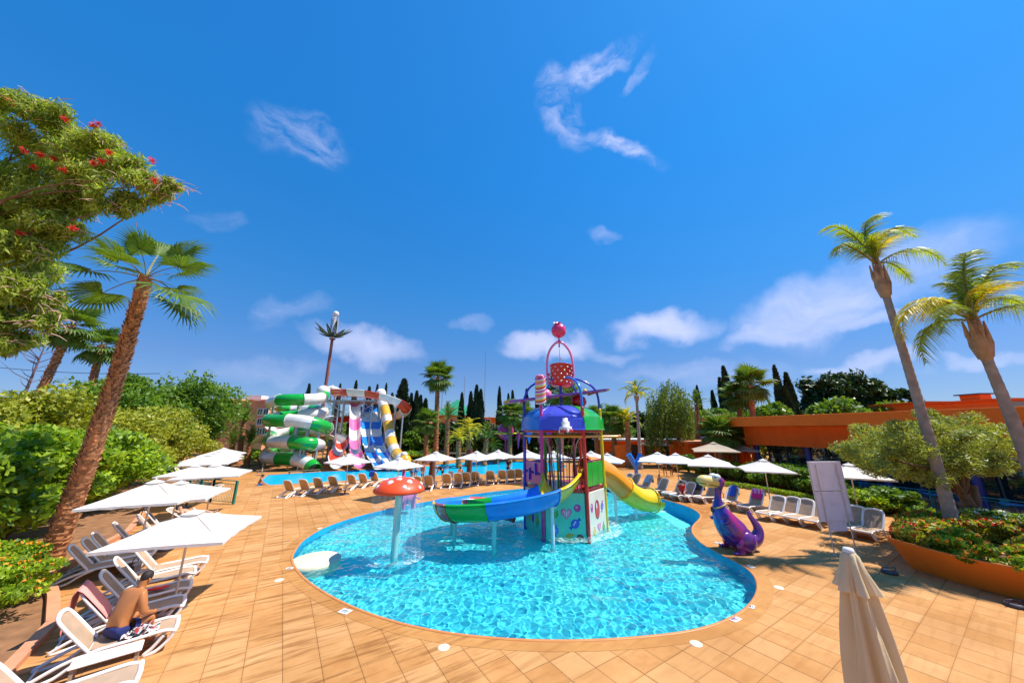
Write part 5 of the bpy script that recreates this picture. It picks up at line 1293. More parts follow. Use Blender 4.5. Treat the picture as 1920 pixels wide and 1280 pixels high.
# ---------------------------------------------------------------- sign board seen from behind
b0, b1 = G(1565, 1041), G(1606, 1039)
sg = thing('sign_board', 'blank back of a tall grey sign board on two thin legs beyond the closed parasol', 'sign', (0, 0, 0))
m_sign = M('sign_back', (.82, .69, .67), .6, .06, 1.5, wear=((.38, .3, .28), .4, 2)); m_leg = M('sign_leg', (.62, .50, .42), .5)
cxm = (b0 + b1) / 2; dx = (b1 - b0).normalized(); ln = (b1 - b0).length
sg.location = cxm; sg.rotation_euler.z = math.atan2(dx.y, dx.x)
wS = 1.42
for zc, h in ((1.65, 1.06), (2.74, 1.08)):
    MB().box((0, .05, zc), (wS, .03, h), bev=.01).build('panel', m_sign, sg)
MB().box((.0, .06, .95), (ln * .85, .02, .34)).build('lower_panel', m_sign, sg)
for s in (-1, 1): MB().cyl((s * ln / 2, -.01, 0), (s * ln / 2, -.01, 3.2), .02, n=8).cyl((s * ln / 2, -.01, 0), (s * ln / 2, -.01, .015), .06, n=10).build('leg', m_leg, sg)
for s in (-1, 1): MB().box((s * wS / 2, .05, 2.19), (.03, .05, 2.2)).build('frame', m_leg, sg)
# ---------------------------------------------------------------- closed parasol in the foreground
fp_ = G(1592, 1037, 2.62); cpz = thing('closed_parasol', 'folded cream parasol in the right foreground, its cloth hanging in long pleats', 'parasol', (fp_.x, fp_.y, 0))
def wob_c(amp):
    return lambda a, z, j: 1 + amp[j] * (.55 * math.sin(7 * a + .5 + .7 * z) + .35 * math.sin(12 * a + 1.3 - .5 * z) + .25 * math.sin(4 * a + 2.2 * z))
prof = [(.03, 2.66), (.08, 2.64), (.09, 2.58), (.10, 2.44), (.13, 2.30), (.155, 2.12), (.18, 1.9), (.215, 1.6), (.255, 1.25), (.29, .9), (.32, .55), (.35, .3)]
amp = [0, .05, .1, .2, .3, .36, .38, .40, .40, .40, .40, .42]
m_cl = fabric('cream_canvas', (.80, .64, .38), .18)
MB().lathe(prof, 160, wob=wob_c(amp)).build('folded_canopy', m_cl, cpz)
prof2 = [(.06, 2.655), (.105, 2.60), (.135, 2.42), (.18, 2.26), (.215, 2.12)]
MB().lathe(prof2, 120, wob=lambda a, z, j: 1 + [0, .06, .16, .26, .34][j] * (math.sin(6 * a + 1.2) + .3 * math.sin(13 * a))).build('top_flap', m_cl, cpz)
MB().lathe([(0, 2.70), (.06, 2.70), (.075, 2.66), (.07, 2.63)], 18).build('finial', m_pwhite, cpz)
MB().cyl((0, 0, .02), (0, 0, 2.65), .03, n=12).build('pole', m_pole, cpz)
MB().lathe([(0, .1), (.06, .1), (.3, .06), (.32, 0)], 20).build('base', m_base, cpz)
# ---------------------------------------------------------------- small things on the deck
for i, (px, py, lb) in enumerate(((832, 1213, 'bottom centre, left of the pool tip'), (1305, 1206, 'bottom right of the pool'), (1460, 1101, 'right of the pool bend'), (523, 1087, 'at the left end of the pool'), (600, 990, 'at the back left rim'))):
    g_ = G(px, py); t = thing('skimmer_lid', 'round cream skimmer lid in the paving ' + lb, 'lid', (g_.x, g_.y, .002), 0, 'round skimmer lids')
    MB().lathe([(0, .012), (.11, .012), (.125, .006), (.13, 0)], 26).build('lid', m_cream, t); MB().lathe([(0, .014), (.012, .014), (.014, .012)], 8).build('screw', m_alu, t)
for i, (px, py, lb, w_) in enumerate(((647, 1146, 'at the front left of the pool rim', .3), (1377, 1160, 'with a red and blue mark at the front right rim', .3), (543, 1065, 'at the left end of the rim', .22), (1408, 1137, 'smaller one at the right rim', .22), (1407, 1062, 'on the rim near the statue', .26), (1347, 1018, 'beside the statue at the pool edge', .26))):
    g_ = G(px, py); a = R([-22, 30, 10, 50, 100, 120][i]); t = thing('depth_plate', 'white printed depth plate ' + lb, 'plate', (g_.x, g_.y, .006), a, 'white depth plates on the pool rim')
    MB().box((0, 0, .004), (w_, w_ * .72, .008)).build('plate', m_pwhite, t)
    mk = MB()
    for k in range(4): mk.box((-w_ * .26 + k * w_ * .15, w_ * .06, .0095), (w_ * .08, w_ * .2, .003))
    mk.box((0, -w_ * .16, .0095), (w_ * .5, w_ * .05, .003)); mk.build('print', m_dblue if i == 1 else m_window, t)
    if i == 1: MB().lathe([(w_ * .1, 0), (w_ * .14, 0), (w_ * .14, .003), (w_ * .1, .003)], 18, c=(-w_ * .2, .0, .010)).build('print', m_red, t)
for i, (px, py) in enumerate(((1668, 1074), (1905, 1137))):
    g_ = G(px, py); t = thing('ground_light', ['round black garden floodlight lying by the planter foot', 'dark garden floodlight at the right edge below the planter'][i], 'lamp', (g_.x, g_.y, 0))
    MB().lathe([(0, .1), (.16, .1), (.2, .07), (.21, .02), (.17, 0)], 22).build('housing', m_base, t); MB().lathe([(0, .105), (.14, .104), (.15, .1)], 20).build('glass', m_window, t); MB().tube([(-.22, 0, .02), (-.22, 0, .16), (.22, 0, .16), (.22, 0, .02)], .014, 6).build('bracket', m_base, t)
# ---------------------------------------------------------------- big slides across the far pool
m_ppink = plastic('plastic_rose', (.80, .16, .38)); m_sky = plastic('plastic_sky_blue', (.01, .22, .70)); m_sred = plastic('plastic_scarlet', (.62, .05, .02)); m_gold = plastic('plastic_gold', (.80, .42, .02)); m_w2 = plastic('plastic_offwhite', (.80, .74, .66))
def pp(l, s=1): return smooth_path([P(*q_) for q_ in l], s)
def slide_thing(label, pts, prof, mats, nsec, closed=False, sm=4, **k):
    path = pp(pts, sm); o = path[-1].copy(); o.z = 0
    r_ = thing('water_slide', label, 'water slide', o); path = [p_ - o for p_ in path]
    slide(r_, path, prof, mats, nsec, closed, **k)
    # slim struts down from the run
    m = len(path); st = max(4, m // 9)
    for i in range(2, m - 3, st):
        p_ = path[i]
        if p_.z > 1.6: MB().cyl((p_.x, p_.y + .0, 0), (p_.x, p_.y, p_.z - .5), .10, n=8).build('support_post', m_steel, r_)
    return r_, path, o
# green and white spiral tube
gp = [(606, 736, 47), (605, 744, 46.5), (590, 748, 45), (560, 749, 43.5), (525, 750, 43.5), (509, 756, 46), (522, 763, 50), (550, 767, 52), (585, 768, 51.5), (606, 772, 49), (590, 776, 46), (550, 780, 45), (520, 783, 44), (504, 787, 42.5), (522, 789, 41), (550, 788, 40.5), (585, 793, 40.5), (611, 801, 42.5), (608, 807, 46.5), (580, 807, 50),
      (545, 810, 50.5), (512, 816, 49), (503, 825, 45), (520, 828, 42), (550, 828, 40.5), (580, 831, 40.5), (598, 834, 43), (590, 838, 48), (560, 838, 50), (520, 841, 50), (501, 849, 47), (502, 857, 43.5), (525, 859, 42), (550, 861, 41.3), (572, 866, 40.6), (585, 874, 40.2), (589, 880, 39.9)]
sl1, pth1, o1 = slide_thing('green and white enclosed tube slide coiling down at the left of the slide group', gp, circle(.74, 14), [m_pgreen, m_w2], 27, True, 4, thick=0, flange=.04)
e_ = pth1[-1]; MB().ball(P(606, 733, 47) - o1, (.85, .85, .8), 16).build('entry_hood', m_w2, sl1)
# red and white open slide
rp = [(628, 742, 47), (650, 742, 46), (675, 743, 45.5), (700, 747, 45.2), (725, 753, 45.2), (748, 764, 46), (760, 775, 48.5), (752, 784, 52), (725, 789, 55), (690, 790, 56), (650, 791, 56), (615, 795, 56), (575, 800, 56), (535, 803, 56), (510, 808, 55), (512, 816, 53), (545, 820, 53), (590, 821, 52), (618, 823, 50), (634, 829, 48), (640, 838, 47), (637, 848, 45.5), (631, 859, 43.5), (628, 869, 42), (630, 878, 40.4)]
sl2, pth2, o2 = slide_thing('red and white open slide sweeping over the others and looping behind the green tube', rp, halfpipe(.75, .05, 1.15, 8), [m_sred, m_w2], 20, False, 4)
# pink and white drop
dp = [(664, 757, 52), (664, 765, 51.5), (664, 790, 50), (664, 815, 48.4), (664, 835, 46.6), (665, 848, 45), (668, 861, 43), (671, 870, 41.6), (673, 877, 40.3)]
sl3, pth3, o3 = slide_thing('pink and white steep open slide dropping into the far pool', dp, halfpipe(.62, .05, 1.0, 8), [m_ppink, m_w2], 9, False, 6)
# blue and white double lane
def lanes(k): return [(px + k, py, Y) for px, py, Y in [(693, 762, 52.5), (693, 775, 51.5), (694, 798, 50), (695, 815, 48.8), (699, 835, 47), (704, 850, 45.2), (711, 863, 43.2), (718, 872, 41.8), (723, 879, 40.4)]]
flat_ = [(-.72, .34), (-.62, .34), (-.60, .02), (-.3, 0), (.3, 0), (.60, .02), (.62, .34), (.72, .34)]
path = pp(lanes(0), 6); o4 = path[-1].copy(); o4.z = 0
sl4 = thing('water_slide', 'blue and white double-lane slide checked like a chessboard', 'water slide', o4)
for sx_, mts in ((-.62, [m_sky, m_w2]), (.72, [m_sky, m_w2])):
    slide(sl4, [p_ - o4 + Vector((sx_, 0, 0)) for p_ in path], flat_, mts, 10)
for x in (-1.2, 1.3):
    for i in (4, 16, 28): p_ = path[i] - o4; MB().cyl((p_.x + x, p_.y + .3, 0), (p_.x + x, p_.y + .3, p_.z - .1), .12, n=8).build('support_post', m_steel, sl4)
# yellow and white tube
yp = [(714, 740, 51), (716, 752, 51), (722, 768, 50), (726, 785, 49), (729, 800, 48.2), (732, 818, 47.2), (736, 834, 46), (742, 848, 44.6), (750, 858, 43), (758, 865, 41.8), (766, 872, 40.6)]
sl5, pth5, o5 = slide_thing('yellow and white tube slide steeply descending at the right of the slide group', yp, circle(.66, 14), [m_gold, m_w2], 11, True, 5, thick=0, flange=.04)
MB().ball(P(714, 738, 51) - o5, (.78, .78, .8), 14).build('entry_hood', m_w2, sl5)
# start tower of steel
tb = P(660, 760, 54); stw = thing('slide_tower', 'grey steel tower with stairs and platform where the slides start', 'tower', (tb.x, 54, 0))
zt = Z(52, 752)
for px in (626, 645, 682, 712, 742):
    for Y in (51, 57):
        q_ = P(px, 760, Y) - Vector((tb.x, 54, 0)); MB().cyl((q_.x, q_.y, 0), (q_.x, q_.y, zt + (.9 if Y > 52 else .2)), .17, n=8).build('column', m_steel, stw)
xs_ = [(P(px, 760, 54).x - tb.x) for px in (622, 720)]
MB().box(((xs_[0] + xs_[1]) / 2, 0, zt), (xs_[1] - xs_[0], 6.4, .2)).build('platform', m_steel, stw)
for y in (-3.1, 3.1):
    mb = MB()
    for z in (.5, 1.05): mb.cyl((xs_[0], y, zt + z), (xs_[1], y, zt + z), .035, n=6)
    for k in range(14): x = xs_[0] + (xs_[1] - xs_[0]) * k / 13; mb.cyl((x, y, zt), (x, y, zt + 1.05), .03, n=6)
    mb.build('railing', m_sred if y < 0 else m_steel, stw)
for k in range(5):                               # cross bracing and stair flights
    z0, z1 = k * zt / 5, (k + 1) * zt / 5; x0, x1 = xs_[0] + .4, xs_[0] + 3.4
    MB().cyl((x0, -3, z0), (x1, -3, z1), .05, n=6).cyl((x1, -3, z0), (x0, -3, z1), .05, n=6).cyl((x0, -3, z1), (x1, -3, z1), .05, n=6).build('brace', m_steel, stw)
    MB().cyl((x1 + 2.6, -3, z0), (x1 + 4.8, -3, z1), .05, n=6).cyl((x1 + 4.8, -3, z0), (x1 + 2.6, -3, z1), .05, n=6).build('brace', m_steel, stw)
    st = MB(); s = 1 if k % 2 else -1
    for j in range(9): st.box((xs_[0] - 1 + s * (j - 4) * .42, 4.2, z0 + (z1 - z0) * (j + .5) / 9), (.42, 1.1, .05))
    st.cyl((xs_[0] - 1 - s * 1.9, 3.6, z0 + .9), (xs_[0] - 1 + s * 1.9, 3.6, z1 + .9), .03, n=6); st.build('stair_flight', m_steel, stw)
g_ = P(623, 722, 50); MB().cyl((g_.x - tb.x, -4, 0), (g_.x - tb.x, -4, g_.z), .05, n=8).build('mast', m_steel, stw)
parasol('small white parasol shading the top of the slide tower', (g_.x, 50, zt), g_.z - zt, .45, 1.3, R(30))
for i, px in enumerate((562, 584)):
    q_ = P(px, 760, 46); t = thing('slide_column', ['thick grey column inside the green coil', 'second slimmer grey column at the right of the green coil'][i], 'column', (q_.x, 46, 0)); zz = Z(46, 752 if i == 0 else 770)
    MB().cyl((0, 0, 0), (0, 0, zz), .34 - .1 * i, .28 - .08 * i, n=14).build('shaft', m_steel, t)
    for k in range(4):
        z = zz * (.2 + .22 * k); MB().cyl((0, 0, z), (3.3 * math.cos(k * 2.1 + i), 3.3 * math.sin(k * 2.1 + i), z + .4), .08, n=6).build('arm', m_steel, t)
# ---- mast dressed as a palm
mb_ = P(600, 800, 80); ma_ = thing('palm_mast', 'very tall phone mast disguised as a palm with a white globe on top', 'mast', (mb_.x, 80, 0))
zt2 = Z(80, 634); zp = Z(80, 592); m_mast = M('mast_brown', (.22, .08, .06), .7, .15, 2)
MB().cyl((0, 0, 0), (0, 0, zt2), .46, .32, n=16).build('trunk', m_mast, ma_)
MB().lathe([(.3, zt2 - .6), (.8, zt2 - .1), (.3, zt2)], 14).build('collar', m_mast, ma_)
for k in range(6): a = k * math.pi / 3; MB().box((.75 * math.cos(a), .75 * math.sin(a), (zt2 + zp) / 2 + .4), (.5, .28, 4.0), rot=(0, 0, a + 1.57), bev=.05).build('antenna_panel', m_pwhite if k % 2 else m_steel, ma_)
MB().cyl((0, 0, zt2), (0, 0, zp), .2, n=8).build('pipe', m_steel, ma_); MB().ball((0, 0, zp + .5), .75, 16).build('globe', m_pwhite, ma_)
m_fr = M('mast_frond', (.02, .07, .05), .6)
for k in range(13):
    a = k * 2 * math.pi / 13; q = 1 + .5 * (k % 3)
    mb = MB(); pts = smooth_path([(.4 * math.cos(a), .4 * math.sin(a), zt2 + .3), (2.2 * math.cos(a), 2.2 * math.sin(a), zt2 + .9 * q), (4.3 * math.cos(a), 4.3 * math.sin(a), zt2 + 1.7 * q)], 5); nn = len(pts)
    for s in (-1, 0, 1):
        mb.tube([p_ + Vector((-math.sin(a) * s * .28, math.cos(a) * s * .28, -.1 * abs(s))) * (math.sin(math.pi * i / (nn - 1)) + .05) for i, p_ in enumerate(pts)], [.11 * math.sin(math.pi * (i + .6) / (nn + .4)) + .015 for i in range(nn)], 5)
    mb.build('frond', m_fr, ma_)
# ---- thin far antenna masts
for i, (px, pt, Y, lb) in enumerate(((907.5, 657, 300, 'tall thin lattice mast on the skyline right of the centre palm'), (868, 706, 300, 'shorter thin mast just right of the centre palm crown'), (826, 668, 320, 'faint thin mast above the centre palm crown'))):
    b_ = P(px, 800, Y); t = thing('antenna_mast', lb, 'mast', (b_.x, Y, 0)); h = Z(Y, pt); m_far = M('mast_far', (.22, .25, .32), .6)
    f = MB()
    for a in range(3): f.cyl((.5 * math.cos(a * 2.1), .5 * math.sin(a * 2.1), 0), (.2 * math.cos(a * 2.1), .2 * math.sin(a * 2.1), h), .10, n=4)
    for k in range(28): z = h * k / 28; f.cyl((.5, 0, z), (-.25, .43, z + h / 28), .06, n=3)
    f.build('lattice', m_far, t)
# ---- splash play set behind (magenta ball)
g_ = P(948, 812, 52); t = thing('splash_play_set', 'magenta ball play feature with a yellow ring and hanging cones by the far pool', 'play feature', (g_.x, 52, 0))
MB().cyl((0, 0, 0), (0, 0, g_.z), .12, n=8).build('post', m_mag, t); MB().ball((0, 0, g_.z + .3), (1.25, 1.25, 1.25), 20).build('ball', m_mag, t)
MB().tube([(1.6 * math.cos(a), 1.6 * math.sin(a), g_.z) for a in [2 * math.pi * k / 24 for k in range(24)]], .12, 8, closed=True).cyl((-1.2, 0, g_.z), (2.8, .4, g_.z), .1, n=8).build('ring', m_yellow, t)
MB().lathe([(.35, 0), (.25, -.8), (.05, -2.2)], 12, c=(1.9, .1, g_.z)).build('hanging_cone', m_mag, t)
MB().cyl((2.7, .4, 0), (2.7, .4, g_.z), .1, n=8).build('post', m_pgreen, t)
for k, (dx, m_) in enumerate(((3.5, m_blue), (5.0, m_red), (6.4, m_purple))): MB().lathe([(.6, .9), (.5, .2), (.05, -1.2)], 12, c=(dx, .2, g_.z - .3)).build('hanging_cone', m_, t)
MB().cyl((2.7, .4, g_.z + .3), (7.2, .4, g_.z + .3), .09, n=8).build('beam', m_porange, t)
# ---- blue Y-shaped water toy
g_ = G(1194, 895); t = thing('water_toy', 'blue forked water spout toy standing on the deck beside the right loungers', 'water toy', (g_.x, g_.y, 0))
zz = Z(g_.y, 851)
MB().cyl((0, 0, 0), (0, 0, zz * .45), .16, .2, n=12).build('stem', m_blue, t)
for s in (-1, 1): MB().tube(smooth_path([(0, 0, zz * .42), (s * .22, 0, zz * .65), (s * .62, 0, zz)], 5), [.17, .2, .22, .22, .24, .24, .24, .26, .27, .28, .28], 12).build('horn', m_blue, t)
# small pink spotted animal by the pool (behind the mushroom curtain)
g_ = G(765, 952); t = thing('spotted_figure', 'small pink spotted animal figure on the deck behind the mushroom curtain', 'statue', (g_.x, g_.y, 0), R(200))
m_pk = plastic('figure_pink', (.72, .22, .45))
zz = Z(g_.y, 912)
put('body', skin_mesh('body', [(0, 0, .55), (.3, 0, .6), (.5, 0, .85), (.62, 0, 1.05), (-.35, 0, .5)], [(0, 1), (1, 2), (2, 3), (0, 4)], [.36, .32, .2, .27, .3], m_pk), t)
for s in (-1, 1):
    for x in (-.3, .25): MB().cyl((x, s * .2, 0), (x, s * .2, .5), .11, .13, n=10).build('leg', m_pk, t)
    MB().ball((.6, s * .24, 1.3), (.08, .05, .14), 8).build('ear', m_mag, t); MB().ball((.84, s * .12, 1.15), .04, 8).build('eye', m_window, t)
q = random.Random(2); 
for k in range(26):
    a, b = q.uniform(0, 6.28), q.uniform(-.6, 1); d_ = Vector((math.cos(a) * math.cos(b), math.sin(a) * math.cos(b), math.sin(b)))
    MB().ball(Vector((q.uniform(-.25, .25), 0, .56)) + Vector((d_.x * .36, d_.y * .37, d_.z * .37)), (.05, .05, .05), 8).build('spot', m_purple, t)
# ice cream figure by the far pool
g_ = G(756, 897); t = thing('ice_cream_figure', 'big ice cream figure with golden scoop on a magenta cone beside the parasol', 'statue', (g_.x, g_.y, 0))
zz = Z(g_.y, 870)
MB().lathe([(.08, 0), (.35, .02), (.30, .12), (.12, .2), (.16, .9), (.30, 1.15)], 16).build('cone', m_mag, t); MB().ball((0, 0, 1.65), (.62, .62, .55), 18).ball((.3, -.2, 1.5), (.4, .4, .35), 14).build('scoop', m_gold, t); MB().ball((-.1, 0, 2.2), (.34, .34, .25), 14).build('cream', m_pwhite, t); MB().ball((-.45, .1, 1.6), (.25, .3, .3), 12).build('scoop', m_pgreen, t)
# two brown stump columns with hoops on the far deck
for i, (px, py, h) in enumerate(((808, 901, 2.3), (879, 893, 2.6))):
    g_ = G(px, py); t = thing('tree_stump_post', ['brown trunk post with hanging hoops right of the mushroom', 'brown wooden trunk post at the far pool edge behind the loungers'][i], 'post', (g_.x, g_.y, 0))
    MB().tube([(0, 0, 0), (.05, 0, h * .5), (0, 0, h)], [.30, .24, .3], 10).build('trunk', M('bark_dark', (.13, .05, .025), .9, .35, 4, bump=.8, bscale=10), t)
    if i == 0:
        for k in range(3): MB().tube([(-.35 + .28 * math.cos(a), -.3, h - .4 - k * .1 + .28 * math.sin(a)) for a in [2 * math.pi * j / 16 for j in range(16)]], .035, 6, closed=True).build('hoop', [m_porange, m_steel, m_red][k], t)
# lifeguard style chairs / pole with crossbar at the left pool corner
g_ = G(487, 907); t = thing('signpost', 'thin wooden post with crossbars at the left corner of the far pool', 'post', (g_.x, g_.y, 0)); MB().cyl((0, 0, 0), (0, 0, 1.3), .04, n=6).build('post', m_pole, t)
for z in (.7, .95): MB().box((-.1, 0, z), (.8, .04, .06)).build('crossbar', m_pole, t)
# wooden rails lying on the sand under the slides
for i, (x0, y0, x1, y1) in enumerate(((462, 873, 560, 862), (470, 878, 600, 868), (480, 882, 560, 876), (540, 884, 600, 880))):
    a, b = G(x0, y0, .25), G(x1, y1, .25); t = thing('low_rail', ['farthest', 'second', 'third', 'nearest'][i] + ' long low timber rail on the sand left of the green tube', 'rail', ((a + b) / 2)[:2] + (0,))
    c = (a + b) / 2; MB().cyl(a - c + Vector((0, 0, .25)), b - c + Vector((0, 0, .25)), .07, n=6).build('rail', M('timber_brown', (.20, .10, .05), .8), t)
    for f in (.05, .5, .95): p_ = a.lerp(b, f) - c; MB().cyl((p_.x, p_.y, 0), (p_.x, p_.y, .25), .06, n=6).build('post', MATS['timber_brown'], t)
# low teal fence and white terrace railings past the far pool
a, b = P(742, 862, 55), P(832, 862, 55); railing('railing', 'green fence on the far bank left of the centre palm', [(a.x, 55, 0), (b.x, 55, 0)], 1.0, m_teal, .5, posts=3)
a, b = P(836, 858, 55), P(960, 858, 55); railing('railing', 'pale railing on the far bank under the palms', [(a.x, 55, 0), (b.x, 55, 0)], 1.0, m_pwhite, .5, posts=3)
# ---------------------------------------------------------------- people
m_sk1 = M('skin_tan', (.46, .17, .05), .45, .08, 3); m_sk2 = M('skin_light', (.60, .30, .18), .5, .06, 3); m_hair = M('hair_dark', (.02, .012, .01), .6, .2, 20, bump=.5, bscale=90); m_hairb = M('hair_brown', (.12, .05, .02), .6)
J0 = dict(pel=(0, 0, .94), wst=(0, 0, 1.10), che=(.0, 0, 1.30), nek=(-.01, 0, 1.46), hd1=(.01, 0, 1.57), hd2=(.015, 0, 1.67))
for s, n_ in ((1, 'l'), (-1, 'r')):
    J0.update({'sh' + n_: (0, s * .17, 1.40), 'el' + n_: (-.02, s * .24, 1.13), 'wr' + n_: (.05, s * .25, .90), 'ha' + n_: (.07, s * .25, .80), 'hi' + n_: (0, s * .09, .88), 'kn' + n_: (.02, s * .11, .50), 'an' + n_: (-.02, s * .11, .09), 'to' + n_: (.13, s * .13, .04)})
RAD = dict(pel=.135, wst=.12, che=.155, nek=.06, hd1=.085, hd2=.088, sh=.075, el=.045, wr=.03, ha=.035, hi=.10, kn=.06, an=.042, to=.04)
CON = [('pel', 'wst'), ('wst', 'che'), ('che', 'nek'), ('nek', 'hd1'), ('hd1', 'hd2')] + sum([[('che', 'sh' + n_), ('sh' + n_, 'el' + n_), ('el' + n_, 'wr' + n_), ('wr' + n_, 'ha' + n_), ('pel', 'hi' + n_), ('hi' + n_, 'kn' + n_), ('kn' + n_, 'an' + n_), ('an' + n_, 'to' + n_)] for n_ in 'lr'], [])
def person(label, pos, rz, pose=None, skin=m_sk1, shorts=None, top=None, hair=m_hair, s=1.0, z=0, sub=1, long_hair=False, hat=None, fingers=False):
    J = dict(J0); J.update(pose or {}); J = {k: Vector(v) * s for k, v in J.items()}
    r_ = thing('person', label, 'person', (pos[0], pos[1], z), rz)
    rad = lambda k: RAD[k if k in RAD else k[:-1]] * s
    ks = list(J); ids = {k: i for i, k in enumerate(ks)}
    put('body', skin_mesh('body', [J[k] for k in ks], [(ids[a], ids[b]) for a, b in CON], [rad(k) for k in ks], skin, root=ids['pel'], sub=sub + (1 if fingers else 0)), r_)
    def cloth(name, segs, extra, mat, sc_=None):
        ks2 = []
        for a, b, f in segs:
            for k in (a,):
                if k not in ks2: ks2.append(k)
        V2 = []; E2 = []; R2 = []; id2 = {}
        for a, b, f in segs:
            if a not in id2: id2[a] = len(V2); V2.append(J[a]); R2.append(rad(a) + extra * s)
            key = b if f == 1 else b + str(f)
            if key not in id2: id2[key] = len(V2); V2.append(J[a].lerp(J[b], f)); R2.append((rad(a) * (1 - f) + rad(b) * f) + (extra + .012) * s)
            E2.append((id2[a], id2[key]))
        put(name, skin_mesh(name, V2, E2, R2, mat, sub=sub), r_)
    if shorts: cloth('shorts', [('pel', 'wst', .35), ('pel', 'hil', 1), ('pel', 'hir', 1), ('hil', 'knl', .62), ('hir', 'knr', .62)], .022, shorts)
    if top: cloth('top', [('che', 'wst', 1), ('wst', 'pel', .5), ('che', 'nek', .3), ('che', 'shl', 1), ('che', 'shr', 1), ('shl', 'ell', .5), ('shr', 'elr', .5)], .02, top)
    up_h = (J['hd2'] - J['nek']).normalized(); fw = Vector((1, 0, 0)); fw = (fw - up_h * fw.dot(up_h)).normalized(); hc = J['hd1'].lerp(J['hd2'], .6)
    rot = Matrix((fw, up_h.cross(fw), up_h)).transposed().to_euler()
    MB().ball(hc - fw * .018 * s + up_h * .022 * s, (.098 * s, .094 * s, .106 * s), 14, rot=rot).build('hair', hair, r_)
    if long_hair: MB().ball(hc - fw * .07 * s - up_h * .13 * s, (.05 * s, .085 * s, .17 * s), 12, rot=rot).build('hair', hair, r_)
    f_ = MB().ball(hc + fw * .095 * s - up_h * .045 * s, (.018 * s, .014 * s, .024 * s), 8); f_.ball(hc + fw * .045 * s - up_h * .05 * s, (.052 * s, .066 * s, .085 * s), 12, rot=rot)
    for e in (-1, 1): f_.ball(hc + up_h.cross(fw) * (e * .09 * s) - up_h * .03 * s, (.02 * s, .012 * s, .03 * s), 8)
    f_.build('face', skin, r_)
    ey = MB()
    for e in (-1, 1): ey.ball(hc + fw * .092 * s + up_h.cross(fw) * (e * .032 * s) - up_h * .02 * s, (.01 * s, .014 * s, .009 * s), 6)
    ey.build('eyes', m_window, r_)
    MB().ball(hc + fw * .093 * s - up_h * .082 * s, (.01 * s, .025 * s, .007 * s), 6).build('mouth', M('lips', (.35, .08, .06), .5), r_)
    if hat: MB().lathe([(.0, .13), (.09, .12), (.11, .03), (.2, .015), (.2, 0), (.1, 0)], 16, c=hc + up_h * .02).build('hat', hat, r_)
    for n_ in 'lr':                              # five fingers each
        h0 = J['ha' + n_]; d_ = (J['ha' + n_] - J['wr' + n_]).normalized(); sd2 = d_.cross(Vector((0, 0, 1)) if abs(d_.z) < .8 else Vector((1, 0, 0))).normalized(); cu = sd2.cross(d_)
        hb = MB()
        for k, (o_, l_) in enumerate(((-.028, .062), (-.010, .075), (.008, .080), (.026, .068))):
            b_ = h0 + sd2 * o_ * s; hb.tube([b_, b_ + d_ * l_ * .5 * s - cu * .005 * s, b_ + d_ * l_ * .9 * s - cu * .025 * s], [.0095 * s, .009 * s, .006 * s], 6)
        hb.tube([h0 - d_ * .03 * s - sd2 * .025 * s, h0 - sd2 * .055 * s + d_ * .012 * s, h0 - sd2 * .06 * s + d_ * .045 * s], [.012 * s, .011 * s, .007 * s], 6)
        hb.build('fingers', skin, r_)
    return r_
def sitpose(seat, lean=.1, knee=.48, spread=.12, arms='lap', feet=.0):
    z = seat + .11; d = dict(pel=(0, 0, z), wst=(lean * .35, 0, z + .16), che=(lean * 1.0, 0, z + .36), nek=(lean * 1.5, 0, z + .52), hd1=(lean * 1.75 + .03, 0, z + .62), hd2=(lean * 1.9 + .04, 0, z + .72))
    for s, n_ in ((1, 'l'), (-1, 'r')):
        d.update({'sh' + n_: (lean * 1.3, s * .18, z + .45), 'hi' + n_: (.04, s * .09, z - .02), 'kn' + n_: (.44, s * spread, z + .02 + feet), 'an' + n_: (.46, s * (spread + .02), .09), 'to' + n_: (.62, s * (spread + .03), .04)})
        d.update({'el' + n_: (lean + .12, s * .25, z + .2), 'wr' + n_: (.34, s * .16, z + .12), 'ha' + n_: (.42, s * .12, z + .10)})
    return d
# the bare-backed man on the nearest lounger, sitting across it and leaning forward
m_trunks = M('trunks_navy', (.012, .02, .12), .8, .2, 4)
a1 = rowA[1]; mpz = G(212, 1178, .36)
mp2 = sitpose(.33, .20); 
mp2.update(wst=(.03, 0, .62), che=(.13, 0, .84), nek=(.24, 0, 1.02), hd1=(.31, 0, 1.12), hd2=(.34, 0, 1.21), shl=(.17, .21, .95), shr=(.17, -.21, .95), ell=(.20, .29, .66), elr=(.20, -.29, .66), wrl=(.46, .20, .56), wrr=(.46, -.18, .55), hal=(.52, .15, .56), har=(.52, -.13, .55), knl=(.48, .20, .50), knr=(.48, -.16, .48), anl=(.44, .22, .09), anr=(.44, -.16, .09), tol=(.6, .24, .04), tor=(.6, -.16, .04))
mc = rowA[1].location + hd * (-.02) 
RAD.update(wst=.16, che=.19, pel=.16, sh=.085, el=.058, hd1=.09)
man = person('bare-backed man in navy swim trunks sitting hunched on the nearest lounger', (mc.x, mc.y + .05), HA + R(38), mp2, m_sk1, m_trunks, None, m_hair, 1.12, sub=2)
RAD.update(sh=.075, wst=.12, che=.155, pel=.135, el=.045, hd1=.085)
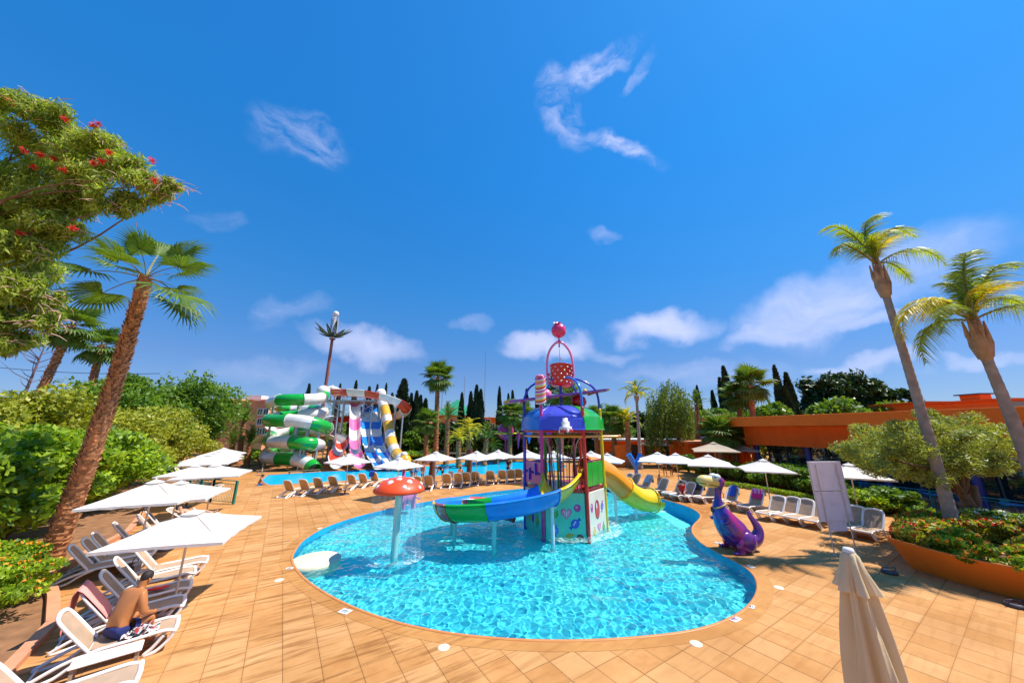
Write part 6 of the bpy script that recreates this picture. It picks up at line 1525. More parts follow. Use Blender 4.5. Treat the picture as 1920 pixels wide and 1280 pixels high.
# patterned towel and red packet beside him
m_tw, N, L, p = new_mat('patterned_towel'); tc = N.new('ShaderNodeTexCoord'); vr = N.new('ShaderNodeTexVoronoi'); vr.inputs['Scale'].default_value = 24; L.new(tc.outputs['Object'], vr.inputs[0]); rp_ = N.new('ShaderNodeValToRGB'); rp_.color_ramp.interpolation = 'CONSTANT'; L.new(vr.outputs['Color'], rp_.inputs[0]); e = rp_.color_ramp.elements; e[0].color = (.65, .62, .6, 1); e[1].position = .45; e[1].color = (.03, .03, .04, 1)
for ps, c0 in ((.65, (.5, .05, .05)), (.75, (.7, .68, .6)), (.9, (.15, .3, .2))): x_ = e.new(ps); x_.color = c0 + (1,)
L.new(rp_.outputs[0], p.inputs['Base Color']); p.inputs['Roughness'].default_value = .95
def cloth_sheet(w_, d, fn, n=14, m_=14): return [[Vector((w_ * (i / n - .5), d * (j / m_ - .5), fn(i / n, j / m_))) for i in range(n + 1)] for j in range(m_ + 1)]
c = rowA[1].location + hd * .42 + Vector((-hd.y, hd.x, 0)) * -.08; q = random.Random(1)
tag(MB().sheet(cloth_sheet(.55, .42, lambda u, v: .405 + .035 * math.sin(9 * u + 4 * v) * math.sin(7 * v) + .02 * math.sin(21 * u))).sheet(cloth_sheet(.3, .3, lambda u, v: .45 + .04 * math.sin(12 * u + v * 9))).build('towel', m_tw, None, (c.x, c.y, 0), (0, 0, HA)), 'crumpled black white and red patterned towel beside the seated man', 'towel')
def draped(label, root, mat, back=52, wid=.5, front=.62, behind=.5, name='towel', rag=.0):
    """towel hung over the top of a raised backrest"""
    bk = R(back); ca, sa = math.cos(bk), math.sin(bk); rows = []
    topx, topz = -.25 - ca * .89, .36 + sa * .89 + .03
    prof_ = [(topx + ca * front * t + sa * .03, topz - sa * front * t + ca * .03) for t in (1, .75, .5, .25, .06)] + [(topx - .03, topz + .045)] + [(topx - .075 - .03 * t, topz - behind * t) for t in (.1, .35, .6, .85, 1)]
    for k, (x, z) in enumerate(prof_): rows.append([Vector((x + .012 * math.sin(j * 1.9 + k * .6), wid * (j / 12 - .5), z - rag * abs(math.sin(j * 1.1)) * (k in (0, len(prof_) - 1)) + (.006 * math.sin(j * 2.3)))) for j in range(13)])
    o = MB().sheet(rows).build(name, mat, None, root.location, root.rotation_euler); tag(o, label, 'towel'); return o
m_pt = M('towel_salmon', (.88, .30, .26), .95, .1, 3, bump=.3, bscale=60); m_lil = M('towel_lilac', (.55, .38, .66), .95, .1, 3); m_mg = M('towel_magenta', (.60, .02, .20), .95, .1, 3); m_bt = M('towel_blue', (.03, .09, .42), .95, .1, 3); m_dk = M('towel_dark', (.05, .04, .05), .95)
draped('salmon pink towel hung over the backrest behind the seated man', rowA[2], m_pt, wid=.74, front=.8, behind=.7, rag=.12)
L_all = {o_['label']: o_ for o_ in col.objects if o_.name.startswith('sun_lounger') and 'label' in o_}
def find(s): return next(o_ for l_, o_ in L_all.items() if s in l_)
draped('lilac towel over the backrest of a right row lounger', find('lilac and magenta'), m_lil, wid=.66, front=.25, behind=.3)
draped('magenta towel hanging lower on the same backrest as the lilac one', find('lilac and magenta'), m_mg, wid=.56, front=.58, behind=.1)
draped('dark towel on the backrest behind the middle parasol pole', rowB[5], m_dk, wid=.5)
draped('blue towel over the last lounger left of the mushroom', find('seventh, with a blue towel'), m_bt, back=58, wid=.5, front=.2, behind=.4)
draped('blue and white towel on the lounger behind the statue neck', find('blue towel on it'), m_bt, wid=.4, front=.7)
draped('pale blue towel on the lounger near the two standing guests', find('with a towel in front of'), M('towel_pale', (.3, .42, .62), .95), wid=.5)
draped('black bag cloth on the backrest next to the guest in red', find('with a dark bag'), m_dk, wid=.5)
c = rowA[3].location + hd * .3; t = tag(MB().ball((0, 0, .42), (.2, .1, .04), 12).ball((.15, .04, .43), (.1, .07, .03), 10).build('swim_float', M('float_red', (.8, .03, .02), .4), None, (c.x, c.y, 0), (0, 0, .4)), 'small red inflatable lying on the lounger beyond the seated man', 'float')
c = rowA[5].location + hd * -1.1 + Vector((-.2, .75, 0)); bg_ = thing('bag', 'dark cloth bag standing beside the farthest front left lounger', 'bag', c); MB().box((0, 0, .22), (.22, .34, .42), bev=.05).build('bag_body', m_dk, bg_); MB().tube(smooth_path([(0, -.1, .42), (0, -.05, .58), (0, .05, .58), (0, .1, .42)], 4), .012, 5).build('handle', m_dk, bg_)
# sunbather by the green railing, knees slightly up
lay = dict(pel=(0, 0, .47), wst=(-.16, 0, .50), che=(-.36, 0, .58), nek=(-.50, 0, .68), hd1=(-.58, 0, .75), hd2=(-.66, 0, .80))
for s, n_ in ((1, 'l'), (-1, 'r')): lay.update({'sh' + n_: (-.44, s * .18, .64), 'el' + n_: (-.25, s * .30, .50), 'wr' + n_: (-.05, s * .26, .50), 'ha' + n_: (.04, s * .22, .52), 'hi' + n_: (.06, s * .09, .47), 'kn' + n_: (.46, s * .12, .50 if s > 0 else .62), 'an' + n_: (.86, s * .12, .46), 'to' + n_: (.93, s * .14, .58)})
person('sunbather in red swimwear lying on a lounger by the green railing', (ly_l.location.x, ly_l.location.y), R(20), lay, m_sk2, MATS['float_red'], None, m_hair, 1.0)
m_redc = M('cloth_red', (.55, .02, .02), .9); m_blk = M('cloth_black', (.015, .015, .02), .9); m_tealc = M('cloth_teal', (.01, .30, .30), .9); m_bluec = M('cloth_blue', (.02, .22, .60), .9); m_wcl = M('cloth_white', (.75, .74, .72), .9); m_orc = M('cloth_orange', (.75, .16, .02), .9)
rl = find('guest in red sits'); dv = Vector((math.cos(R(205)), math.sin(R(205)), 0))
person('guest in a red shirt sitting upright on a lounger left of the statue', (rl.location.x + dv.x * .25, rl.location.y + dv.y * .25), R(245), sitpose(.35, .12), m_sk2, m_redc, m_redc)
walk = dict(knl=(.10, .10, .50), anl=(.10, .10, .09), tol=(.25, .11, .04), knr=(-.02, -.10, .50), anr=(-.16, -.10, .12), tor=(-.04, -.12, .05), elr=(.08, -.26, 1.15), wrr=(.22, -.25, 1.0), har=(.28, -.25, .94))
def gp_(px, py): g_ = G(px, py); return (g_.x, g_.y)
person('child in teal shorts walking on the deck at the right of the tube slide', gp_(1239, 923), R(100), walk, m_sk2, m_tealc, None, m_hairb, .72)
person('woman in a dark outfit standing under the first right parasol', gp_(1248, 893), R(80), walk, m_sk1, m_blk, M('cloth_navy_print', (.08, .07, .16), .9), m_hair, 1.0, long_hair=True)
bend = dict(wst=(.12, 0, 1.05), che=(.30, 0, 1.17), nek=(.42, 0, 1.24), hd1=(.52, 0, 1.22), hd2=(.61, 0, 1.22), shl=(.36, .18, 1.2), shr=(.36, -.18, 1.2), ell=(.42, .22, .95), elr=(.42, -.22, .95), wrl=(.5, .18, .75), wrr=(.5, -.18, .75), hal=(.52, .17, .66), har=(.52, -.17, .66))
person('person in orange bending down beside the second right parasol pole', gp_(1260, 893), R(20), bend, m_sk1, m_blk, m_orc)
for i, (px, py, rz, ps, sh_, tp_, hr, lb) in enumerate((
        (771, 901, 80, walk, m_bluec, None, m_hair, 'bather in blue shorts nearest the ice cream figure at the far pool'), (779, 900, 120, {}, m_bluec, None, m_hairb, 'brown-haired bather in blue shorts, second from the ice cream figure'),
        (791, 903, 60, {}, m_wcl, M('cloth_print', (.5, .2, .25), .9), m_hair, 'person in white print between mushroom and trunk post'), (829, 902, 200, bend, m_blk, m_blk, m_hairb, 'person in black leaning over right of the pole with dark foot'),
        (484, 910, 40, sitpose(-.04, .1), m_bluec, None, m_hair, 'bather sitting on the left edge of the far pool'))):
    person(lb, gp_(px, py), R(rz), ps, m_sk2 if i % 2 else m_sk1, sh_, tp_, hr, 1.0)
# lifeguard on a chair seen from behind, empty chair beside
def plain_chair(label, pos, rz, mat):
    t = thing('garden_chair', label, 'chair', pos, rz)
    MB().box((0, 0, .44), (.46, .46, .04), bev=.01).build('seat', mat, t); MB().box((-.23, 0, .72), (.04, .46, .5), bev=.01, rot=(0, -.15, 0)).build('backrest', mat, t)
    for x in (-.2, .2):
        for y in (-.2, .2): MB().cyl((x, y, 0), (x, y, .43), .02, n=6).build('leg', mat, t)
g_ = G(862, 905); plain_chair('white garden chair of the lifeguard facing the far pool', (g_.x, g_.y, 0), R(88), m_pwhite)
person('lifeguard in an orange shirt sitting with back to us at the far pool', (g_.x, g_.y + .02), R(88), sitpose(.45, .02), m_sk1, m_blk, m_orc)
g_ = G(847, 904); plain_chair('empty grey garden chair left of the lifeguard', (g_.x, g_.y, 0), R(70), m_steel)
for i, (px, py, tp_, lb) in enumerate(((953, 893, m_blk, 'person standing in the far pool near the blue tower post'), (800, 866, m_redc, 'guest in red far behind the centre palm trunk'), (1030, 872, m_bluec, 'bather in blue behind the hanging ropes'), (1046, 873, m_wcl, 'bather in white behind the hanging ropes'), (1141, 875, m_redc, 'guest in red right of the yellow tower post'), (1147, 874, m_wcl, 'guest in white right of the yellow tower post'))):
    person(lb, gp_(px, py), R(90 + 30 * i), {} if i % 2 else walk, m_sk2 if i % 2 else m_sk1, m_blk if i % 2 else tp_, tp_)
# ---------------------------------------------------------------- vegetation
lf_big = leafmat('leaf_lime', (.035, .12, .006), (.44, .58, .03), .40); lf_olv = leafmat('leaf_olive', (.13, .18, .012), (.52, .50, .05), .38); lf_dk = leafmat('leaf_dark', (.012, .045, .012), (.05, .10, .015), .2)
lf_bottle = leafmat('leaf_bottlebrush', (.09, .17, .015), (.52, .60, .09), .5); lf_tree = leafmat('leaf_mid', (.045, .13, .01), (.22, .34, .03), .35); lf_palm = leafmat('palm_green', (.03, .09, .012), (.19, .29, .03), .32); lf_yel = leafmat('palm_yellow', (.30, .34, .02), (.72, .58, .04), .45)
lf_silver = leafmat('leaf_silver_olive', (.11, .15, .03), (.44, .47, .09), .36); lf_cyp = leafmat('leaf_cypress', (.008, .028, .012), (.035, .065, .02), .1); lf_red = leafmat('leaf_red', (.30, .03, .02), (.55, .10, .04), .3); lf_weep = leafmat('leaf_weeping', (.05, .10, .012), (.24, .30, .04), .35)
m_petal_r = M('petal_red', (.75, .02, .01), .6, .2, 6); m_petal_o = M('petal_orange', (.85, .30, .01), .6, .3, 6); m_petal_w = M('petal_white', (.8, .78, .7), .6)
m_bark = M('bark_brown', (.17, .09, .045), .9, .35, 5, bump=.9, bscale=12); m_ptr = M('palm_trunk_rust', (.36, .14, .05), .9, .4, 3, bump=.9, bscale=16); m_pgrey = M('palm_trunk_grey', (.33, .25, .19), .85, .25, 3, bump=.7, bscale=14); m_boot = M('palm_boot', (.52, .24, .10), .85, .35, 4, bump=.4); m_pet = M('petiole', (.30, .26, .06), .6)
m_shaft = M('crownshaft', (.42, .24, .11), .7, .3, 3, bump=.4, wear=((.22, .10, .05), .6, 2))
def shrub(name, label, c, rad, mat, k, n, L, W, group=None, cat='shrub', stems=5, flowers=None, seed=1, up=.5, cr=.42, extra=None):
    r = np.random.default_rng(seed); r_ = thing(name, label, cat, (c[0], c[1], 0), 0, group)
    cz = c[2] if len(c) > 2 else rad[2]
    cl = clumpy((0, 0, cz), rad, k, n, cr, r); cl.append((np.array((0, 0, cz * .8)), np.array(rad) * .7, n * max(1, k // 5)))
    if extra: cl += [(np.array(a), np.array(b), n_) for a, b, n_ in extra]
    put('foliage', crown_mesh('foliage', cl, L, W, mat, r=r, up=up, cut=lambda C: C[:, 2] > .05), r_)
    mb = MB(); q = random.Random(seed)
    limbs(mb, (0, 0, 0), [(rad[0] * .6 * math.cos(2 * math.pi * i / stems), rad[1] * .6 * math.sin(2 * math.pi * i / stems), cz * q.uniform(.9, 1.3)) for i in range(stems)], .04 * rad[2] + .02, seed); mb.build('stems', m_bark, r_)
    if flowers:
        fm, nf, fs = flowers; d = unit(r.normal(size=(nf, 3))); d[:, 2] = np.abs(d[:, 2]) * 1.0; d = unit(d)
        ci = r.integers(0, k, nf); C = np.array([cl[i][0] for i in ci]) + d * np.array([cl[i][1] for i in ci]) * .97
        Vs = []; Fs = []; o = 0
        for j in range(3):
            V, F = leaf_quads(C, unit(r.normal(size=C.shape)), unit(r.normal(size=C.shape) + [0, -1, 1]), fs, fs * .6); Vs.append(V); Fs.append(F + o); o += len(V)
        f_ = put('flowers', npmesh('flowers', np.concatenate(Vs), np.concatenate(Fs), fm), r_)
    return r_
# left hedge, big leaves in front and finer trees behind
shrub('large_leaf_shrub', 'bright lime large-leaved shrub left of the leaning palm trunk, nearest the camera', (-19.0, 11.6), (2.9, 2.6, 2.15), lf_big, 26, 420, .15, .085, seed=11)
shrub('large_leaf_shrub', 'lime large-leaved shrub behind the base of the leaning palm trunk', (-21.0, 15.4), (2.8, 2.8, 2.2), lf_big, 26, 420, .15, .085, seed=12)
shrub('large_leaf_shrub', 'lime large-leaved shrub above the second parasol', (-24.3, 20), (3.2, 3.2, 2.3), lf_big, 26, 420, .15, .085, seed=13)
shrub('olive_green_shrub', 'olive green fine-leaved shrub above the parasol with the railing tip', (-27.8, 24.5), (3.4, 3.4, 3.0), lf_olv, 24, 520, .13, .06, seed=14)
shrub('olive_green_shrub', 'olive green fine-leaved shrub above the far left parasol pair', (-31.5, 29.5), (3.6, 3.6, 3.3), lf_olv, 24, 520, .13, .06, seed=15)
shrub('olive_green_shrub', 'yellowish shrub behind the four overlapping parasols', (-35, 36), (3.6, 3.6, 3.4), lf_olv, 24, 480, .14, .07, seed=16)
shrub('broad_tree', 'tall bushy tree with ragged top behind the hedge, left of the salmon hotel', (-37, 39, 5.6), (5.2, 4.5, 4.6), lf_tree, 34, 420, .18, .10, cat='tree', seed=17, extra=[((2.5, -1, 10), (.7, .7, 1.4), 90), ((-.5, 0, 10.3), (.7, .7, 1.2), 90), ((4.9, -2, 8.6), (1.2, .8, .8), 140), ((-3, 0, 9.8), (.9, .9, 1.3), 100)])
shrub('broad_tree', 'rounded tree rising behind the hedge just right of the leaning palm trunk', (-33, 29, 5.2), (4.6, 4.2, 4.0), lf_tree, 30, 420, .17, .095, cat='tree', seed=18)
shrub('broad_tree', 'olive tree crown between the leaning palm and the slim back palm', (-30, 21.5, 4.6), (4.0, 3.6, 2.7), lf_olv, 26, 420, .16, .08, cat='tree', seed=19)
shrub('broad_tree', 'low tree behind the hedge at the left edge', (-29, 17, 3.4), (4.2, 3.6, 2.3), lf_olv, 24, 420, .17, .08, cat='tree', seed=20)
shrub('lantana_bed', 'orange flowering bush bed at the bottom left beside the kerb', (-13.4, 9.7), (1.5, 1.2, .62), lf_big, 22, 300, .06, .04, flowers=(m_petal_o, 160, .055), seed=21, cat='flower bush')
shrub('lantana_bed', 'orange flowering bush left of the pink towel lounger', (-15.3, 10.9), (1.5, 1.1, .66), lf_big, 22, 300, .06, .04, flowers=(m_petal_o, 140, .055), seed=22, cat='flower bush')
shrub('lantana_bed', 'sparse yellowish bush at the left edge of the soil bed', (-12.0, 8.0), (1.1, .9, .35), lf_olv, 14, 160, .05, .03, flowers=(m_petal_o, 20, .05), seed=23, cat='flower bush')
shrub('banana_plant', 'broad drooping leaves at the left edge above the lime shrubs', (-23.8, 14.0, 4.2), (1.9, 1.8, 1.2), lf_big, 10, 46, .62, .13, cat='plant', seed=24)
# tall bottlebrush tree, trunk outside the picture
bt = thing('bottlebrush_tree', 'tall bottlebrush tree with red blossoms overhanging the upper left corner', 'tree', (-17.0, 8.6, 0))
r = np.random.default_rng(31); cl = []
def bl(px, py, Y, rx, rz_, n): 
    p_ = P(px, py, Y) - Vector((-17.0, 8.6, 0)); cl.append((np.array(p_), np.array((rx, rx * .9, rz_)), n))
q = random.Random(5)
for (px, py, Y, rx, rz_) in ((20, 200, 8.4, 1.0, .5), (70, 215, 8.4, .9, .5), (30, 260, 8.6, 1.3, .8), (120, 245, 8.6, .9, .6), (170, 275, 8.6, .9, .7), (100, 310, 8.6, 1.2, .8), (30, 340, 8.6, 1.2, .9), (215, 300, 8.8, .9, .7), (160, 340, 8.6, 1.0, .8), (245, 325, 8.8, .8, .6), (275, 350, 8.8, .6, .5), (305, 365, 8.9, .45, .3), (320, 352, 8.9, .35, .25),
                           (200, 375, 8.6, .7, .6), (250, 385, 8.8, .55, .5), (90, 385, 8.6, .9, .5), (20, 400, 8.6, 1.2, .6), (130, 370, 8.6, .9, .6), (60, 430, 8.4, 1.1, .6), (110, 430, 8.4, .6, .35), (10, 480, 8.4, 1.3, .9), (70, 480, 8.4, .8, .7), (40, 540, 8.4, .9, .8), (10, 580, 8.4, 1.1, .8), (75, 545, 8.4, .6, .6), (30, 620, 8.4, .7, .5), (5, 650, 8.4, .6, .3), (85, 600, 8.4, .35, .3), (-60, 300, 8.4, 2.0, 1.6), (-70, 450, 8.4, 2, 1.6), (-60, 580, 8.4, 1.6, 1.4)):
    p0 = P(px, py, Y)
    for k in range(7):
        sc_ = .62; d = Vector((q.gauss(0, 1), q.gauss(0, 1), q.gauss(0, 1))).normalized() * q.uniform(.2, .85)
        pl_ = p0 + Vector((d.x * rx, d.y * rx, d.z * rz_)) - Vector((-17.0, 8.6, 0)); cl.append((np.array(pl_), np.array((rx * .36, rx * .36, rz_ * .55)), int(290 * rx / .9)))
V1, F1_ = leaf_cloud(cl, .105, .02, droop=1.3, up=.2, r=r, shell=.6)
put('foliage', npmesh('foliage', V1, F1_, lf_bottle), bt)
mb = MB(); mb.tube([(0, 0, 0), (.2, -.1, 4), (.6, 0, 8)], [.4, .32, .22], 10)
tops = [Vector(c_[0]) for c_ in cl[::9]]
for t_ in tops: limbs(mb, (.6, 0, 7.5) if t_.z > 8 else (.25, -.1, 4.5), [t_], .05, int(t_.x * 100) & 255, 5)
mb.build('trunk', m_bark, bt)
# twiggy dry sprays and the red brushes
tw_ = MB()
for k in range(1500):
    c_ = cl[q.randrange(len(cl))]; p_ = Vector(c_[0]) + Vector((q.gauss(0, .12), q.gauss(0, .12), q.gauss(0, .1))); d = Vector((q.gauss(0, 1), q.gauss(0, 1), q.uniform(-.8, .4))).normalized() * q.uniform(.2, .38)
    tw_.tube([p_, p_ + d * .5 + Vector((0, 0, .03)), p_ + d], [.012, .009, .004], 4)
o = tw_.build('twigs', M('twig_pale', (.62, .40, .30), .8), bt); o['kind'] = 'stuff'
for (px, py) in ((183, 232), (176, 236), (122, 223), (45, 282), (62, 313), (205, 286), (190, 303), (174, 305), (285, 301), (290, 338), (136, 427), (38, 437), (102, 297), (118, 318), (20, 190), (75, 290)):
    p_ = P(px, py, 8.0) - Vector((-17.0, 8.6, 0)); mb = MB()
    for j in range(34):
        d = Vector((q.gauss(0, 1), q.gauss(0, 1), q.gauss(0, 1))).normalized(); mb.tube([p_, p_ + d * .11], [.008, .005], 3, caps=False)
    mb.build('blossom', m_petal_r, bt)
# ---- palms
PALM_MESH['fan'] = [fan_leaf_mesh('frond', 1.3, 1.5, 36, 122, lf_palm, m_pet, s_, droop=.42, cup=.5) for s_ in range(3)]
PALM_MESH['fan_s'] = [fan_leaf_mesh('frond', 1.15, 1.1, 20, 125, lf_palm, m_pet, s_ + 5, droop=.45) for s_ in range(3)]
lf_q = leafmat('palm_queen', (.08, .17, .012), (.40, .48, .04), .4)
PALM_MESH['queen'] = [feather_mesh('frond', 3.0, .60, 62, [lf_q, lf_q, lf_yel][s_], m_pet, s_, arch=[.95, 1.15, 1.3][s_], hang=[.7, .95, 1.1][s_], w=.04, lift=[.85, .75, .7][s_]) for s_ in range(3)]
PALM_MESH['date'] = [feather_mesh('frond', 3.4, .5, 46, lf_palm, m_pet, s_ + 3, arch=.75, hang=.15, w=.04, lift=.7) for s_ in range(3)]
PALM_MESH['date_y'] = [feather_mesh('frond', 3.4, .55, 46, lf_yel, m_pet, s_ + 6, arch=.95, hang=.3, w=.05, lift=.6) for s_ in range(3)]
def ringed_trunk(base, top, r0, r1, step, mat, bend=(0, 0), n=16, ring=.06, name='trunk', root=None, flare=1.0):
    base, top = Vector(base), Vector(top); L_ = (top - base).length; m = max(8, int(L_ / step) * 2); pth = []; rr = []
    for i in range(m + 1):
        t = i / m; p_ = base.lerp(top, t) + Vector((bend[0], bend[1], 0)) * math.sin(math.pi * t); pth.append(p_)
        rr.append((r0 + (r1 - r0) * t) * (1 + ring * (i % 2)) * (1 + (flare - 1) * math.exp(-t * 14)))
    return MB().tube(pth, rr, n, sm=False).build(name, mat, root), pth
def boots(root, pth, r0, r1, n, mat, size=.16, seed=1, lo=0.0):
    q = random.Random(seed); mb = MB(); m = len(pth) - 1
    for k in range(n):
        t = lo + (1 - lo) * (k + q.random()) / n; x = t * m; i = min(int(x), m - 1); c = pth[i].lerp(pth[i + 1], x - i); a = k * 2.39996 + q.uniform(-.3, .3); rr = r0 + (r1 - r0) * t
        d = Vector((math.cos(a), math.sin(a), 0)); s = Vector((-math.sin(a), math.cos(a), 0)); w_ = size * q.uniform(.7, 1.2); h = size * q.uniform(.9, 1.8); o_ = size * q.uniform(.3, .9)
        b0 = c + d * rr * .92; lean = s * q.uniform(-.25, .25) * h
        v = [b0 - s * w_ * .6 - Vector((0, 0, h * .35)), b0 + s * w_ * .6 - Vector((0, 0, h * .35)), b0 + s * w_ * .32 + Vector((0, 0, h * .6)) + d * o_ + lean, b0 - s * w_ * .28 + Vector((0, 0, h * .6)) + d * o_ + lean, b0 + d * .01 + Vector((0, 0, h * .2))]
        mb.add(v, [(0, 1, 2, 3), (3, 2, 4), (0, 3, 4), (1, 4, 2)])
    o = mb.build('leaf_boots', mat, root); o['kind'] = 'stuff'; return o
def palm(name, label, base, top, kind, spec, r0=.28, r1=.2, mat=m_ptr, boot=0, scale=1, bend=(0, 0), step=.16, shaft=None, flare=1.25, ring=.08, skirt=0):
    base, top = Vector(base), Vector(top); r_ = thing(name, label, 'palm tree', (base.x, base.y, base.z)); tp_ = top - base
    o, pth = ringed_trunk((0, 0, 0), tp_, r0, r1, step, mat, bend, root=r_, flare=flare, ring=ring)
    if boot: boots(r_, pth, r0, r1, boot, m_boot, size=.05 + r0 * .34, seed=int(base.x * 7) & 99)
    if shaft:
        h = shaft; MB().tube(smooth_path([tp_ - Vector((0, 0, .1)), tp_ + Vector((0, 0, h * .25)), tp_ + Vector((0, 0, h * .6)), tp_ + Vector((0, 0, h))], 5), [r1 * (1.05 + .75 * math.sin(math.pi * min(1, i / 15 * 1.1)) ** 1.5 * 1) * (1 if i < 13 else .7) for i in range(16)], 14).build('crownshaft', m_shaft, r_)
        mb = MB(); q = random.Random(3)
        for k in range(9):
            a = k * 2.4; d = Vector((math.cos(a), math.sin(a), 0)); z0 = h * q.uniform(.0, .5)
            mb.tube([tp_ + d * r1 * 1.1 + Vector((0, 0, z0)), tp_ + d * r1 * 1.8 + Vector((0, 0, z0 + h * .35)), tp_ + d * r1 * 1.9 + Vector((0, 0, z0 + h * .75))], [.07, .09, .03], 6, squash=.5)
        mb.build('leaf_sheaths', m_shaft, r_); tp_ = tp_ + Vector((0, 0, h))
    add_fronds(r_, tp_, kind, spec, s=scale)
    return r_
# leaning fan palm in front left: trunk nearly upright in the world
b_ = G(88, 1062); c_ = P(272, 522, 13.2)
spec = [(-5, 22, 1.05, 0), (20, 58, 1.0, 2), (125, 66, 1.1, 0), (172, 26, 1.05, 1), (205, 4, 1.15, 0), (-12, -20, 1.38, 2), (10, -34, 1.15, 0), (-75, 12, .9, 1), (-120, 40, .8, 2), (190, -26, 1.0, 1), (90, 10, .9, 2), (60, 35, .8, 0), (270, 70, .8, 1)]
palm('fan_palm', 'tall leaning fan palm with rough rust trunk at the left', (b_.x, b_.y, 0), (c_.x, c_.y, c_.z), 'fan', spec, .27, .165, m_ptr, boot=1300, bend=(.2, 0), flare=1.3)
b_ = P(40, 770, 24); c_ = P(135, 612, 24)
palm('fan_palm', 'slim fan palm behind the hedge at the far left', (b_.x, 24, 0), c_, 'fan_s', ring_spec(18, [(60, 5), (25, 7), (-15, 8), (-50, 8)], 4), .27, .19, m_ptr, boot=400, scale=.95)
b_ = P(180, 740, 31); c_ = P(190, 648, 31)
palm('fan_palm', 'smaller fan palm whose round crown shows left of the leaning trunk', (b_.x, 31, 0), c_, 'fan_s', ring_spec(18, [(65, 5), (30, 7), (-10, 8), (-45, 8)], 5), .30, .24, m_ptr, boot=260, scale=1.0)
# right pair with crownshafts, in the planter
b_ = Vector((16.5, 13.9, .6)); c_ = P(1662, 556, 13.9); c_.x += .0
qs = [(178, 34, 1.0, 0), (192, 12, .95, 1), (160, 52, .8, 0), (12, 52, 1.15, 0), (4, 40, 1.15, 1), (-14, 0, .95, 1), (14, -12, .8, 1), (70, 60, .7, 0), (-70, 50, .6, 2), (235, 60, .6, 1), (-100, 74, .6, 2)]
palm('queen_palm', 'tall slender palm with yellow-green fronds leaning over the planter', b_, c_, 'queen', qs, .185, .12, m_pgrey, bend=(.05, 0), step=.28, shaft=1.55, flare=1.25, ring=.06, scale=1.12)
c_ = P(1850, 672, 12.4); b_ = Vector((17.95, 12.4, .6))
qs = [(176, 6, 1.05, 2), (186, 18, .85, 2), (165, 30, .8, 2), (198, -8, .95, 1), (175, -30, .95, 1), (12, 58, 1.1, 0), (-4, 34, 1.05, 0), (2, 12, 1.0, 1), (24, 44, 1.0, 0), (-20, -6, .9, 1), (70, 55, .7, 0), (-70, 42, .7, 2), (-100, 60, .6, 2), (100, 70, .7, 0)]
palm('queen_palm', 'palm with yellow drooping fronds cut by the right edge of the picture', b_, c_, 'queen', qs, .21, .135, m_pgrey, bend=(.1, 0), step=.28, shaft=1.5, flare=1.25, ring=.06, scale=1.22)
# ---- planter
pl_ = thing('planter', 'large boat-shaped orange planter at the right', 'planter', (17.3, 12.6, 0))
PO = [p_ - Vector((17.3, 12.6, 0)) for p_ in PLN]; PC = Vector((.3, -.2, 0))
if sum(PO[i].x * PO[(i + 1) % len(PO)].y - PO[(i + 1) % len(PO)].x * PO[i].y for i in range(len(PO))) < 0: PO.reverse()
rows = [[q_ + Vector((0, 0, z)) for q_ in offset(PO, o_)] for o_, z in ((-.42, 0), (-.30, .28), (-.17, .56), (0, .84), (.02, .88), (-.10, .88), (-.14, .7))]
MB().sheet([r0_ + [r0_[0]] for r0_ in rows]).build('wall', M('planter_orange', (.78, .19, .012), .5, .1, .8, bump=.1, wear=((.52, .13, .02), .5, .9)), pl_)
MB().slab([(q_.x, q_.y) for q_ in offset(PO, -.2)], .5, .68).build('soil', m_soil, pl_)
q = random.Random(17); k_ = 0
spots_ = [(-3.4, .15), (-3.35, -1.0), (-2.5, .9), (-2.8, -2.0), (-1.5, 1.3), (-.6, 2.1), (-2.0, -3.0), (-1.6, -1.4), (-.3, .6), (-.6, -3.3), (-.4, -1.5), (.9, 1.6), (1.0, -3.2), (1.2, -1.2), (2.4, .2)]
desc = ['at the left tip', 'left, in front of the last lounger', 'at the far left rim', 'front left', 'around the foot of the leaning palm', 'behind the foot of the leaning palm', 'at the front rim', 'middle, right of the palm foot', 'in front of the olive trunk', 'at the front rim near the right edge', 'middle right', 'right of the olive trunk', 'front right corner', 'right, cut by the picture edge', 'far right']
for (x, y), ds in zip(spots_, desc):
    red = q.random() < .6
    r_ = shrub('flower_bush', ('red and orange' if red else 'orange') + ' flowering bush in the planter ' + ds, (17.3 + x, 12.6 + y, 0.98), (.85, .85, .42), lf_big if q.random() < .5 else lf_olv, 12, 230, .07, .038, flowers=(m_petal_r if red else m_petal_o, 110, .07), seed=100 + k_, cat='flower bush', group='flower bushes in the planter'); k_ += 1
for i, (px, py, Y) in enumerate(((1845, 985, 14.6), (1890, 975, 14.0))):
    p_ = P(px, py, Y); shrub('white_flower_bush', ['white flowering bush behind the olive trunk', 'white flowering bush at the right edge'][i], (p_.x, Y, 1.05), (.9, .8, .45), lf_big, 12, 230, .06, .035, flowers=(m_petal_w, 160, .05), seed=130 + i, cat='flower bush')
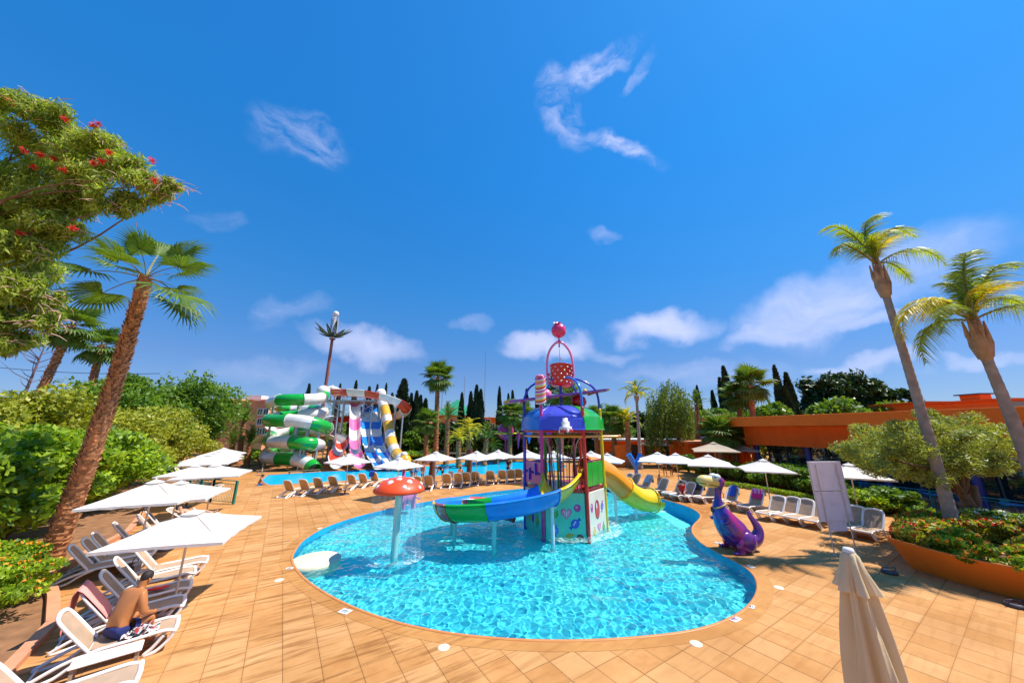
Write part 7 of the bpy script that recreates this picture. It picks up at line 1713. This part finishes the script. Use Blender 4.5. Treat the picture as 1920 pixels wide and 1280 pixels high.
# ---- olive tree right
ob = Vector((19.0, 15.2, .6)); ot = thing('olive_tree', 'broad pale olive tree with spreading crown in the planter', 'tree', ob)
r = np.random.default_rng(41); cl = []
q = random.Random(6)
for k in range(74):
    px, py = 1745 + 165 * math.cos(k * 2.4) * math.sqrt((k + .5) / 74), 842 + q.uniform(-9, 9) + 60 * math.sin(k * 2.4) * math.sqrt((k + .5) / 74)
    p_ = P(px, py, 15.2 + q.uniform(-1.5, 1.8)) - ob; cl.append((np.array(p_), np.array((.60, .56, .36)) * q.uniform(.7, 1.15), 330))
V1, F1_ = leaf_cloud(cl, .105, .022, droop=-.2, up=.3, r=r, shell=.55); put('foliage', npmesh('foliage', V1, F1_, lf_silver), ot)
mb = MB(); mb.tube(smooth_path([(0, 0, 0), (.05, 0, .6), (-.1, .05, 1.3)], 5), [.26, .24, .23, .22, .21, .2, .2, .19, .18, .18, .18], 12).tube(smooth_path([(.1, 0, 0), (.3, 0, .9), (.5, .1, 1.6)], 4), .13, 9)
limbs(mb, (-.1, .05, 1.2), [Vector(c_[0]) * .95 for c_ in cl[::6]], .1, 3, 6); mb.build('trunk', m_bark, ot)
# ---- cypresses
def cypress_mesh(seed, h=10, r0=1.0, ragged=.25):
    r = np.random.default_rng(seed); n = 2600; t = r.uniform(.02, 1, n) ** .85; a = r.uniform(0, 2 * math.pi, n)
    rad = r0 * (np.minimum(1, t * 8) * (1 - t) ** .62) * (1 - ragged * r.uniform(0, 1, n)) * (1 + .22 * np.sin(a * 3 + t * 19)) + .03
    C = np.stack([rad * np.cos(a), rad * np.sin(a), t * h], 1); A = unit(np.stack([np.cos(a) * .35, np.sin(a) * .35, np.ones(n)], 1) + r.normal(size=(n, 3)) * .25); Nn = unit(np.stack([np.cos(a), np.sin(a), np.full(n, .3)], 1) + r.normal(size=(n, 3)) * .5)
    V, F = leaf_quads(C, A, Nn, .30, .11); return npmesh('foliage', V, F, lf_cyp)
CY = [cypress_mesh(s_) for s_ in range(4)]
cy_tr = MB().cyl((0, 0, 0), (0, 0, 6), .16, .08, n=8).mesh('trunk', m_bark)
cyl_ = [(568, 721, 60, .9), (658, 715, 66, .9), (628, 721, 68, .8), (685, 726, 66, 1.1), (700, 722, 68, .8), (717, 720, 66, .7), (751, 712, 58, 2.0), (767, 738, 60, 1.0), (777, 734, 60, 1.1), (745, 745, 57, 1.4), (785, 742, 63, 1.2), (795, 748, 66, 1.3), (730, 738, 64, 1.0), (864, 737, 68, 1.0), (881, 735, 66, 1.1), (892, 723, 64, 1.2), (900, 731, 64, 1.2), (936, 726, 70, .9), (953, 739, 70, .8), (961, 733, 70, .9), (988, 730, 70, .9), (1008, 740, 70, 1.0),
        (1317, 724, 62, .8), (1345, 733, 60, 1.0), (1363, 709, 58, 1.1), (1369, 713, 57, 1.0), (1374, 688, 56, 1.3), (1474, 687, 48, 1.0), (1494, 700, 48, 1.2), (1484, 725, 47, 1.3), (1392, 730, 60, 1.2)]
nm = ['behind the top of the green spiral', 'above the pink slide', 'behind the tower parasol', 'left of the blue slide top', 'above the blue slide', 'above the yellow slide hood', 'big ragged one right of the slides', 'first of a thin pair right of the slides', 'second of a thin pair right of the slides', 'lower one behind the red slide bend', 'dark one between slides and centre palm', 'wide one behind the centre palm fronds', 'dark one behind the yellow tube',
      'small one right of the green roof', 'thin one right of the green roof', 'tall one of the pair right of the green roof', 'second of the pair right of the green roof', 'first of three left of the tower', 'short one left of the tower', 'third of three left of the tower', 'just behind the left tower post', 'behind the dome of the tower', 'wispy one right of the weeping tree', 'dark tip left of the tall fan palm', 'left one of a close pair by the tall fan palm', 'right one of a close pair by the tall fan palm', 'tallest one beside the fan palm right of centre', 'tall bent one left of the dark trees', 'second bent one left of the dark trees', 'lower one between the bent cypresses', 'one half hidden in the fan palm crown']
for i, ((px, py, Y, wd_), n_) in enumerate(zip(cyl_, nm)):
    b_ = P(px, 800, Y); h = Z(Y, py); t = thing('cypress', 'dark cypress, ' + n_, 'tree', (b_.x, Y, 0), i * 1.7, 'cypresses on the skyline')
    o = put('foliage', CY[i % 4], t); o.scale = (wd_, wd_, h / 10); put('trunk', cy_tr, t)
# ---- background broad trees, right
for i, (px, pt, Y, rx, mat, k, lb) in enumerate(((1532, 706, 50, 3.4, lf_dk, 26, 'dark tree behind the restaurant roof, left of the group'), (1580, 690, 52, 3.2, lf_dk, 26, 'dark tree with the highest pointed top behind the restaurant roof'), (1632, 710, 50, 3.6, lf_dk, 26, 'dark round tree behind the restaurant roof, right of the pointed one'), (1672, 728, 50, 2.6, lf_dk, 18, 'small dark tree ending the group behind the leaning palm'), (1560, 745, 47, 5.0, lf_tree, 24, 'mid green low crown in front of the dark trees'), (1640, 750, 47, 4.6, lf_tree, 24, 'mid green low crown left of the leaning palm trunk'),
        (1345, 765, 50, 3.0, lf_tree, 24, 'mid green tree right of the weeping tree'), (1440, 755, 47, 3.2, lf_tree, 20, 'green tree between fan palm and bent cypresses'), (1120, 795, 58, 3.5, lf_dk, 16, 'dark low tree behind the yellow tower post'), (1000, 800, 60, 5.0, lf_dk, 20, 'dark tree mass behind the tower ropes'), (1060, 805, 62, 5.0, lf_dk, 18, 'dark tree mass behind the tower dome'), (1280, 770, 56, 4.4, lf_dk, 20, 'dark crown behind the weeping tree'))):
    p_ = P(px, pt, Y); rz_ = min((p_.z - .5) * .38, rx * 1.2); shrub('broad_tree', lb, (p_.x, Y, p_.z - rz_), (rx, rx, rz_), mat, k, 170, .34, .17, cat='tree', seed=50 + i, stems=4, cr=.40, extra=[((0, 0, p_.z - rz_ * 2.2), (rx * .8, rx * .8, rz_ * .9), 500)])
# green belt between the palms and the hotel
for i, (px, pt, Y, rx, mat, lb) in enumerate(((785, 800, 59, 4.0, lf_tree, 'green belt tree left of the centre palm'), (850, 790, 61, 4.2, lf_dk, 'dark belt tree behind the green roof foot'), (898, 800, 62, 4.4, lf_tree, 'green belt tree behind the arching palms'), (940, 797, 60, 4.2, lf_dk, 'dark belt tree behind the magenta ball'), (975, 793, 63, 4.4, lf_tree, 'green belt tree left of the tower'), (1150, 778, 60, 4.6, lf_tree, 'green belt tree behind the fan palm right of the tower'),
        (1205, 775, 60, 4.6, lf_dk, 'dark belt tree left behind the weeping tree'), (1318, 768, 58, 4.2, lf_tree, 'green belt tree above the snack hut'), (1375, 762, 57, 4.4, lf_tree, 'green belt tree behind the restaurant corner'), (470, 800, 70, 4.6, lf_dk, 'dark belt tree before the salmon hotel'), (1100, 790, 62, 4.4, lf_dk, 'dark belt tree behind the green dome side'))):
    p_ = P(px, pt, Y); rz_ = (p_.z - .5) * .45; shrub('broad_tree', lb, (p_.x, Y, p_.z - rz_), (rx, rx * .8, rz_), mat, 16, 170, .36, .18, cat='tree', seed=400 + i, stems=3, cr=.42, extra=[((0, 0, 1.5), (rx, rx * .8, 1.5), 500)])
# weeping tree
wp = P(1257, 712, 45); wt = thing('weeping_tree', 'large weeping tree with long hanging twigs right of the tube slide', 'tree', (wp.x, 45, 0)); r = np.random.default_rng(77); Cs = []; q = random.Random(12)
for k in range(330):
    px = 1212 + 88 * q.random(); e = abs(px - 1255) / 46; top = 712 + 38 * e ** 2 + q.uniform(0, 70); ln = q.uniform(25, 80); Y = 45 + q.uniform(-2.4, 2.4)
    a_, b_ = P(px, top, Y), P(px + q.uniform(-3, 3), min(872, top + ln), Y); n = int(26 * (a_ - b_).length / 3) + 8; t = r.uniform(0, 1, (n, 1))
    Cs.append(np.array(a_) * (1 - t) + np.array(b_) * t + r.normal(size=(n, 3)) * .13)
C = np.concatenate(Cs) - np.array((wp.x, 45, 0)); V1, F1_ = leaf_quads(C, unit(r.normal(size=C.shape) * .5 + [0, 0, -1]), unit(r.normal(size=C.shape) + [0, 0, .4]), .19, .06); put('foliage', npmesh('foliage', V1, F1_, lf_weep), wt)
mb = MB(); mb.tube([(0, 0, 0), (.2, 0, 3), (0, 0, 5.5)], [.4, .3, .2], 10); limbs(mb, (0, 0, 5), [(q.uniform(-2.6, 2.6), q.uniform(-2, 2), q.uniform(7, 9.5)) for _ in range(12)], .14, 4, 6); mb.build('trunk', m_bark, wt)
# ---- background palms
def palm_px(name, label, pxb, pxt, pyt, Y, kind, spec, r0, r1, scale, boot=60, mat=m_ptr, base=0, **k):
    b_ = P(pxb, 830, Y); c_ = P(pxt, pyt, Y); return palm(name, label, (b_.x, Y, base), c_, kind, spec, r0, r1, mat, boot=boot, scale=scale, step=.4, **k)
full_f = lambda s_: ring_spec(0, [(72, 6), (42, 9), (12, 10), (-20, 10), (-48, 8)], s_, (.85, 1.15))
palm_px('fan_palm', 'tall fan palm in the centre background with green crown and brown skirt', 818, 821, 708, 52, 'fan_s', full_f(1), .38, .28, 1.25, 200)
palm_px('fan_palm', 'tall fan palm rising above the left end of the restaurant roof', 1412, 1406, 722, 42, 'fan_s', full_f(2), .36, .27, 1.2, 120)
palm_px('fan_palm', 'second fan palm close left of the tall one by the restaurant', 1388, 1384, 742, 44, 'fan_s', full_f(3), .34, .26, 1.1, 80)
palm_px('fan_palm', 'fan palm crown behind the tipping bucket', 1050, 1052, 735, 40, 'fan_s', full_f(4), .3, .24, 1.1, 60)
palm_px('queen_palm', 'slender palm with drooping fronds left of the weeping tree', 1197, 1194, 752, 42, 'queen', ring_spec(0, [(75, 3), (35, 5), (5, 6), (-15, 3)], 6), .22, .15, .85, 0, mat=m_pgrey, shaft=.8)
for i, (pxb, pxt, pyt, Y, sc_, kd, lb) in enumerate(((838, 840, 786, 48, 1.05, 'date', 'feathery palm just right of the centre palm trunk'), (878, 880, 812, 46, 1.0, 'date_y', 'yellow-green arching palm over the far terrace'), (908, 912, 822, 47, .95, 'date', 'low feathery palm at the right of the terrace palms'), (862, 860, 826, 44, .8, 'date_y', 'low yellowish palm at the foot of the centre palm'),
        (800, 800, 790, 50, .95, 'fan_s', 'small fan palm left of the centre palm trunk'), (955, 957, 774, 50, 1.05, 'fan_s', 'round fan palm behind the magenta ball'), (985, 982, 780, 54, 1.05, 'fan_s', 'fan palm just left of the tower dome'), (1150, 1150, 788, 46, 1.1, 'fan_s', 'fan palm right of the yellow tower post'), (1176, 1176, 790, 44, .9, 'date_y', 'bushy date palm with thick trunk beside the orange wall'),
        (1118, 1116, 782, 52, 1.0, 'fan_s', 'fan palm behind the green dome segment'), (1346, 1350, 812, 36, 1.05, 'fan_s', 'fan palm in front of the snack hut parasols'), (1375, 1372, 818, 39, .9, 'fan_s', 'smaller fan palm beneath the restaurant roof corner'), (455, 456, 795, 48, 1.25, 'date', 'date palm with upright fronds before the salmon hotel'), (438, 436, 832, 46, 1.0, 'date', 'low spiky palm left of the date palm foot'), (470, 468, 835, 45, 1.1, 'date', 'low spiky palm right of the date palm foot'), (930, 925, 838, 50, .7, 'date_y', 'tiny palm on the far bank'),
        (1305, 1306, 760, 50, 1.0, 'date', 'grey-green palm right of the weeping tree'))):
    fs_ = full_f(i + 20) if kd == 'fan_s' else ring_spec(0, [(70, 6), (42, 8), (15, 8), (-8, 5)], i + 20)
    palm_px('fan_palm' if kd == 'fan_s' else 'date_palm', lb, pxb, pxt, pyt, Y, kd, fs_, .34, .28, sc_ * (.8 if kd != 'fan_s' else 1), 40)
# ---- hedges and shrubs behind the right row
hs = [((1292, 886), .9, .8, lf_tree, 'round dark shrub beside the second right parasol pole'), ((1318, 893), 1.0, .55, lf_olv, 'low shrub behind the guest in red'), ((1345, 896), 1.3, .6, lf_tree, 'dark hedge clump behind the statue head'), ((1372, 900), 1.4, .75, lf_big, 'bright leafy shrub under the third right parasol'), ((1400, 907), 1.3, .75, lf_tree, 'dark hedge clump behind the lilac towel'), ((1430, 912), 1.4, .8, lf_big, 'leafy shrub behind the fourth right parasol pole'), ((1462, 918), 1.3, .85, lf_tree, 'dark leafy hedge clump between two parasols'), ((1492, 922), 1.3, .9, lf_big, 'bright frangipani-like shrub left of the sign board'),
      ((1525, 930), 1.4, .9, lf_tree, 'dark shrub behind the sign board'), ((1585, 945), 1.3, .75, lf_tree, 'dark shrub right of the sign board'), ((1650, 965), 1.2, .5, lf_big, 'leafy shrub behind the last lounger'), ((1700, 970), 1.3, .55, lf_tree, 'dark shrub in front of the terrace rail'), ((1265, 882), 1.0, .5, lf_olv, 'low shrub left of the second right pole'), ((1155, 872), .9, .7, lf_olv, 'yellowish shrub left of the blue water toy')]
for i, ((px, py), rr, rz_, mt, lb) in enumerate(hs):
    g_ = G(px, py); dirx = Vector((.45, .9, 0)) * rr * .9; shrub('hedge_shrub', lb, (g_.x + dirx.x, g_.y + dirx.y), (rr * 1.25, rr, rz_ * 1.1), mt, 14, 260, .12, .06, seed=200 + i, group='shrubs behind the right lounger row')
ed = [G(1300, 903), G(1400, 915), G(1500, 933), G(1560, 947), G(1640, 966)]
# clipped low edging hedge
V1s = []
r = np.random.default_rng(9)
for a, b in zip(ed, ed[1:]):
    n = int((b - a).length * 700); t = r.uniform(0, 1, (n, 1)); C = np.array(a) * (1 - t) + np.array(b) * t + np.stack([r.uniform(-.25, .25, n), r.uniform(-.25, .25, n), r.uniform(.02, .34, n)], 1); V1s.append(C)
C = np.concatenate(V1s); V1, F1_ = leaf_quads(C, unit(r.normal(size=C.shape)), unit(r.normal(size=C.shape) + [0, 0, .8]), .05, .03); o = put('clipped_edging', npmesh('clipped_edging', V1, F1_, lf_big)); tag(o, 'low clipped bright green edging hedge behind the right lounger row', 'hedge', kind='stuff')
# shrubs along the far bank
for i, (px, py, rr, h, mt) in enumerate(((470, 868, 2.0, .9, lf_big), (760, 862, 1.8, .7, lf_big), (790, 860, 1.8, .8, lf_tree), (870, 858, 2.0, 1.2, lf_olv), (905, 858, 2.0, 1.1, lf_tree), (940, 856, 2.0, .9, lf_olv), (1085, 860, 2.4, 1.0, lf_tree), (1010, 857, 2.4, .9, lf_tree))):
    g_ = G(px, py); shrub('bank_shrub', ['low shrub left of the green coil foot', 'low bright shrub right of the yellow slide', 'dark shrub left of the centre palm foot', 'silvery shrub right of the centre palm foot', 'green shrub under the arching palms', 'olive shrub by the small far parasols', 'dark shrub behind the tower ropes on the far bank', 'dark shrub left behind the tower on the far bank'][i], (g_.x, g_.y + rr), (rr * 1.4, rr, h), mt, 12, 200, .2, .1, seed=260 + i, group='shrubs on the far bank')
# bare tree at the far left and the cable
bt_ = P(42, 740, 22); t = thing('bare_tree', 'leafless thin tree at the far left against the sky', 'tree', (bt_.x, 22, 0)); mb = MB(); top = P(48, 650, 22).z
mb.tube([(0, 0, 0), (.1, 0, top * .6), (.3, 0, top)], [.14, .1, .03], 7); q = random.Random(4)
for k in range(26): z = top * q.uniform(.45, .95); a = q.uniform(0, 6.28); l_ = q.uniform(.6, 1.6); mb.tube([(.1 + .2 * z / top, 0, z), (.1 + l_ * math.cos(a) * .5, l_ * math.sin(a) * .5, z + .3 * l_), (.1 + l_ * math.cos(a), l_ * math.sin(a), z + .75 * l_)], [.03, .02, .006], 5)
mb.build('branches', M('bark_purple', (.16, .10, .11), .8), t)
for i, (z0, z1) in enumerate(((683, 700), (690, 0))):
    if z1 == 0: continue
    a, b = P(-60, 682, 23), P(300, 700, 23); pts = [a.lerp(b, k / 12) - Vector((0, 0, .25 * 4 * (k / 12) * (1 - k / 12))) for k in range(13)]
    c = thing('overhead_cable', 'thin dark overhead cable crossing behind the left palms', 'cable', (a.x, a.y, 0)); MB().tube([p_ - Vector((a.x, a.y, 0)) for p_ in pts], .02, 5).build('cable', m_window, c)
# far tree line closing the horizon
r = np.random.default_rng(3); Cs = []
for k in range(420):
    x = r.uniform(-170, 190); y = r.uniform(100, 135); h = r.uniform(2.5, 8.5); n = 60; d = unit(r.normal(size=(n, 3))); Cs.append(np.array([x, y, h * .5]) + d * np.array([3.4, 2.5, h * .5]))
C = np.concatenate(Cs); V1, F1_ = leaf_quads(C, unit(r.normal(size=C.shape)), unit(r.normal(size=C.shape) + [0, -.5, .6]), .85, .5); o = put('far_wood', npmesh('far_wood', V1, F1_, lf_tree)); tag(o, 'far belt of trees closing the horizon behind the hotel grounds', 'trees', kind='stuff')
bpy.context.view_layer.update()
